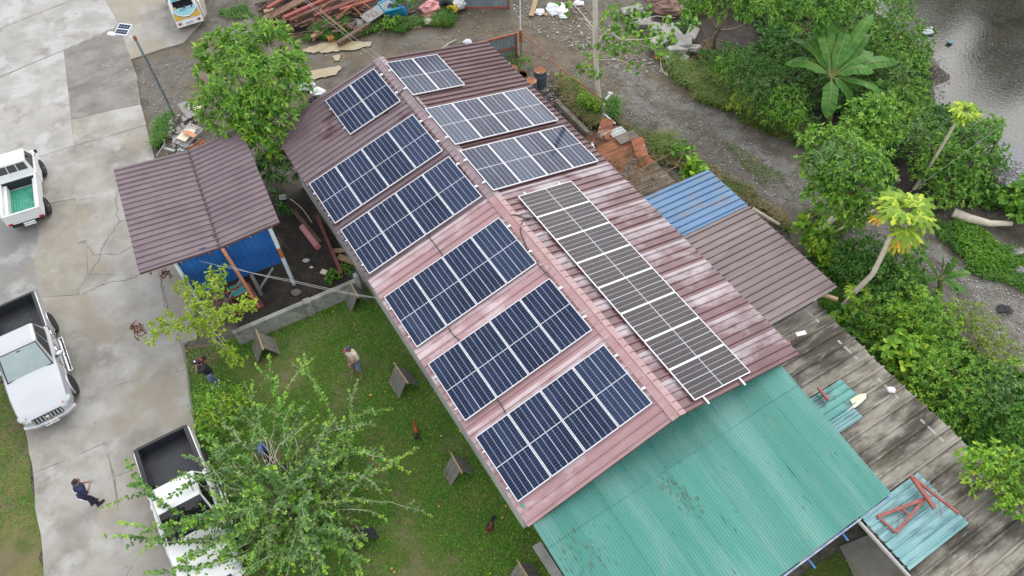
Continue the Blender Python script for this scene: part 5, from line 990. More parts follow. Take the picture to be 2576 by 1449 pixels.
def papaya(label, pts, rad, crown, n, size, m, seed, gold=(), reach=.55):
    rg = np.random.default_rng(seed); q = [at(*p) for p in pts]; t = thing('papaya_tree', label, 'papaya tree', q[0]); b = MB(); b.tube(q, rad, 10); b.build('trunk', M['bark_pale'], t, smooth=60); top = np.array(at(*crown))
    for i in range(n):
        a = i * 2.4 + rg.uniform(-.2, .2); el = rg.uniform(-.25, .9); d = np.array([math.cos(a) * math.cos(el), math.sin(a) * math.cos(el), math.sin(el)]); e = top + d * reach * rg.uniform(.7, 1.1)
        o = papaya_leaf(e, d * (1, 1, .2), size * rg.uniform(.8, 1.1), m, t, rg); r = MB(); r.tube([q[-1], e], [.014, .01], 5); r.build('petiole', M['stem_green'], o)
    for x, y, z in gold:
        e = at(x, y, z); o = papaya_leaf(e, unit(e - top) * (1, 1, .1), size * .6, 'lf_gold', t, rg, .9); o['label'] = 'yellowed drooping leaf'
    return t
papaya('papaya tree with leaning trunk and yellow-green crown by the brown lean-to', [(2105, 790, 0), (2150, 735, 1.0), (2195, 690, 1.9), (2220, 640, 2.7), (2240, 595, 3.4)], [.11, .10, .09, .085, .07], (2275, 540, 4.0), 18, .62, 'lf_yellow', 1, [(2275, 605, 3.1), (2300, 590, 3.1), (2255, 605, 3.2), (2215, 545, 3.5)], .62)
papaya('tall thin papaya tree with pale straight trunk leaning towards the stream', [(2300, 475, 0), (2330, 435, 1.0), (2365, 375, 2.2), (2405, 308, 3.5)], [.07, .065, .06, .05], (2425, 282, 3.9), 12, .42, 'lf_yellow', 2, (), .3)
papaya('small papaya shoot with bright lobed leaves at the foot of the leaning trunk', [(2150, 790, 0), (2160, 760, .6)], [.03, .02], (2160, 745, .9), 10, .32, 'lf_yellow', 3, (), .38)
# dead vines over the shelter roof
rg = np.random.default_rng(31); m = MB()
for k in range(210):
    u = 5.9 + 2.7 * rg.beta(1.6, 1.6) ; v = rg.uniform(5.1, 7.0); p = rup(u, v) + BZ * .06; a = rg.uniform(0, 6.28); l = rg.uniform(.08, .35); pts = [p + np.array([math.cos(a), math.sin(a), 0]) * l * t + BZ * (.10 * math.sin(3.1 * t) + rg.uniform(0, .05)) + rg.normal(0, .02, 3) for t in np.linspace(0, 1, 5)]; m.tube(pts, .006, 3)
o = m.build('dead_vines', M['dry_vine']); tag(o, kind='stuff')
lv = LV(); tp = np.array([rup(5.9 + 2.7 * rg.beta(1.5, 1.8), rg.uniform(5.0, 6.7)) + BZ * rg.uniform(.03, .16) for _ in range(150)]); lv.add(leaves(tp, np.tile([0, 0, 1.], (150, 1)) + rg.normal(0, .5, (150, 3)), 3, .12, .05, .3, rg=rg)); o = lv.build('dry_leaves', M['dry_vine']); tag(o, kind='stuff')
tp, dr = clump(at(1490, 355, 2.3), (.45, .3, .25), 120, rg); o = LV().add(leaves(tp, dr, 4, .12, .04, .4, rg=rg)).build('dry_brush', M['wood_dark']); tag(o, 'heap of dark dry brush at the corner of the rusty shelter', 'brush')
for i, q in enumerate(([(1515, 425), (1600, 400), (1670, 390)], [(1530, 470), (1640, 410), (1690, 385)], [(1640, 445), (1700, 420), (1720, 385), (1725, 370)])):
    m = MB(); m.tube([at(x, y, 2.4) for x, y in q], [.012, .014, .01, .008][:len(q)], 5); tag(m.build('dead_vine', M['dry_vine']), ['upper dead vine stem lying across the shelter roof', 'lower dead vine stem on the shelter roof, longest of them', 'dead vine stem curling off the shelter roof towards the road'][i], 'vine')

# wood on the far bank of the stream, seen only as its dark reflection in the water
rg = np.random.default_rng(77); lv = LV(); tr_ = MB()
for a in np.linspace(.50, 1.12, 9):
    r_ = 54 + rg.uniform(-1.5, 2); c0 = np.array([math.sin(a) * r_, math.cos(a) * r_, -.2]); hgt = rg.uniform(8.5, 11.5); tr_.tube([c0, c0 + BZ * hgt * .7], [.25, .12], 6)
    for k in range(7): tp, dr = clump(c0 + np.array([rg.normal(0, 1.5), rg.normal(0, 1.5), hgt * rg.uniform(.25, .9)]), rg.uniform(1.4, 2.3), 130, rg); lv.add(leaves(tp, dr, 5, .55, .3, .3, rg=rg))
o = lv.build('far_bank_wood', M['lf_deep']); tag(o, kind='stuff')

q = scatter(LAWN, 34); tp = np.c_[q, np.full(34, .09)]; o = LV().add(leaves(tp, np.tile([0, 0, 1.], (34, 1)), 1, .10, .07, .1, (1.2, 1.5), rg=rg)).build('fallen_leaves', M['lf_gold']); tag(o, kind='stuff')
# ---------------------------------------------------------------- vehicles
M['paint_silver'] = mat('paint_silver', (.50, .51, .53), None, rough=.3, metal=.5, coat=.6)
M['paint_white'] = mat('paint_white', (.80, .80, .80), None, rough=.35, coat=.5)
M['paint_white_old'] = mat('paint_white_old', (.70, .71, .70), (.60, .62, .61), 2, .45, coat=.2, obj=True, layers=[((.35, .33, .3), 6, .62, .74, None, .4)])
M['glass_dark'] = mat('glass_dark', (.012, .014, .016), None, rough=.05)
M['glass_green'] = mat('glass_green', (.20, .27, .26), (.26, .33, .33), 1.5, .06, obj=True, spec=.9)
M['tyre'] = mat('tyre', (.022, .022, .023), None, rough=.85)
M['rim_black'] = mat('rim_black', (.035, .036, .04), None, rough=.4, metal=.5)
M['rim_steel'] = mat('rim_steel', (.42, .43, .45), None, rough=.4, metal=.6)
M['black_plastic'] = mat('black_plastic', (.022, .023, .027), None, rough=.55)
M['bedliner'] = mat('bedliner', (.020, .022, .028), (.035, .038, .046), 3, .42, obj=True)
M['chrome'] = mat('chrome', (.75, .76, .78), None, rough=.15, metal=.9)
M['lamp_red'] = mat('lamp_red', (.38, .015, .03), None, rough=.25)
M['lamp_clear'] = mat('lamp_clear', (.42, .45, .46), None, rough=.1)
M['lamp_amber'] = mat('lamp_amber', (.5, .17, .07), None, rough=.2)
M['plate'] = mat('plate', (.75, .76, .74), None, rough=.5)
M['ink'] = mat('ink', (.03, .04, .05), None, rough=.6)
def text(s, size, m, parent, loc, R, name='lettering', ext=.002, align='CENTER'):
    c = bpy.data.curves.new(name, 'FONT'); c.body = s; c.size = size; c.extrude = ext; c.align_x = align; c.align_y = 'CENTER'; c.resolution_u = 2
    tmp = bpy.data.objects.new('tmp', c); S.collection.objects.link(tmp); bpy.context.view_layer.update(); me = bpy.data.meshes.new_from_object(tmp.evaluated_get(bpy.context.evaluated_depsgraph_get())); bpy.data.objects.remove(tmp); me.materials.clear(); me.materials.append(M[m]); o = link(name, me, parent); R = np.asarray(R)
    o.matrix_local = Matrix([[R[i][0], R[i][1], R[i][2], loc[i]] for i in range(3)] + [[0, 0, 0, 1]]); return o
def wheel(parent, x, y, r, rim, wd=.24):
    R = rx(math.pi / 2); sg = 1 if y > 0 else -1; b = MB()
    b.lathe([(r * .55, -wd / 2), (r * .93, -wd / 2), (r, -wd * .32), (r, wd * .32), (r * .93, wd / 2), (r * .55, wd / 2)], (x, y, r), 24, R); o = b.build('wheel', M['tyre'], parent, world=False, smooth=40)
    d = MB(); yy = y + sg * wd * .36
    d.lathe([(r * .60, -.03), (r * .60, .03), (r * .52, .03), (r * .5, 0), (.0001, 0)] if False else [(r * .6, -.02), (r * .6, .02)], (x, yy - sg * .03, r), 20, R)
    for k in range(6):
        a = k * math.pi / 3; d.bar((x + math.cos(a) * r * .12, yy + sg * .004, r + math.sin(a) * r * .12), (x + math.cos(a) * r * .56, yy + sg * .004, r + math.sin(a) * r * .56), .03, .07)
    d.lathe([(r * .16, -.03), (r * .14, .03)], (x, yy, r), 12, R); d.build('rim', M[rim], o, world=False)
def facequad(b, q, u0, u1, v0, v1, off):
    q = [np.asarray(p, float) for p in q]; n = unit(np.cross(q[1] - q[0], q[3] - q[0]))
    g = lambda u, v: (q[0] * (1 - u) + q[1] * u) * (1 - v) + (q[3] * (1 - u) + q[2] * u) * v
    P_ = [g(u0, v0), g(u1, v0), g(u1, v1), g(u0, v1)]
    b.add([p + n * off for p in P_] + [p - n * .01 for p in P_], [(0, 1, 2, 3), (4, 5, 1, 0), (5, 6, 2, 1), (6, 7, 3, 2), (7, 4, 0, 3)])
def pickup(label, c, yaw, paint, rails_dark=False, roof_rail=False, plate=None, group=None):
    t = thing('pickup_truck', label, 'pickup truck', c, group, rz(yaw)); P_ = M[paint]
    b = MB(); rings = []
    for x, w_, zb, zt, cr_ in ((2.62, .60, .46, .70, .01), (2.58, .74, .40, .80, .015), (2.46, .80, .36, .90, .03), (2.2, .86, .36, 1.0, .055), (1.6, .90, .38, 1.08, .075), (1.0, .915, .40, 1.12, .05), (.1, .915, .40, 1.13, .02), (-.74, .915, .40, 1.13, .02)):
        rings.append([(x, -w_ * .86, zb), (x, -w_ * .98, zb + .12), (x, -w_, .70 if zt > .85 else (zb + zt) / 2), (x, -w_ * .985, zt - .07), (x, -w_ * .92, zt), (x, -w_ * .5, zt + cr_ * .9), (x, 0, zt + cr_), (x, w_ * .5, zt + cr_ * .9), (x, w_ * .92, zt), (x, w_ * .985, zt - .07), (x, w_, .70 if zt > .85 else (zb + zt) / 2), (x, w_ * .98, zb + .12), (x, w_ * .86, zb)][::-1])
    b.loft(rings[::-1]); b.build('body', P_, t, world=False, smooth=38)
    cab = MB(); lo_ = [(1.02, -.80, 1.12), (1.02, .80, 1.12), (-.76, .84, 1.12), (-.76, -.84, 1.12)]; hi_ = [(.24, -.64, 1.74), (.24, .64, 1.74), (-.62, .66, 1.74), (-.62, -.66, 1.74)]
    top = [(.12, -.58, 1.79), (.12, .58, 1.79), (-.52, .60, 1.79), (-.52, -.60, 1.79)]
    cab.loft([lo_, hi_, top]); bev(cab.build('cab', P_, t, world=False), .085, 4)
    wq = [lo_[1], lo_[0], hi_[0], hi_[1]]; b = MB(); facequad(b, [lo_[0], lo_[1], hi_[1], hi_[0]], .05, .95, .07, .95, .008); b.build('windshield', M['glass_green' if paint == 'paint_silver' else 'glass_dark'], t, world=False)
    b = MB(); facequad(b, [lo_[0], lo_[1], hi_[1], hi_[0]], .02, .98, .03, .985, .004); b.build('windshield_surround', M['black_plastic'], t, world=False)
    b = MB(); facequad(b, [lo_[2], lo_[3], hi_[3], hi_[2]], .1, .9, .15, .9, .006); b.build('rear_window', M['glass_dark'], t, world=False)
    for q in ([lo_[1], lo_[2], hi_[2], hi_[1]], [lo_[3], lo_[0], hi_[0], hi_[3]]):
        fl = q[0][0] > 0
        for a_, c_ in (((.10, .50), (.54, .90)) if fl else ((.10, .46), (.50, .90))):
            b = MB(); facequad(b, q, a_, c_, .10, .90, .007); b.build('side_window', M['glass_dark'], t, world=False)
    for sd in (-1, 1):
        y = sd * .915
        for x in (.93, .08, -.70): MB().box((x, y * 1.0, .82), (.012, .012, .52)).build('door_gap', M['black_plastic'], t, world=False)
        for x in (.28, -.52): bev(MB().box((x, y * 1.012, .98), (.18, .035, .04)).build('door_handle', M['chrome'], t, world=False), .01)
        b = MB(); b.ball((.72, sd * 1.04, 1.17), (.07, .13, .10), 12, 8); o = b.build('mirror', M['chrome' if paint == 'paint_silver' else 'paint_white'], t, world=False, smooth=60); b = MB(); b.bar((.74, sd * .88, 1.13), (.74, sd * 1.0, 1.13), .08, .05); b.build('mirror_arm', M['black_plastic'], o, world=False)
        b = MB(); b.bar((1.0, sd * .99, .40), (-.62, sd * .99, .40), .16, .05); stp = b.build('side_step', M['chrome'], t, world=False); b = MB(); b.bar((.97, sd * 1.01, .428), (-.59, sd * 1.01, .428), .06, .008); b.build('step_tread', M['black_plastic'], stp, world=False)
        for wx in (1.55, -1.5):
            b = MB(); n_ = 14; i_ = [(wx + .42 * math.cos(a), sd * .90, .39 + .42 * math.sin(a)) for a in np.linspace(0, math.pi, n_)]; b.tube(i_, .035, 6); b.build('wheel_arch', P_ if paint == 'paint_silver' else M['black_plastic'], t, world=False, smooth=60)
            b = MB(); rg_ = [[(wx + .40 * math.cos(a), yy, .39 + .40 * math.sin(a)) for a in np.linspace(0, 2 * math.pi, 18)[:-1]] for yy in ((sd * .70, sd * .925) if sd > 0 else (sd * .925, sd * .70))]; b.loft(rg_); b.build('wheel_well', M['black_plastic'], t, world=False)
            wheel(t, wx, sd * .84, .375, 'rim_black')
        # bed side
        b = MB(); b.loft([[(-.76, sd * .915, .45), (-.76, sd * .915, 1.13), (-.76, sd * .80, 1.13), (-.76, sd * .80, .45)], [(-2.45, sd * .90, .50), (-2.45, sd * .90, 1.13), (-2.45, sd * .78, 1.13), (-2.45, sd * .78, .50)], [(-2.60, sd * .86, .55), (-2.60, sd * .86, 1.11), (-2.60, sd * .78, 1.11), (-2.60, sd * .78, .55)]] if sd < 0 else [[(-2.60, sd * .86, .55), (-2.60, sd * .86, 1.11), (-2.60, sd * .78, 1.11), (-2.60, sd * .78, .55)], [(-2.45, sd * .90, .50), (-2.45, sd * .90, 1.13), (-2.45, sd * .78, 1.13), (-2.45, sd * .78, .50)], [(-.76, sd * .915, .45), (-.76, sd * .915, 1.13), (-.76, sd * .80, 1.13), (-.76, sd * .80, .45)]])
        bev(b.build('bed_side', P_, t, world=False), .02)
        b = MB(); b.bar((-.80, sd * .83, 1.14), (-2.58, sd * .80, 1.14), .13 if rails_dark else .10, .03); bev(b.build('bed_rail', M['black_plastic'], t, world=False), .01)
        b = MB(); b.box((-1.68, sd * .775, .90), (1.78, .03, .46)); b.build('bed_liner_side', M['bedliner'], t, world=False)
        b = MB(); b.box((-2.61, sd * .80, .82), (.04, .13, .3)); b.build('tail_light', M['lamp_red'], t, world=False)
        b = MB(); b.ball((2.36, sd * .70, .84), (.20, .17, .09), 12, 8, rz(-sd * .5)); o = b.build('headlight', M['lamp_clear'], t, world=False, smooth=60); b = MB(); b.ball((2.43, sd * .60, .86), (.09, .06, .06), 8, 6); b.build('indicator', M['lamp_amber'], o, world=False)
        b = MB(); b.lathe([(.06, -.02), (.05, .02)], (2.60, sd * .60, .52), 12, ry(math.pi / 2)); b.build('fog_lamp', M['chrome'], t, world=False)
        if roof_rail: b = MB(); b.tube([(.10, sd * .50, 1.79), (.0, sd * .50, 1.83), (-.45, sd * .52, 1.83), (-.52, sd * .52, 1.79)], .018, 6); b.build('roof_rail', M['steel_grey'], t, world=False)
    b = MB(); b.box((-1.68, 0, .66), (1.80, 1.54, .04)); b.build('bed_floor', M['bedliner'], t, world=False)
    for k in range(15): MB().box((-1.68, -.68 + k * .097, .687), (1.72, .045, .022)).build('floor_rib', M['bedliner'], t, world=False)
    b = MB(); b.box((-.80, 0, .9), (.05, 1.58, .48)); b.build('bed_front', M['bedliner'], t, world=False)
    b = MB(); b.box((-2.57, 0, .86), (.07, 1.56, .50)); o = bev(b.build('tailgate', P_, t, world=False), .015); MB().box((-2.53, 0, .88), (.02, 1.5, .44)).build('tailgate_liner', M['bedliner'], o, world=False); MB().box((-2.57, 0, 1.12), (.09, 1.58, .025)).build('tailgate_cap', M['black_plastic'], o, world=False)
    b = MB(); b.box((-2.68, 0, .50), (.14, 1.6, .16)); bev(b.build('rear_bumper', M['chrome' if paint == 'paint_silver' else 'black_plastic'], t, world=False), .03)
    b = MB(); b.loft([[(2.55, -.86, .40), (2.62, -.84, .58), (2.50, -.84, .60), (2.45, -.86, .40)], [(2.68, -.5, .38), (2.74, -.5, .58), (2.6, -.5, .60), (2.55, -.5, .38)], [(2.70, 0, .38), (2.76, 0, .58), (2.62, 0, .60), (2.57, 0, .38)], [(2.68, .5, .38), (2.74, .5, .58), (2.6, .5, .60), (2.55, .5, .38)], [(2.55, .86, .40), (2.62, .84, .58), (2.50, .84, .60), (2.45, .86, .40)]][::-1]); bev(b.build('front_bumper', P_, t, world=False, smooth=40), .015)
    b = MB(); b.box((2.60, 0, .73), (.08, .96, .20), ry(-.35)); g_ = b.build('grille', M['black_plastic'], t, world=False)
    for k in range(9): MB().box((2.635, -.44 + k * .11, .735), (.03, .035, .19), ry(-.35)).build('grille_bar', M['chrome'], g_, world=False)
    b = MB(); b.box((2.66, 0, .74), (.03, .12, .08)); b.build('badge', M['chrome'], g_, world=False)
    b = MB(); b.box((2.765, 0, .52), (.012, .44, .15), ry(-.12)); o = b.build('number_plate', M['plate'], t, world=False)
    if plate: text(plate, .11, 'ink', o, (2.774, 0, .52), np.array([[0, 0, 1], [1, 0, 0], [0, 1, 0]]).T if False else np.stack([(0, 1, 0), (0, 0, 1), (1, 0, 0)], 1), 'plate_number')
    b = MB(); b.bar((.85, .1, 1.20), (.93, -.62, 1.175), .02, .015); b.build('wiper', M['black_plastic'], t, world=False)
    b = MB(); b.box((.32, 0, 1.665), (.05, .12, .05)); b.build('interior_mirror', M['black_plastic'], t, world=False)
    return t
hd = np.array([.499, -.867]); yawA = math.atan2(hd[1], hd[0])
pickup('silver double cab pickup with empty black bed parked on the concrete driveway', (-16.95, 14.45, .052), yawA, 'paint_silver', plate='NFJ 3264')
pickup('white double cab pickup half hidden under the arching bush', (-10.22, 8.72, .052), math.atan2(-.876, .48), 'paint_white', rails_dark=True, roof_rail=True)
# old utility pickup with a green bed
ra = at(110, 536, .75); la = at(17, 565, .75); lat = unit(ra - la); fwd = np.array([-lat[1], lat[0], 0]); yw = math.atan2(fwd[1], fwd[0]); rc = (ra + la) / 2
um = thing('utility_pickup', 'old white utility pickup with a green corrugated bed floor', 'pickup truck', (rc + fwd * 1.95) * (1, 1, 0) + BZ * .052, None, rz(yw)); Pw = M['paint_white_old']; hw = np.linalg.norm(ra - la) / 2 + .02
b = MB(); b.loft([[(1.9, -.66, .45), (1.9, .66, .45), (1.9, .66, .85), (1.9, -.66, .85)], [(1.75, -hw, .42), (1.75, hw, .42), (1.75, hw * .97, 1.0), (1.75, -hw * .97, 1.0)], [(.15, -hw, .42), (.15, hw, .42), (.15, hw, 1.08), (.15, -hw, 1.08)]][::-1]); bev(b.build('body', Pw, um, world=False), .06, 3)
lo_ = [(1.55, -hw * .93, 1.02), (1.55, hw * .93, 1.02), (.12, hw * .95, 1.05), (.12, -hw * .95, 1.05)]; hi_ = [(1.12, -hw * .80, 1.66), (1.12, hw * .80, 1.66), (.36, hw * .82, 1.66), (.36, -hw * .82, 1.66)]
b = MB(); b.loft([lo_, hi_, [(1.02, -hw * .72, 1.71), (1.02, hw * .72, 1.71), (.46, hw * .74, 1.71), (.46, -hw * .74, 1.71)]]); bev(b.build('cab', Pw, um, world=False), .05, 3)
for a_, c_ in ((.06, .34), (.37, .63), (.66, .94)): b = MB(); facequad(b, [lo_[2], lo_[3], hi_[3], hi_[2]], a_, c_, .45, .92, .008); b.build('rear_window', M['glass_dark'], um, world=False)
for q in ([lo_[1], lo_[2], hi_[2], hi_[1]], [lo_[3], lo_[0], hi_[0], hi_[3]]): b = MB(); facequad(b, q, .16, .84, .12, .9, .008); b.build('side_window', M['glass_dark'], um, world=False)
b = MB(); facequad(b, [lo_[0], lo_[1], hi_[1], hi_[0]], .06, .94, .1, .93, .008); b.build('windshield', M['glass_dark'], um, world=False)
for sd in (-1, 1):
    b = MB(); b.box((-.92, sd * (hw - .045), .86), (2.04, .09, .50)); bev(b.build('bed_side', Pw, um, world=False), .015)
    b = MB(); b.box((-.92, sd * (hw - .16), .80), (1.9, .14, .30)); bev(b.build('wheel_box', Pw, um, world=False), .02)
    for wx in (1.25, -1.15): wheel(um, wx, sd * (hw - .06), .33, 'rim_steel', .2)
    b = MB(); b.box((-1.965, sd * (hw - .14), .62), (.03, .16, .09)); b.build('tail_light', M['lamp_red'], um, world=False)
    b = MB(); b.tube([(1.2, sd * hw, 1.05), (1.25, sd * (hw + .15), 1.2)], .012, 5); b.build('mirror_arm', M['black_plastic'], um, world=False); b = MB(); b.box((1.25, sd * (hw + .16), 1.25), (.03, .1, .16)); b.build('mirror', M['black_plastic'], um, world=False)
    for wx in (1.25, -1.15):
        b = MB(); b.loft([[(wx + .37 * math.cos(a), yy, .34 + .37 * math.sin(a)) for a in np.linspace(0, 2 * math.pi, 17)[:-1]] for yy in ((sd * (hw - .2), sd * (hw + .006)) if sd > 0 else (sd * (hw + .006), sd * (hw - .2)))]); b.build('wheel_well', M['black_plastic'], um, world=False)
b = MB(); b.box((-.92, 0, .58), (2.04, 2 * hw - .1, .05)); b.build('bed_base', Pw, um, world=False)
M['bed_green'] = mat('bed_green', (.02, .22, .14), (.05, .30, .21), 3, .5, obj=True, layers=[((.2, .42, .35), 4, .58, .72, None, .6)])
o = link('bed_mat', sheet_mesh('bed_mat', ribbed(10, (2 * hw - .40) / 10, h=.015, wav=True), 1.84, M['bed_green']), um); o.matrix_local = Matrix([[0, 1, 0, -1.84], [-1, 0, 0, hw - .20], [0, 0, 1, .63], [0, 0, 0, 1]])
b = MB(); b.box((-1.93, 0, .82), (.05, 2 * hw, .46)); o = bev(b.build('tailgate', Pw, um, world=False), .012); MB().box((-1.93, 0, 1.07), (.07, 2 * hw, .04)).build('tailgate_cap', Pw, o, world=False)
b = MB(); b.box((.10, 0, 1.06), (.08, 2 * hw - .1, .05)); b.build('bulkhead_rail', Pw, um, world=False); MB().box((.08, 0, .85), (.05, 2 * hw - .16, .4)).build('bulkhead', M['black_plastic'], um, world=False)
b = MB(); b.box((-1.99, -.06, .46), (.012, .44, .15), ry(.3)); o = b.build('number_plate', M['plate'], um, world=False); text('KAM 4600', .10, 'ink', o, (-1.998, -.06, .46), np.stack([(0, -1, 0), (.29, 0, .955), (-.955, 0, .29)], 1), 'plate_number')
MB().box((-1.90, 0, .45), (.1, 1.2, .1)).build('rear_bumper', M['black_plastic'], um, world=False)
# small van with painted rear door
ra = at(512, 48, .45); la = at(446, 68, .45); lat = unit(ra - la); fwd = np.array([-lat[1], lat[0], 0]); yw = math.atan2(fwd[1], fwd[0]); rc = (ra + la) / 2; hw = np.linalg.norm(ra - la) / 2
vn = thing('minivan', 'small white van with blue and yellow graphics on its tail door', 'van', (rc + fwd * 1.65) * (1, 1, 0) + BZ * .052, None, rz(yw)); Pw = M['paint_white']
b = MB(); b.loft([[(-1.66, -hw, .30), (-1.66, hw, .30), (-1.62, hw, .62), (-1.45, hw * .96, 1.1), (-1.25, hw * .86, 1.70), (-1.22, hw * .7, 1.78), (-1.22, -hw * .7, 1.78), (-1.25, -hw * .86, 1.70), (-1.45, -hw * .96, 1.1), (-1.62, -hw, .62)], [(.9, -hw, .30), (.9, hw, .30), (.9, hw, .62), (.9, hw * .96, 1.1), (.9, hw * .86, 1.72), (.9, hw * .7, 1.80), (.9, -hw * .7, 1.80), (.9, -hw * .86, 1.72), (.9, -hw * .96, 1.1), (.9, -hw, .62)], [(1.6, -hw * .9, .30), (1.6, hw * .9, .30), (1.62, hw * .9, .62), (1.5, hw * .9, .95), (1.2, hw * .82, 1.55), (1.15, hw * .66, 1.62), (1.15, -hw * .66, 1.62), (1.2, -hw * .82, 1.55), (1.5, -hw * .9, .95), (1.62, -hw * .9, .62)]]); bev(b.build('body', Pw, vn, world=False, smooth=30), .03)
q = [(-1.60, hw * .93, .66), (-1.60, -hw * .93, .66), (-1.262, -hw * .80, 1.68), (-1.262, hw * .80, 1.68)]
M['wrap_blue'] = mat('wrap_blue', (.28, .62, .66), (.36, .68, .71), 3, .3, obj=True); M['wrap_yellow'] = mat('wrap_yellow', (.62, .40, .05), None, rough=.3); M['wrap_navy'] = mat('wrap_navy', (.05, .09, .22), None, rough=.3); M['wrap_pale'] = mat('wrap_pale', (.74, .78, .82), None, rough=.3); M['wrap_cyan'] = mat('wrap_cyan', (.10, .60, .66), None, rough=.3)
b = MB(); facequad(b, q, .02, .98, .10, .50, .006); td = b.build('tail_door', M['wrap_blue'], vn, world=False)
Q = [np.asarray(p, float) for p in q]; nn = unit(np.cross(Q[1] - Q[0], Q[3] - Q[0])); G = lambda u, v, o_: (Q[0] * (1 - u) + Q[1] * u) * (1 - v) + (Q[3] * (1 - u) + Q[2] * u) * v + nn * o_
us = np.linspace(.0, 1, 15); wv = .05 + .30 * (2 * np.abs(us - .5)) ** 1.9 + .016 * np.sin(us * 31)
for nm_, add, mm, o_ in (('snow_band', .10, 'wrap_pale', .010), ('navy_band', .035, 'wrap_navy', .014), ('yellow_band', 0., 'wrap_yellow', .018)):
    b = MB(); b.add([G(u, max(-.02, 0), o_) for u in us] + [G(u, .0 + w_ + add * (1 - .2 * abs(u - .5)), o_) for u, w_ in zip(us, wv)], [(i, i + 1, 15 + i + 1, 15 + i) for i in range(14)]); b.build(nm_, M[mm], td, world=False)
b = MB(); facequad(b, q, .08, .92, .52, .84, .010); b.build('rear_window', M['glass_dark'], vn, world=False)
b = MB(); facequad(b, q, .06, .94, .86, .97, .008); o = b.build('visor_band', M['wrap_cyan'], vn, world=False)
ex_, ey_ = unit(Q[1] - Q[0]), unit(Q[3] - Q[0]); ey_ = unit(ey_ - ex_ * (ex_ @ ey_)); RR = np.stack([ex_, ey_, np.cross(ex_, ey_)], 1)
text('JMC BLISS', .105, 'wrap_navy', o, G(.36, .915, .010), RR); text('JMC', .15, 'ink', td, G(.40, .40, .010), RR); text('TOURS', .11, 'steel_grey', td, G(.62, .42, .010), RR)
b = MB(); b.box(G(.82, .47, .01), (.01, .16, .06), RR @ ry(math.pi / 2)); b.build('sticker', M['wrap_navy'], td, world=False)
b = MB(); b.lathe([(.055, 0), (.055, .006)], G(.13, .56, .012), 14, RR); b.build('round_sticker', M['wrap_yellow'], vn, world=False)
b = MB(); b.bar(G(.52, .50, .02), G(.30, .55, .02), .02, .02); b.bar(G(.52, .50, .02), G(.56, .46, .02), .03, .03); b.build('wiper', M['black_plastic'], vn, world=False)
for u in (.06, .80):
    b = MB(); p0 = np.array([-1.665, hw * (1 - 2 * (u + .06)), .50]); b.box(p0, (.03, .10, .12)); b.build('tail_light', M['lamp_red'], vn, world=False); b = MB(); b.box(p0 + np.array([0, (-.09 if u < .5 else .09), 0]), (.028, .07, .12)); b.build('reversing_light', M['lamp_clear'], vn, world=False)
b = MB(); b.box((-1.672, 0, .47), (.012, .40, .14)); o = b.build('number_plate', M['plate'], vn, world=False); text('IBN 4797', .095, 'ink', o, (-1.68, 0, .47), np.stack([(0, -1, 0), (0, 0, 1), (-1, 0, 0)], 1), 'plate_number')
for sd in (-1, 1):
    for wx in (1.0, -1.0): wheel(vn, wx, sd * (hw - .08), .28, 'rim_steel', .17)
    b = MB(); b.box((-.2, sd * hw * .935, 1.38), (1.5, .02, .42), rx(-sd * .18)); b.build('side_window', M['glass_dark'], vn, world=False)
b = MB(); b.bar((-1.35, -hw - .10, .75), (-.2, -hw - .16, .75), .05, .9); bev(b.build('sliding_door', Pw, vn, world=False), .02)
# ---------------------------------------------------------------- people
M['skin'] = mat('skin', (.27, .135, .085), (.33, .17, .11), 8, .55, obj=True); M['skin_dark'] = mat('skin_dark', (.15, .07, .045), (.2, .095, .06), 8, .55, obj=True)
M['hair'] = mat('hair', (.010, .008, .008), None, rough=.5); M['navy_shirt'] = mat('navy_shirt', (.014, .022, .07), None, rough=.8); M['navy_trousers'] = mat('navy_trousers', (.010, .013, .03), None, rough=.85); M['white_cloth'] = mat('white_cloth', (.75, .76, .8), None, rough=.8)
M['black_shirt'] = mat('black_shirt', (.014, .014, .02), None, rough=.8); M['red_cloth'] = mat('red_cloth', (.55, .02, .02), None, rough=.7); M['jeans'] = mat('jeans', (.10, .16, .23), (.17, .24, .32), 14, .85, obj=True); M['cream_shirt'] = mat('cream_shirt', (.66, .56, .46), (.58, .48, .40), 4, .85, obj=True); M['grey_shorts'] = mat('grey_shorts', (.10, .13, .18), (.16, .20, .26), 9, .85, obj=True)
M['maroon'] = mat('maroon', (.20, .03, .07), None, rough=.7); M['blue_shirt'] = mat('blue_shirt', (.03, .13, .42), (.05, .18, .5), 9, .7, obj=True); M['cap_grey'] = mat('cap_grey', (.06, .06, .08), None, rough=.8); M['orange_print'] = mat('orange_print', (.55, .16, .10), None, rough=.8)
def flesh(name, caps, m, parent, vox=.012, extra=()):
    b = MB()
    for a, c, ra_, rb_ in caps:
        a, c = np.asarray(a, float), np.asarray(c, float); b.ball(a, ra_, 10, 8); b.ball(c, rb_, 10, 8)
        if np.linalg.norm(c - a) > 1e-3: b.tube([a, c], [ra_, rb_], 12)
    for c, r, R in extra: b.ball(c, r, 14, 10, R)
    o = b.build(name, M[m], parent, world=False); r = o.modifiers.new('union', 'REMESH'); r.mode = 'VOXEL'; r.voxel_size = vox; r.use_smooth_shade = True
    s_ = o.modifiers.new('soft', 'SMOOTH'); s_.factor = .5; s_.iterations = 3; return o
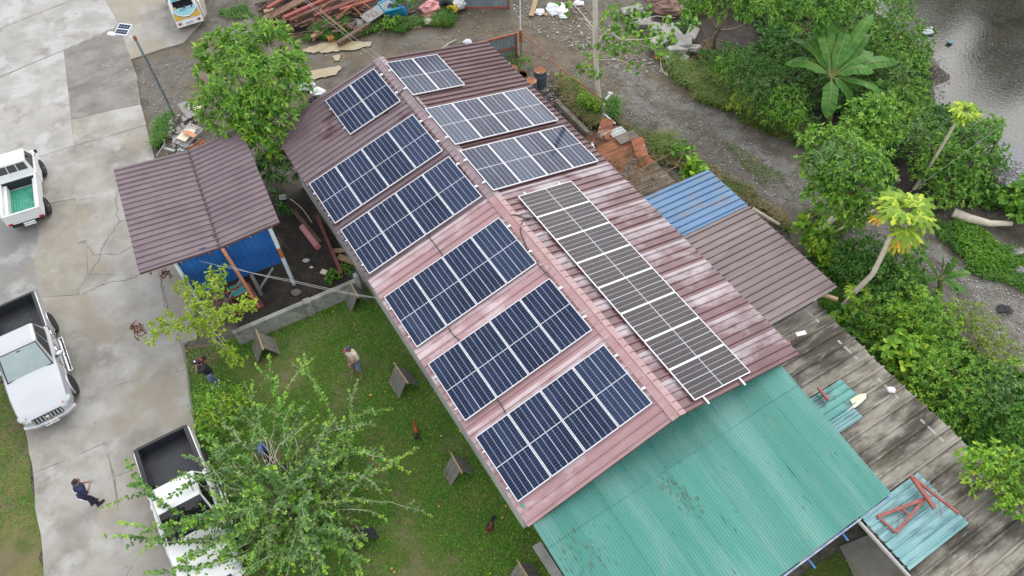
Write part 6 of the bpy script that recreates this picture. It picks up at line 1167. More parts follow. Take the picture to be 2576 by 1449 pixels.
def person(label, base, yaw, skin, shirt, legs_m, lf, rf, lh, rh, hem=.42, shorts=False, head_tilt=(0, 0), lean=0., hat=None, hair=True, shoes='white_cloth', hold=None, scale=1.0):
    """local frame: +y the way the person faces, +x to the person's right; lf, rf feet; lh, rh hands"""
    t = thing('person', label, 'person', base, None, rz(yaw)); t.scale = (scale,) * 3; V = lambda *p: np.array(p, float)
    hip = V(0, 0, .90); chest = V(0, lean * .45, 1.30); neck = V(0, lean * .55, 1.46); head = neck + V(head_tilt[0] * .1, .03 + head_tilt[1] * .10, .155)
    sh = [chest + V(s * .185, 0, .09) for s in (-1, 1)]; hp = [hip + V(s * .095, 0, -.02) for s in (-1, 1)]
    ft = [V(*lf), V(*rf)]; kn = [(hp[i] + ft[i]) / 2 + V(0, .05, .03) for i in (0, 1)]; an = [ft[i] + V(0, 0, .08) for i in (0, 1)]
    hands = [V(*lh), V(*rh)]; el = []
    for i in (0, 1):
        d = hands[i] - sh[i]; L2 = np.linalg.norm(d); k = math.sqrt(max(0, .29 ** 2 - (L2 / 2) ** 2)); perp = V((-1, 1)[i] * .6, -.35, -.9); perp = unit(perp - unit(d) * (perp @ unit(d))); el.append((sh[i] + hands[i]) / 2 + perp * k)
    caps = [(hip, chest, .125, .135), (chest, neck, .09, .052), (neck, head - V(0, 0, .06), .052, .055)]
    for i in (0, 1):
        caps += [(sh[i], el[i], .05, .04), (el[i], hands[i], .039, .026), (hp[i], kn[i], .085, .058), (kn[i], an[i], .055, .038), (an[i] - V(0, 0, .03), ft[i] + V(0, .15, .035), .04, .032)]
        d = unit(hands[i] - el[i]); sx = unit(np.cross(d, V(0, 0, 1))); up_ = np.cross(sx, d)
        caps.append((hands[i], hands[i] + d * .07, .028, .032))
        for k in range(4):
            o_ = hands[i] + d * .085 + sx * (.021 * (k - 1.5)); ln = (.055, .068, .064, .048)[k]; m_ = o_ + d * ln * .6; caps += [(o_, m_, .0105, .010), (m_, m_ + d * ln * .4 - up_ * ln * .45, .010, .009)]
        th = hands[i] + d * .03 + sx * (.03 * (1 if i == 0 else -1)); caps.append((th, th + d * .05 + sx * (.025 * (1 if i == 0 else -1)), .012, .010))
    flesh('body', caps, skin, t, .011, [(head, (.073, .092, .108), None), (head + V(0, .088, -.012), (.014, .02, .026), None), (head + V(-.075, -.01, -.01), (.012, .024, .032), None), (head + V(.075, -.01, -.01), (.012, .024, .032), None), (head + V(0, .055, -.075), (.045, .04, .035), None)])
    for s_ in (-1, 1): o = MB(); o.ball(head + V(s_ * .03, .083, .015), (.014, .01, .009), 8, 6); o.build('eye', M['hair'], t, world=False)
    o = MB(); o.ball(head + V(0, .088, -.058), (.024, .008, .007), 8, 6); o.build('mouth', M['maroon'], t, world=False)
    g = [(hip + V(0, 0, hem - .42), chest, .158, .165), (chest, chest + V(0, 0, .07), .15, .12)]
    for i in (0, 1): g += [(chest + V((-1, 1)[i] * .1, 0, .07), sh[i], .085, .075), (sh[i], sh[i] + (el[i] - sh[i]) * .75, .072, .066)]
    flesh('shirt', g, shirt, t, .014)
    L3 = [(hip - V(0, 0, .03), hip + V(0, 0, .06), .148, .145)]
    for i in (0, 1):
        L3.append((hp[i], kn[i], .115 if shorts else .105, .105 if shorts else .078))
        if not shorts: L3.append((kn[i], an[i] + V(0, 0, .02), .078, .062))
    flesh('shorts' if shorts else 'trousers', L3, legs_m, t, .014)
    if shoes:
        for i in (0, 1): flesh('shoe', [(ft[i] + V(0, -.04, .045), ft[i] + V(0, .16, .04), .05, .045)], shoes, t, .012)
    if hair: flesh('hair', [], 'hair', t, .011, [(head + V(0, -.022, .035), (.084, .090, .088), None), (head + V(0, -.05, -.01), (.076, .06, .085), None)])
    if hat:
        m_, bm2, bd = hat; bd = np.array(bd, float); cap_ = flesh('cap', [], m_, t, .011, [(head + V(0, -.01, .05), (.088, .104, .078), None)])
        o = MB(); ang = math.atan2(bd[0], bd[1]); o.ball(head + V(math.sin(ang) * .12, math.cos(ang) * .12, .045), (.075, .085, .012), 12, 6, rz(-ang)); o.build('cap_peak', M[bm2], cap_, world=False, smooth=60)
    return t, head, chest
hx = lambda d: math.atan2(-d[0], d[1])
A_, hd_, ch_ = person('person in navy shirt and trousers holding a grey drone controller on the driveway', (*at(243, 1272)[:2], .055), hx((.62, .78)), 'skin', 'navy_shirt', 'navy_trousers', (-.10, -.02, 0), (.10, .08, 0), (-.05, .36, 1.13), (.07, .36, 1.13), head_tilt=(0, .4), lean=.22, shoes='black_shirt')
bev(MB().box((.01, .46, 1.16), (.22, .10, .035), rx(.5)).build('controller', M['steel_grey'], None, loc=(0, 0, 0)), .01)
co = bpy.data.objects['controller']; co.name = 'drone_controller'; R3 = rz(hx((.62, .78))); co.location = tuple(at(243, 1272) + BZ * .055); co.rotation_euler = (0, 0, hx((.62, .78))); tag(co, 'small grey drone controller with screen held in both hands', 'controller')
b = MB(); b.box((.01, .505, 1.185), (.20, .09, .01), rx(.5)); b.build('screen', M['steel_grey'], co, world=False)
o = flesh('undershirt', [((0, 0, .82), (0, 0, .87), .168, .166)], 'white_cloth', A_, .014)
text('SOLAR', .06, 'white_cloth', A_, (0, -.07, 1.27), np.stack([(1, 0, 0), (0, 0, 1), (0, -1, 0)], 1), 'shirt_print', .02)
B_, hB, cB = person('person in black cap, black and red shirt and jeans raising a hand to the face', at(546, 968), hx((-.9, -.35)), 'skin', 'black_shirt', 'jeans', (-.11, .02, 0), (.12, -.04, 0), (-.05, .20, 1.50), (.34, -.02, 1.02), head_tilt=(0, .25), lean=.10, hat=('black_shirt', 'black_shirt', (0, 1)))
flesh('sleeve', [(cB + np.array([.19, 0, .09]), cB + np.array([.27, -.01, -.06]), .082, .076)], 'red_cloth', B_, .014)
b = MB(); b.ball(hB + np.array([0, .05, .115]), (.035, .03, .015), 10, 6); b.build('cap_badge', M['white_cloth'], B_, world=False)
C_, hC, cC = person('barefoot person in cream T-shirt and grey-blue shorts looking up on the lawn', at(903, 935), hx((-.55, -.83)), 'skin', 'cream_shirt', 'grey_shorts', (-.24, .08, 0), (.17, .05, 0), (-.10, .25, 1.02), (-.02, .27, .97), shorts=True, head_tilt=(.25, .1), lean=.05, hat=('cap_grey', 'maroon', (.1, 1)), shoes=None)
b = MB(); b.ball(cC + np.array([0, .158, -.08]), (.07, .015, .05), 12, 8); b.build('shirt_print', M['orange_print'], C_, world=False, smooth=60)
D_, hD, cD = person('person in black cap and bright blue shirt partly hidden behind the arching bush', at(684, 1160), hx((-.85, -.5)), 'skin_dark', 'blue_shirt', 'navy_trousers', (-.1, 0, 0), (.1, .02, 0), (-.18, .38, 1.12), (.22, .25, 1.0), head_tilt=(0, .3), lean=.18, hat=('black_shirt', 'black_shirt', (0, 1)))
tag(MB().tube([at(656, 1150, .9), at(634, 1118, 1.35)], .012, 6).build('white_stick', M['white_paint']), 'white stick held by the person in blue shirt', 'stick')
# roosters
M['rooster_red'] = mat('rooster_red', (.20, .045, .012), (.30, .09, .02), 20, .6, obj=True); M['rooster_black'] = mat('rooster_black', (.012, .012, .016), None, rough=.4); M['comb'] = mat('comb', (.45, .02, .02), None, rough=.5); M['yellow_leg'] = mat('yellow_leg', (.42, .30, .10), None, rough=.6); M['rooster_dark'] = mat('rooster_dark', (.09, .018, .012), (.15, .04, .02), 20, .6, obj=True)
def rooster(label, base, yaw, bm):
    t = thing('rooster', label, 'rooster', base, None, rz(yaw)); flesh('body', [((0, .10, .30), (0, .17, .46), .065, .038), ((0, .17, .46), (0, .20, .50), .036, .034), ((0, -.12, .28), (0, .08, .27), .07, .09), ((.045, 0, .24), (.03, .0, .14), .045, .025), ((-.045, 0, .24), (-.03, .0, .14), .045, .025)], bm, t, .010)
    b = MB()
    for s_ in (-1, 1):
        b.tube([(s_ * .03, 0, .15), (s_ * .035, -.01, .06), (s_ * .035, .0, .012)], .008, 5)
        for a in (-.5, 0, .5): b.tube([(s_ * .035, 0, .012), (s_ * .035 + math.sin(a) * .05, math.cos(a) * .05, .008)], .006, 4)
        b.build('leg', M['yellow_leg'], t, world=False); b = MB()
        b.ball((s_ * .085, -.02, .28), (.018, .12, .06), 10, 6); b.build('wing', M['rooster_dark' if bm == 'rooster_red' else 'rooster_black'], t, world=False, smooth=60); b = MB()
    b.ball((0, .205, .545), (.008, .04, .022), 8, 6); b.ball((0, .235, .475), (.01, .012, .025), 8, 6); b.build('comb', M['comb'], t, world=False); b = MB(); b.tube([(0, .23, .505), (0, .265, .495)], [.012, .002], 6); b.build('beak', M['yellow_leg'], t, world=False)
    for k in range(7):
        a = (k - 3) * .14; q = [(math.sin(a) * .03, -.14, .31), (math.sin(a) * .10, -.24, .43 + .02 * (k % 2)), (math.sin(a) * .16, -.34, .42 - .03 * abs(k - 3)), (math.sin(a) * .2, -.40, .34 - .03 * abs(k - 3))]; b = MB(); b.tube(q, [.02, .026, .02, .004], 5); b.build('tail_feather', M['rooster_black'], t, world=False, smooth=60)
    return t
rooster('reddish brown rooster with black tail walking on the lawn', at(1048, 1090), .25, 'rooster_red'); rooster('dark maroon rooster with black tail near the green roof corner', at(1234, 1335), math.pi - .45, 'rooster_dark')
# ---------------------------------------------------------------- yard things
M['board_grey'] = mat('board_grey', (.12, .115, .10), (.20, .19, .165), 5, .9, .3, 20, stretch=(1, 8, 1), layers=[((.07, .075, .05), 3, .55, .7, None, .7)]); M['tarp_dark'] = mat('tarp_dark', (.03, .033, .038), (.05, .055, .06), 4, .5, .4, 12)
for i, (a, c, lb, mm) in enumerate((((879, 707), (903, 750), 'grey A-frame rooster shelter against the block wall corner', 'board_grey'), ((644, 829), (663, 881), 'grey A-frame rooster shelter in front of the block wall end', 'board_grey'), ((991, 913), (1027, 966), 'grey A-frame rooster shelter near the person in cream shirt', 'board_grey'), ((1134, 1139), (1163, 1192), 'grey A-frame rooster shelter in the middle of the lawn', 'board_grey'), ((1300, 1408), (1334, 1462), 'A-frame rooster shelter cut by the bottom photo edge', 'board_grey'), ((893, 1318), (918, 1362), 'dark tarp A-frame rooster shelter under the arching bush', 'tarp_dark'))):
    pa, pc = at(*a, .8), at(*c, .8); d = unit(pc - pa); sdv = np.array([-d[1], d[0], 0]); p0, p1 = pa + d * .1, pc - d * .12; t = thing('rooster_shelter', lb, 'shelter', (p0 + p1) / 2 * (1, 1, 0), 'A-frame rooster shelters')
    for s_ in (-1, 1):
        g_ = (p1 - p0) / 3
        for k in range(3):
            q0, q1 = p0 + g_ * k + d * .006, p0 + g_ * (k + 1) - d * .006; lw_ = sdv * s_ * .42 - BZ * .79; nn = unit(np.cross(d, lw_)) * .012; jt = lw_ * RNG.uniform(.97, 1.02)
            MB().add([q0 + nn, q1 + nn, q1 + jt + nn, q0 + jt + nn, q0 - nn, q1 - nn, q1 + jt - nn, q0 + jt - nn], [(0, 1, 2, 3), (7, 6, 5, 4), (0, 4, 5, 1), (1, 5, 6, 2), (2, 6, 7, 3), (3, 7, 4, 0)]).build('plank', M[mm], t)
    MB().bar(pa + BZ * .02, pc + BZ * .02, .05, .035).build('ridge_stick', M['wood' if mm == 'board_grey' else 'wood_dark'], t)
M['block'] = mat('block', (.22, .225, .20), (.36, .36, .33), 2.2, .95, .4, 30, layers=[((.10, .11, .085), 1.6, .5, .68, None, .75), ((.46, .46, .44), 1.1, .58, .7, None, .6)]); M['mortar'] = mat('mortar', (.15, .15, .135), None, rough=.95)
W0, W1 = at(604, 866), at(914, 733); wl = np.linalg.norm(W1 - W0); wd_ = unit(W1 - W0); wn = np.array([-wd_[1], wd_[0], 0]); cw = thing('block_wall', 'low hollow block wall stained grey along the edge of the lawn', 'wall', W0)
MB().bar(W0 + BZ * .40 + wn * .0, W1 + BZ * .40, .125, .80).build('core', M['mortar'], cw)
for r_ in range(4):
    x = -.2 * (r_ % 2)
    while x < wl:
        x0, x1 = max(x, 0) + .006, min(x + .4, wl) - .006
        if x1 - x0 > .05: bev(MB().box(W0 + wd_ * (x0 + x1) / 2 + BZ * (.10 + .2 * r_), (x1 - x0, .15 + RNG.uniform(-.006, .006), .188), rz(math.atan2(wd_[1], wd_[0]))).build('block', M['block'], cw), .008, 1)
        x += .4
MB().bar(W0 + BZ * .812, W1 + BZ * .812, .17, .025).build('coping', M['block'], cw); MB().box(W0 + wd_ * 2.75 - wn * .02 + BZ * .43, (.25, .24, .86), rz(math.atan2(wd_[1], wd_[0]))).build('pier', M['block'], cw)
MB().box(W0 + wd_ * (wl - .1) + BZ * .55, (.15, .2, 1.1), rz(math.atan2(wd_[1], wd_[0]))).build('pier', M['block'], cw)
# lamp post
lp = at(437, 290); M['post_blue'] = mat('post_blue', (.15, .19, .20), (.20, .24, .25), 6, .6); M['rust'] = mat('rust', (.20, .075, .035), (.32, .14, .06), 7, .9)
t = thing('street_lamp', 'leaning-looking grey lamp post with a white framed solar panel on top', 'street lamp', lp); b = MB(); b.tube([lp, lp + BZ * 4.22], [.065, .05], 10); b.build('pole', M['post_blue'], t, smooth=50)
tp_ = lp + BZ * 4.22; la = at(278, 84, 4.25); d = unit((la - tp_) * (1, 1, 0)); b = MB(); b.bar(tp_ + d * .05, tp_ + d * .5, .05, .05); b.build('arm', M['white_paint'], t); b = MB(); b.lathe([(.07, -.12), (.07, .05), (.02, .08)], tp_, 10); b.build('pole_cap', M['rust'], t)
b = MB(); b.box(tp_ + d * 1.02 + BZ * .02, (.42, .2, .07), rz(math.atan2(d[1], d[0]))); bev(b.build('lamp_head', M['white_paint'], t), .015)
pc_ = at(310, 75, 4.45); c4 = [at(298, 58, 4.5), at(330, 62, 4.5), at(321, 90, 4.38), at(290, 86, 4.38)]
exv = unit(c4[1] - c4[0]); eyv = unit(np.cross(np.cross(exv, c4[0] - c4[3]), exv)); Rp = np.stack([exv, eyv, np.cross(exv, eyv)], 1); cc = np.mean(c4, 0); sx, sy = np.linalg.norm(c4[1] - c4[0]), np.linalg.norm(c4[0] - c4[3])
b = MB(); b.box(cc, (sx, sy, .03), Rp); pn = b.build('solar_cell_board', M['white_paint'], t)
for j in (0, 1):
    for i in range(4):
        for k in range(2): b = MB(); b.box(cc + Rp @ np.array([(i - 1.5) * sx * .225, (j - .5) * sy * .46 + (k - .5) * sy * .2, .017]), (sx * .21, sy * .18, .004), Rp); b.build('cell', M['cell_blue'], pn)
b = MB(); b.bar(tp_ + d * .45, cc - BZ * .03, .04, .04); b.build('bracket', M['white_paint'], t)
for k in range(3): b = MB(); b.tube([tp_ - BZ * (.9 + k * .9) + np.array([.06, -.03, 0]), tp_ - BZ * (1.3 + k * .9) + np.array([.075, -.03, 0]), tp_ - BZ * (1.7 + k * .9) + np.array([.06, -.03, 0])], .012, 5); b.build('cable', M['rubber'], t)
# drums
M['drum_blue'] = mat('drum_blue', (.05, .075, .10), (.09, .12, .15), 4, .6, .1, 10, layers=[((.22, .09, .04), 3, .56, .68, None, .8)]); M['drum_rust'] = mat('drum_rust', (.15, .055, .03), (.24, .10, .05), 4, .85, .2, 20); M['rust_bright'] = mat('rust_bright', (.36, .13, .04), (.20, .08, .05), 5, .85, .2, 20, layers=[((.55, .33, .15), 4, .6, .7, None, .7)])
for i, (x, y, m1, m2, lb) in enumerate(((1287, 172, 'drum_rust', 'rust', 'rusty drum half tucked under the roof corner, white rag beside'), (1311, 187, 'drum_rust', 'rust_bright', 'open rusty drum with orange corroded sunken lid'), (1335, 203, 'drum_blue', 'rust_bright', 'dark blue drum with mottled orange lid, lowest of the drums'), (1359, 176, 'drum_blue', 'rust', 'dark blue drum with plain brown lid standing apart by the fence'))):
    c = at(x, y, .88) * (1, 1, 0); t = thing('oil_drum', lb, 'drum', c, 'oil drums by the fence'); b = MB(); b.lathe([(.285, 0), (.29, .02), (.285, .04), (.285, .27), (.297, .295), (.285, .32), (.285, .56), (.297, .585), (.285, .61), (.285, .84), (.293, .87), (.29, .885), (.275, .885), (.272, .80 if i == 1 else .868)], c, 24); b.build('body', M[m1], t, smooth=50)
    b = MB(); b.lathe([(.272, (.78 if i == 1 else .866)), (.272, (.80 if i == 1 else .872))], c, 24); b.build('lid', M[m2], t)
    if i != 1: b = MB(); b.lathe([(.028, .872), (.025, .885)], c + np.array([-.12, -.16, 0]), 10); b.build('bung', M['plate'], t)
# gates and fence
M['gate_sheet'] = mat('gate_sheet', (.17, .215, .245), (.24, .285, .31), 2, .6, .08, 12, layers=[((.3, .28, .25), 3, .6, .72, None, .5)]); M['rust_red'] = mat('rust_red', (.26, .07, .04), (.36, .12, .07), 5, .75, .2, 20, layers=[((.12, .06, .04), 5, .58, .7, None, .7)])
def gate(label, a, b_, h, n, mid=True):
    a, b_ = np.asarray(a), np.asarray(b_); d = unit(b_ - a); t = thing('sheet_gate', label, 'gate', a); L_ = np.linalg.norm(b_ - a); nn = np.array([d[1], -d[0], 0]); nn = nn if nn[1] < 0 else -nn
    for k in range(n):
        q0 = a + d * L_ * k / n; m = MB(); pr = ribbed(3, L_ / n / 3, h=.02, w=.05); V0 = [q0 + d * x + nn * z + BZ * .06 for x, z in pr]; V1 = [p + BZ * (h - .08) for p in V0]; nv = len(pr); m.add(V0 + V1, [(i, i + 1, nv + i + 1, nv + i) for i in range(nv - 1)]); m.add([p - nn * .01 for p in V0 + V1], [(i, nv + i, nv + i + 1, i + 1) for i in range(nv - 1)]); m.build('sheet', M['gate_sheet'], t)
    for z in ([.06, h] + ([h * .5] if mid else [])): MB().bar(a + BZ * z + nn * .04, b_ + BZ * z + nn * .04, .06, .08).build('rail', M['rust_red'], t)
    for q in (a, b_): MB().bar(q + nn * .04, q + BZ * (h + .04) + nn * .04, .08, .08).build('stile', M['rust_red'], t)
    return t
ga, gb = at(1195, 175), at(1300, 148); gate('blue-grey sheet gate with rusty red frame behind the roof corner', ga, gb, 1.45, 4)
gate('grey sheet gate with red post beside the scrap heap', at(1160, 21), at(1281, 20), 1.6, 4, False)
fp = at(1311, 150); t = thing('fence_post', 'rusty concrete fence post with a tall thin white pipe', 'post', fp); MB().bar(fp, fp + BZ * 1.7, .13, .13).build('post', M['bark'], t); MB().bar(fp + BZ * 1.05 - np.array([0, .02, 0]), fp + BZ * 1.66 - np.array([0, .02, 0]), .145, .145).build('rust_sleeve', M['rust_red'], t); b = MB(); b.tube([fp + BZ * 1.7, fp + BZ * 5.5 + np.array([.05, .1, 0])], .028, 7); b.build('pipe', M['white_paint'], t)
fe = thing('wire_fence', 'wire fence with a sagging rusty top pipe along the gravel road', 'fence', at(1400, 240)); TP = [fp + BZ * 1.6, at(1408, 238) + BZ * 1.45, at(1512, 300) + BZ * 1.1]; TP = [TP[0], (TP[0] + TP[1]) / 2 + BZ * .02, TP[1], (TP[1] + TP[2]) / 2, TP[2]]
b = MB(); b.tube(TP, .03, 7); b.build('top_pipe', M['rust'], fe)
for q, h in ((at(1408, 238), 1.5),): MB().bar(q, q + BZ * h, .06, .06).build('post', M['wood'], fe)
G0, G1, G2 = fp, at(1408, 238), at(1512, 300)
for k in range(34):
    tt = k / 33; g_ = (G0 + (G1 - G0) * tt * 2) if tt < .5 else (G1 + (G2 - G1) * (tt * 2 - 1)); hh = 1.55 - .5 * tt; b = MB(); b.tube([g_, g_ + BZ * hh], .005, 3); b.build('wire', M['rust'], fe)
for z in (.3, .65, 1.0): b = MB(); b.tube([G0 + BZ * z, G1 + BZ * z, G2 + BZ * z * .8], .005, 3); b.build('wire', M['rust'], fe)
fk = at(1514, 318); t = thing('fence_post', 'grey metal corner post with a white bent bracket beside the shelter', 'post', fk); b = MB(); b.tube([fk, at(1520, 262, 1.2)], .04, 7); b.build('post', M['steel_grey'], t); b = MB(); b.bar(at(1524, 250, 1.35), at(1537, 234, 1.6), .09, .05); b.bar(at(1530, 232, 1.6), at(1542, 236, 1.6), .05, .05); b.build('bracket', M['white_paint'], t); b.v = []; b = MB(); b.tube([at(1520, 287, .9), at(1548, 311, .9)], .03, 6); b.build('pipe', M['white_paint'], t)
M['old_footing'] = mat('old_footing', (.12, .10, .075), (.21, .19, .16), 3, .95, .5, 20)
b = MB(); b.bar(at(1398, 262) + BZ * .14, at(1480, 345) + BZ * .14, .2, .28); tag(b.build('footing_wall', M['old_footing']), 'short broken concrete footing between long building and fence', 'wall')
# scrap heap: timbers, channels, sheets
def scrap(name, a, c, w_, h_, m, label, cat='scrap', grp=None):
    a = at(*a); c = at(*c); return tag(MB().bar(a, c, w_, h_).build(name, M[m]), label, cat, grp)
M['channel_red'] = mat('channel_red', (.13, .035, .03), (.20, .065, .055), 4, .7, .2, 20); M['brown_metal'] = mat('brown_metal', (.13, .065, .04), (.21, .12, .08), 4, .8, .3, 20); M['red_edge'] = mat('red_edge', (.21, .05, .04), (.30, .085, .07), 4, .7)
for i, (a, c, w_, h_, m, lb) in enumerate((((668, 48, .5), (800, -20, .5), .45, .12, 'brown_metal', 'broad brown metal channel at the edge of the scrap heap'), ((672, 20, .75), (720, -8, .75), .22, .1, 'red_edge', 'short red channel end topmost on the heap'), ((715, 45, .7), (850, -15, .8), .2, .16, 'red_edge', 'long bright red edged channel across the heap'), ((728, 52, .6), (870, -10, .7), .16, .12, 'brown_metal', 'long brown beam just under the red edged channel'), ((760, 60, .35), (900, 5, .4), .3, .1, 'channel_red', 'dark red channel lying low across the heap'), ((790, 40, .5), (930, -12, .6), .24, .12, 'channel_red', 'dark red channel under the rusty ladder'), ((855, 25, .5), (945, -2, .55), .2, .12, 'red_edge', 'red channel with pale end beside the ladder'), ((775, 75, .2), (835, 30, .3), .18, .14, 'wood_dark', 'dark timber offcut below the channels'), ((810, 50, .3), (870, 20, .4), .12, .1, 'wood_dark', 'split dark board in the heap'), ((735, 75, .25), (712, 40, .35), .22, .1, 'brown_metal', 'curled brown metal strip at heap foot'), ((757, 68, .25), (738, 42, .35), .2, .08, 'channel_red', 'bent dark plate beside the curled strip'), ((690, 75, .15), (680, 62, .15), .3, .14, 'wood', 'brown wooden block on the gravel'), ((665, 32, .3), (690, 28, .3), .25, .22, 'wood', 'pale topped wooden block beside grass'), ((785, 96, .2), (800, 80, .25), .22, .16, 'wood', 'small tan box-like offcut at heap foot'), ((825, 100, .15), (840, 95, .15), .28, .2, 'steel_rust', 'rusty square tin at the heap foot'), ((850, 110, .2), (930, 60, .35), .22, .2, 'wood_dark', 'rough log-like timber slanting down to the lane'), ((870, 98, .08), (905, 85, .08), .2, .08, 'wood', 'pale plank lying in the grass by the lane'), ((860, 75, .15), (922, 52, .15), .3, .18, 'red_edge', 'faded red and white painted beam in the grass'), ((960, 62, .12), (1040, 50, .12), .2, .14, 'wood_dark', 'long dark plank below the blue door'), ((1000, 70, .06), (1050, 62, .06), .16, .1, 'wood_dark', 'short dark plank at the lane edge'), ((1060, 40, .15), (1145, 24, .2), .14, .1, 'wood', 'tan plank leading to the red gate post'), ((930, 38, .4), (1000, 62, .2), .05, .05, 'wood_dark', 'thin dark pole leaning across the heap'), ((1030, 68, .05), (1060, 66, .05), .22, .06, 'wood', 'pale short plank by the grass tuft'))):
    scrap('scrap_beam', a, c, w_, h_, m, lb, 'beam', 'beams and boards on the scrap heap')
M['scrap_brown'] = mat('scrap_brown', (.055, .03, .022), (.15, .085, .055), 5, .85, vary=.5)
b = MB(); rg = np.random.default_rng(17)
for k in range(230):
    x, y = (rg.uniform(665, 900), rg.uniform(-15, 95)) if k < 170 else (rg.uniform(900, 1150), rg.uniform(15, 62))
    if y > 98 - .06 * (x - 665): continue
    p = at(x, y, rg.uniform(.03, .55) * (1 if k < 170 else .4)); a = math.radians(rg.normal(28, 30)); L_ = rg.uniform(.15, 1.1); d = np.array([math.cos(a), math.sin(a), rg.normal(0, .12)]); b.bar(p - d * L_ / 2, p + d * L_ / 2, rg.uniform(.04, .18), rg.uniform(.02, .08))
tag(b.build('scrap_rubble', M['scrap_brown']), kind='stuff')
t = thing('rusty_ladder', 'thin rusty ladder-like frame lying over the scrap heap', 'frame', at(840, 40)); 
for a, c in (((805, 24, .9), (835, 0, .95)), ((845, 45, .9), (905, 0, .95)), ((805, 24, .9), (870, 78, .6)), ((885, 15, .9), (912, 40, .75)), ((905, 0, .95), (935, 24, .8))): MB().bar(at(*a), at(*c), .05, .05).build('bar', M['rust'], t)
for i, (px, py, ro, wd2, ln2, mm, lb) in enumerate(((905, 40, .5, .7, 1.8, 'galv', 'pale grey corrugated sheets slanting down the scrap heap'), (930, 28, .55, .6, 1.9, 'gate_sheet', 'blue-grey corrugated sheet under the pale sheets'), (875, 72, .9, .5, .8, 'galv', 'short bright corrugated sheet in the grass'))):
    me = sheet_mesh('metal_sheet', ribbed(6, wd2 / 6, wav=True), ln2, M[mm]); o = link('metal_sheet', me); o.location = at(px, py, .5 - i * .12); o.rotation_euler = (.12, .1, ro - 1.4); tag(o, lb, 'metal sheet')
M['door_blue'] = mat('door_blue', (.02, .30, .55), (.04, .36, .62), 3, .4); td_ = thing('truck_door', 'bright blue truck door shell lying on the scrap heap', 'door', at(990, 42)); D4 = [at(965, 43, .15), at(1026, 36, .15), at(1014, 17, .75), at(968, 28, .7)]
def plate(q, th, m, name, parent):
    q = [np.asarray(p) for p in q]; n_ = unit(np.cross(q[1] - q[0], q[3] - q[0])) * th; k = len(q); b = MB(); b.add([p + n_ for p in q] + [p - n_ for p in q], [tuple(range(k)), tuple(range(2 * k - 1, k - 1, -1))] + [(i, k + i, k + (i + 1) % k, (i + 1) % k) for i in range(k)]); return bev(b.build(name, M[m], parent), .015)
plate(D4, .05, 'door_blue', 'panel', td_)
for a, c in (((966, 28, .72), (951, 9, 1.2)), ((951, 9, 1.2), (975, -2, 1.4)), ((1010, 16, .78), (980, -1, 1.4)), ((1022, 35, .2), (1030, 0, 1.2))): MB().bar(at(*a), at(*c), .09, .05).build('window_frame', M['door_blue'], td_)
plate([at(972, 25, .5), at(1005, 18, .5), at(1000, 8, .8), at(978, 8, .8)], .03, 'drum_blue', 'inner_panel', td_)
def lump(name, c, r, m, label, cat, seed, flat=.5, grp=None, rot=0.):
    rg = np.random.default_rng(seed); b = MB(); b.ball((0, 0, 0), (r, r * .75, r * flat), 12, 8, rz(rot)); b.v = [tuple(np.array(v) * (1 + rg.normal(0, .16))) for v in b.v]; return tag(b.build(name, M[m], loc=(0, 0, 0)), label, cat, grp)
def putl(*a, **k): p = a[1]; o = lump(*a, **k); o.location = p; return o
M['pink'] = mat('pink', (.50, .19, .20), (.58, .28, .27), 3, .6, .3, 8); M['sack_white'] = mat('sack_white', (.70, .71, .72), (.58, .59, .61), 4, .7, .4, 10); M['sack_yellow'] = mat('sack_yellow', (.55, .42, .03), None, rough=.6)
putl('pink_sheeting', at(1083, 20, .4), .55, 'pink', 'crumpled pink plastic sheeting on the scrap heap', 'sheeting', 1, .6); putl('pink_sheeting', at(1086, 36, .2), .4, 'pink', 'smaller pink crumpled plastic below the larger heap of it', 'sheeting', 2, .6)
b = MB(); b.lathe([(.22, -.1), (.36, -.1), (.4, 0), (.36, .1), (.22, .1), (.22, -.1)], (0, 0, 0), 18, rx(1.2)); o = b.build('old_tyre', M['tyre'], loc=(0, 0, 0)); o.location = at(1122, 18, .4); tag(o, 'old black tyre standing beside the yellow sack', 'tyre')
putl('yellow_sack', at(1146 - 8, 20, .3), .3, 'sack_yellow', 'yellow plastic sack beside the tyre', 'sack', 3, .8); putl('white_sack', at(1153, 10, .4), .32, 'sack_white', 'white sack between tyre and red gate post', 'sack', 4, .8)
putl('foam_piece', at(1078, 54, .15), .26, 'cream', 'pale yellow foam lump below the pink sheeting', 'foam', 5, .6)
putl('plastic_sack', at(1400, 22, .12), .62, 'sack_white', 'long white plastic sack lying by the rubbish', 'sack', 6, .22, None, -.5); putl('plastic_sack', at(1418, 40, .06), .25, 'sack_white', 'small white plastic bag below the long sack', 'sack', 7, .3); putl('plastic_bag', at(1358, 30, .06), .28, 'sack_white', 'white crumpled bag beside the broken boards', 'bag', 8, .35); putl('plastic_bag', at(1430 + 25, 8, .06), .3, 'sack_white', 'flattened pale bag near the slender tree', 'bag', 9, .3)
putl('white_rag', at(1272, 160, .9), .2, 'sack_white', 'white rag lying on the rusty drum by the gate', 'rag', 10, .4); putl('slipper_tray', at(1606, 337, .05), .17, 'sack_white', 'pale oval tray lying on the gravel road', 'tray', 11, .2, None, -.6)
tag(MB().bar(at(1336, 40, .1), at(1348, 0, .15), .25, .06).build('broken_board', M['wood']), 'brown broken board pointing up the rubbish bank', 'board'); tag(MB().bar(at(1350, 25, .1), at(1378, 38, .06), .2, .06).build('broken_board', M['wood']), 'brown broken board lying crosswise by the white bag', 'board')
tag(MB().tube([at(1112, 122, .06), at(1130, 108, .08), at(1148, 100, .06)], .03, 6).build('driftwood_stick', M['bark_pale']), 'pale curved stick lying on the lane beside the gable', 'stick')
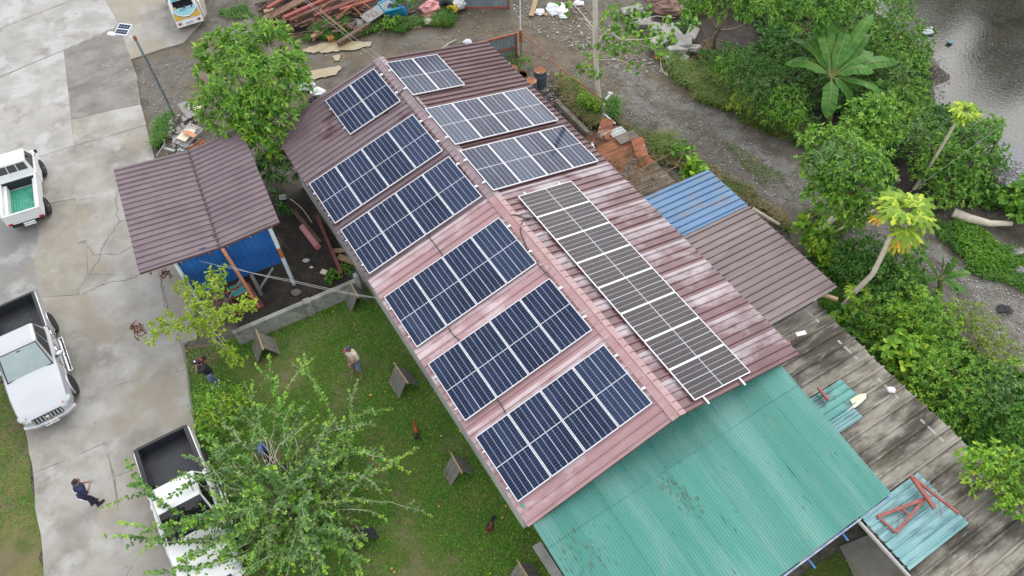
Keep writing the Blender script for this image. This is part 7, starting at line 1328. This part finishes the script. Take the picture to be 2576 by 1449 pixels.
o = putl('cement_bag', at(1176, 104, .06), .2, 'sack_white', 'small white bag lying on the lane behind the roof', 'bag', 12, .4); o = putl('pale_stone', at(1128, 118, .06), .12, 'pebble', 'single pale stone on the lane behind the gable', 'stone', 13, .6)
# concrete rubble
M['rubble'] = mat('rubble', (.24, .23, .21), (.36, .35, .32), 3, .9, .5, 20, layers=[((.13, .12, .1), 2, .55, .7, None, .6)])
for i, (x, y, z, sx_, sy_, sz_, r3, lb) in enumerate(((1680, 85, .45, 1.3, .9, .2, .4, 'large flat concrete slab tilted on top of the rubble'), (1720, 105, .4, .9, .7, .25, -.3, 'concrete slab beside the tilted top slab'), (1650, 110, .3, .9, .6, .3, .9, 'concrete block at the road side of rubble'), (1700, 125, .3, 1.0, .6, .25, .2, 'broken slab below the tilted top slab'), (1740, 85, .4, .8, .5, .3, 1.1, 'thick concrete chunk towards the thicket'), (1690, 150, .2, .7, .6, .3, .5, 'low concrete chunk next to the red basin'), (1745, 120, .3, .7, .5, .2, -.6, 'angular concrete chunk above the grass'), (1660, 70, .3, .9, .6, .25, -.2, 'concrete slab behind the leafy branch'), (1720, 150, .2, .6, .35, .25, .9, 'narrow pale concrete block in the grass'), (1620, 55, .25, .8, .6, .25, .3, 'lone slab higher up by the brown scrap'), (1590, 25, .2, 1.0, .6, .2, .1, 'pale flat slab near the top photo edge'))):
    b = MB(); b.box((0, 0, 0), (sx_, sy_, sz_)); rg = np.random.default_rng(i); b.v = [tuple(np.array(v) * rg.uniform(.75, 1.1, 3)) for v in b.v]; o = bev(b.build('concrete_rubble', M['rubble'], loc=(0, 0, 0)), .03, 1); o.location = at(x, y, z); o.rotation_euler = (RNG.uniform(-.35, .35), RNG.uniform(-.35, .35), r3); tag(o, lb, 'concrete chunk', 'broken concrete rubble')
M['brown_tarp'] = mat('brown_tarp', (.14, .08, .06), (.22, .14, .11), 3, .8, .5, 8); putl('brown_tarp', at(1680, 20, .4), .75, 'brown_tarp', 'crumpled brown tarp heap above the concrete rubble', 'tarp', 14, .5); putl('brown_tarp', at(1650, 2, .4), .5, 'brown_tarp', 'smaller brown tarp piece at the top photo edge', 'tarp', 15, .5)
putl('red_basin', at(1659, 141, .12), .26, 'red_cloth', 'crushed red plastic basin beside the concrete rubble', 'basin', 16, .45)
cable([at(1662, 150, .06), at(1664, 170, .05), at(1672, 185, .05), at(1680, 190, .04), at(1675, 180, .04)], 'frayed tan rope hanging from the red basin', .02); bpy.data.objects[[o.name for o in bpy.data.objects if o.get('label') == 'frayed tan rope hanging from the red basin'][0]].data.materials[0] = M['cream']
o = [o for o in bpy.data.objects if o.get('label') == 'frayed tan rope hanging from the red basin'][0]; o.name = 'frayed_rope'; o['category'] = 'rope'; del o['group']
b = MB(); rg = np.random.default_rng(3)
for k in range(90): p = at(rg.uniform(1740, 1800), rg.uniform(95, 165), rg.uniform(.05, .5)); a = rg.uniform(0, 6.3); b.tube([p, p + np.array([math.cos(a), math.sin(a), rg.uniform(-.2, .3)]) * rg.uniform(.3, .9)], .008, 3)
for k in range(50): p = at(rg.uniform(1425, 1480), rg.uniform(15, 55), rg.uniform(.02, .2)); a = rg.uniform(0, 6.3); b.tube([p, p + np.array([math.cos(a), math.sin(a), rg.uniform(-.1, .2)]) * rg.uniform(.3, .7)], .008, 3)
tag(b.build('dry_twigs', M['dry_vine']), kind='stuff')
# scrap pile at the lamp post
M['sheet_grey'] = mat('sheet_grey', (.24, .22, .23), (.33, .31, .32), 3, .5, .1, 10, layers=[((.5, .49, .47), 2, .58, .7, None, .7)])
for i, (x, y, z, ro, w2, l2, mm, lb) in enumerate(((432, 356, .35, -.5, .75, 1.25, 'sheet_grey', 'grey ribbed roofing offcut on top of the pile by the lamp post'), (472, 300, .3, .6, .5, 1.1, 'sheet_grey', 'darker ribbed offcut standing behind the lamp post foot'), (470, 372, .25, -.7, .6, .8, 'roof_rusty', 'rusty striped sheet at the shed roof edge of the pile'), (445, 378, .22, -.2, .6, .6, 'galv', 'bright crumpled galvanised sheet low in the pile'))):
    me = sheet_mesh('metal_sheet', ribbed(3, w2 / 3, h=.035), l2, M[mm]); o = link('metal_sheet', me); o.location = at(x, y, z); o.rotation_euler = (RNG.uniform(-.15, .15), RNG.uniform(-.2, .2), ro); tag(o, lb, 'metal sheet', 'metal sheets in the scrap pile')
for i, (a, c, w2, h2, mm, lb) in enumerate((((463, 330, .5), (492, 343, .5), .22, .03, 'post_orange', 'orange painted plank across the scrap pile'), ((455, 352, .4), (482, 325, .42), .5, .02, 'cream', 'cream plywood sheet under the orange plank'), ((478, 318, .4), (492, 330, .35), .35, .1, 'galv', 'bent pale duct piece beside the orange plank'), ((395, 392, .1), (415, 362, .5), .05, .05, 'galv', 'thin pale pipe leaning at the pile edge'), ((420, 392, .2), (412, 350, .5), .025, .025, 'wood', 'thin stick leaning at the pile edge'), ((468, 262, .4), (472, 290, .2), .06, .04, 'galv', 'pale upright strip behind the pile'), ((480, 270, .3), (510, 275, .3), .3, .05, 'cream', 'cream board half under the tree'), ((412, 372, .35), (440, 380, .35), .12, .05, 'galv', 'white window frame piece in the pile'))):
    if mm == 'post_orange' and mm not in M: M[mm] = mat(mm, (.52, .20, .10), (.58, .26, .15), 4, .6)
    tag(MB().bar(at(*a), at(*c), w2, h2).build('scrap_board', M[mm]), lb, 'board', 'boards in the scrap pile')
b = MB(); rg = np.random.default_rng(8)
for k in range(120): p = at(rg.uniform(425, 500), rg.uniform(285, 385), rg.uniform(.02, .3)); b.box(p, rg.uniform(.03, .22, 3) * (1, 1, .3), rz(rg.uniform(0, 3)) @ rx(rg.uniform(-.4, .4)))
tag(b.build('pile_rubble', mat('pile_rubble', (.16, .14, .13), (.36, .34, .33), 6, .8)), kind='stuff')
for k, (x, y) in enumerate(((770, 215), (800, 232), (790, 250))): putl('plastic_bag', at(x, y, .2), .4 - .06 * k, 'sack_white' if k < 2 else 'rubber', ['white sheeting heap beside the tree and gable', 'second pale sheeting piece under the gable edge', 'black rubbish bag under the gable edge'][k], 'bag', 30 + k, .5)
# things between shed and long building
tag(MB().bar(at(798, 545, .25), at(860, 690, .25), .12, .16).build('steel_beam', M['channel_red']), 'long dark red steel beam lying in the muddy backyard', 'beam'); b = MB(); b.tube([at(760, 570, .15), at(800, 622, .15)], .13, 12); tag(b.build('pink_roll', M['pink'], smooth=50), 'dusty pink roll of carpet beside the long beam', 'roll'); tag(MB().bar(at(742, 535, .1), at(805, 610, .1), .16, .1).build('timber', M['wood_dark']), 'brown timber lying beside the pink roll', 'timber')
pb = thing('plywood_scrap', 'broken orange-brown plywood pieces beside the dark red beam', 'plywood', at(860, 645))
for a, c, w2 in (((838, 632, .1), (872, 628, .12), .22), ((850, 645, .12), (893, 660, .12), .28), ((872, 655, .14), (896, 662, .14), .2)): MB().bar(at(*a), at(*c), w2, .03).build('board', M['wood'], pb)
M['paper'] = mat('paper', (.45, .44, .42), None, rough=.8); tag(MB().bar(at(808, 682, .05), at(822, 686, .05), .2, .05).build('yellow_block', M['cream']), 'small yellowish foam block in the muddy backyard', 'block'); tag(MB().box(at(712, 496, .15), (.25, .2, .3), rx(.8)).build('white_tub', M['paper']), 'small white tub at the dark side of backyard', 'tub'); putl('paper_litter', at(770, 655, .03), .13, 'paper', 'scattered white paper litter in the backyard mud', 'litter', 41, .15); putl('paper_litter', at(783, 672, .03), .08, 'paper', 'small white paper scrap below the larger litter', 'litter', 42, .15); putl('rubble_heap', at(745, 735, .05), .2, 'board_grey', 'pale rubble heap at the foot of white post', 'rubble', 43, .3)
cable([at(730, 500, .3), at(760, 525, .4), at(785, 560, .2)], 'thin pale hose arching over the backyard', .015); o = [o for o in bpy.data.objects if o.get('label') == 'thin pale hose arching over the backyard'][0]; o.name = 'hose'; o['category'] = 'hose'; del o['group']; o.data.materials[0] = M['cream']
b = MB(); q0 = at(652, 772, .1); tag(b.tube([q0, at(560, 626, 3.2)], .065, 10).build('orange_pole', M['post_orange'], smooth=50), 'long orange pole leaning against the shed roof valley', 'pole')
t = thing('steel_trestle', 'rusty red steel trestle standing in front of the blue shed', 'trestle', at(600, 740))
Fq = [at(543, 748, 1.0), at(622, 712, 1.0), at(662, 770, .05), at(560, 800, .05)]
for a, c in ((0, 1), (1, 2), (0, 3), (2, 3)): MB().bar(Fq[a], Fq[c], .05, .05).build('bar', M['steel_red'], t)
for k in (.3, .6): MB().bar(Fq[0] + (Fq[3] - Fq[0]) * k, Fq[1] + (Fq[2] - Fq[1]) * k, .035, .035).build('bar', M['steel_red'], t)
for k in (.35, .7): MB().bar(Fq[0] + (Fq[1] - Fq[0]) * k, Fq[3] + (Fq[2] - Fq[3]) * k, .03, .03).build('bar', M['steel_red'], t)
o = bev(MB().box(at(598, 728, .55), (.5, .3, .3), rz(.5)).build('turquoise_crate', M['wrap_cyan']), .02); tag(o, 'turquoise crate under the blue shed', 'crate')
# wires
def wire(pts, label, sag=.25, r=.007):
    o = []
    for a, c in zip(pts[:-1], pts[1:]):
        for t in np.linspace(0, 1, 12): o.append(a + (c - a) * t - BZ * sag * math.sin(math.pi * t))
    return tag(MB().tube(o, r, 5).build('power_cable', M['wire']), label, 'cable', 'overhead cables')
M['wire'] = mat('wire', (.36, .35, .33), None, rough=.5)
wire([at(735, -25, 5.0), slope_pt(-1, U0 + .05, .1, .1)], 'pale twin cable from the gable top over the muddy lane, upper strand', .1); wire([at(742, -25, 5.05), slope_pt(1, U0 + .1, .1, .1)], 'pale twin cable from the gable top over the muddy lane, lower strand', .12)
wire([at(500, 656, 3.0), at(735, 705, 2.8), at(966, 752, 2.7)], 'pale cable running from the shed wall to the long building', .06); wire([at(560, 664, 3.0), at(740, 710, 2.7), at(968, 753, 2.65)], 'second pale cable sagging below the first from the shed', .1); wire([at(2700, 180, 4.5), at(2280, 490, 1.0)], 'long pale rope slanting down past the thin papaya tree', .1)
# driftwood and stones by the stream
b = MB(); b.tube([at(2398, 535, .25), at(2440, 550, .25), at(2490, 562, .28), at(2545, 562, .3)], [.20, .17, .13, .10], 10); tag(b.build('fallen_log', M['bark_pale'], smooth=60), 'pale fallen log with split orange wood beside the grass', 'log'); b = MB(); b.tube([at(2052, 588, .1), at(2080, 565, .4), at(2098, 548, .6)], [.10, .12, .12], 9); b.tube([at(2090, 590, .15), at(2150, 555, .5), at(2200, 528, .8)], [.05, .05, .04], 7); tag(b.build('driftwood', M['bark_pale'], smooth=60), 'pale driftwood trunk with dark hollow under the leafy tree', 'driftwood'); b = MB(); b.tube([at(1893, 525, .9), at(1960, 565, .5)], [.08, .06], 8); tag(b.build('fallen_branch', M['bark_pale'], smooth=60), 'pale branch lying along the edge of the brown lean-to', 'branch')
b = MB(); b.tube([at(2195, 395, 1.2), at(2235, 425, .8), at(2265, 455, .6)], [.02, .025, .03], 6); tag(b.build('bare_branch', M['bark_pale'], smooth=60), 'thin bare branch over the dark gap in the thicket', 'branch')
for i, (x, y, r_, lb) in enumerate(((2560, 635, .26, 'flat grey boulder at the photo edge beside the grass'), (2566, 682, .24, 'pale rounded boulder below the flat grey one'), (2480, 655, .1, 'white broken stone on the gravel road'), (2455, 655, .09, 'small white plastic scrap on the gravel road'), (2390, 105, .14, 'blue and white plastic lump in the stream'), (2335, 78, .28, 'pale foamy plastic sheet at the stream edge'))):
    o = putl('boulder' if i < 3 else 'plastic_scrap', at(x, y, .1 if i < 4 else -.45), r_, ('pebble', 'river_stone', 'sack_white', 'sack_white', 'sheet_aqua', 'sack_white')[i], lb, 'stone' if i < 3 else 'plastic', 60 + i, .6)
putl('black_bag', at(2527, 778, .08), .26, 'rubber', 'torn black plastic bag on the gravel road', 'bag', 70, .3); putl('white_bag', at(2242, 980, .08 + 2.1), .14, 'sack_white', 'small white bag lying on the weathered roof edge', 'bag', 71, .3)
for i in range(14):
    x, y = RNG.uniform(920, 1250), RNG.uniform(1000, 1440); pass
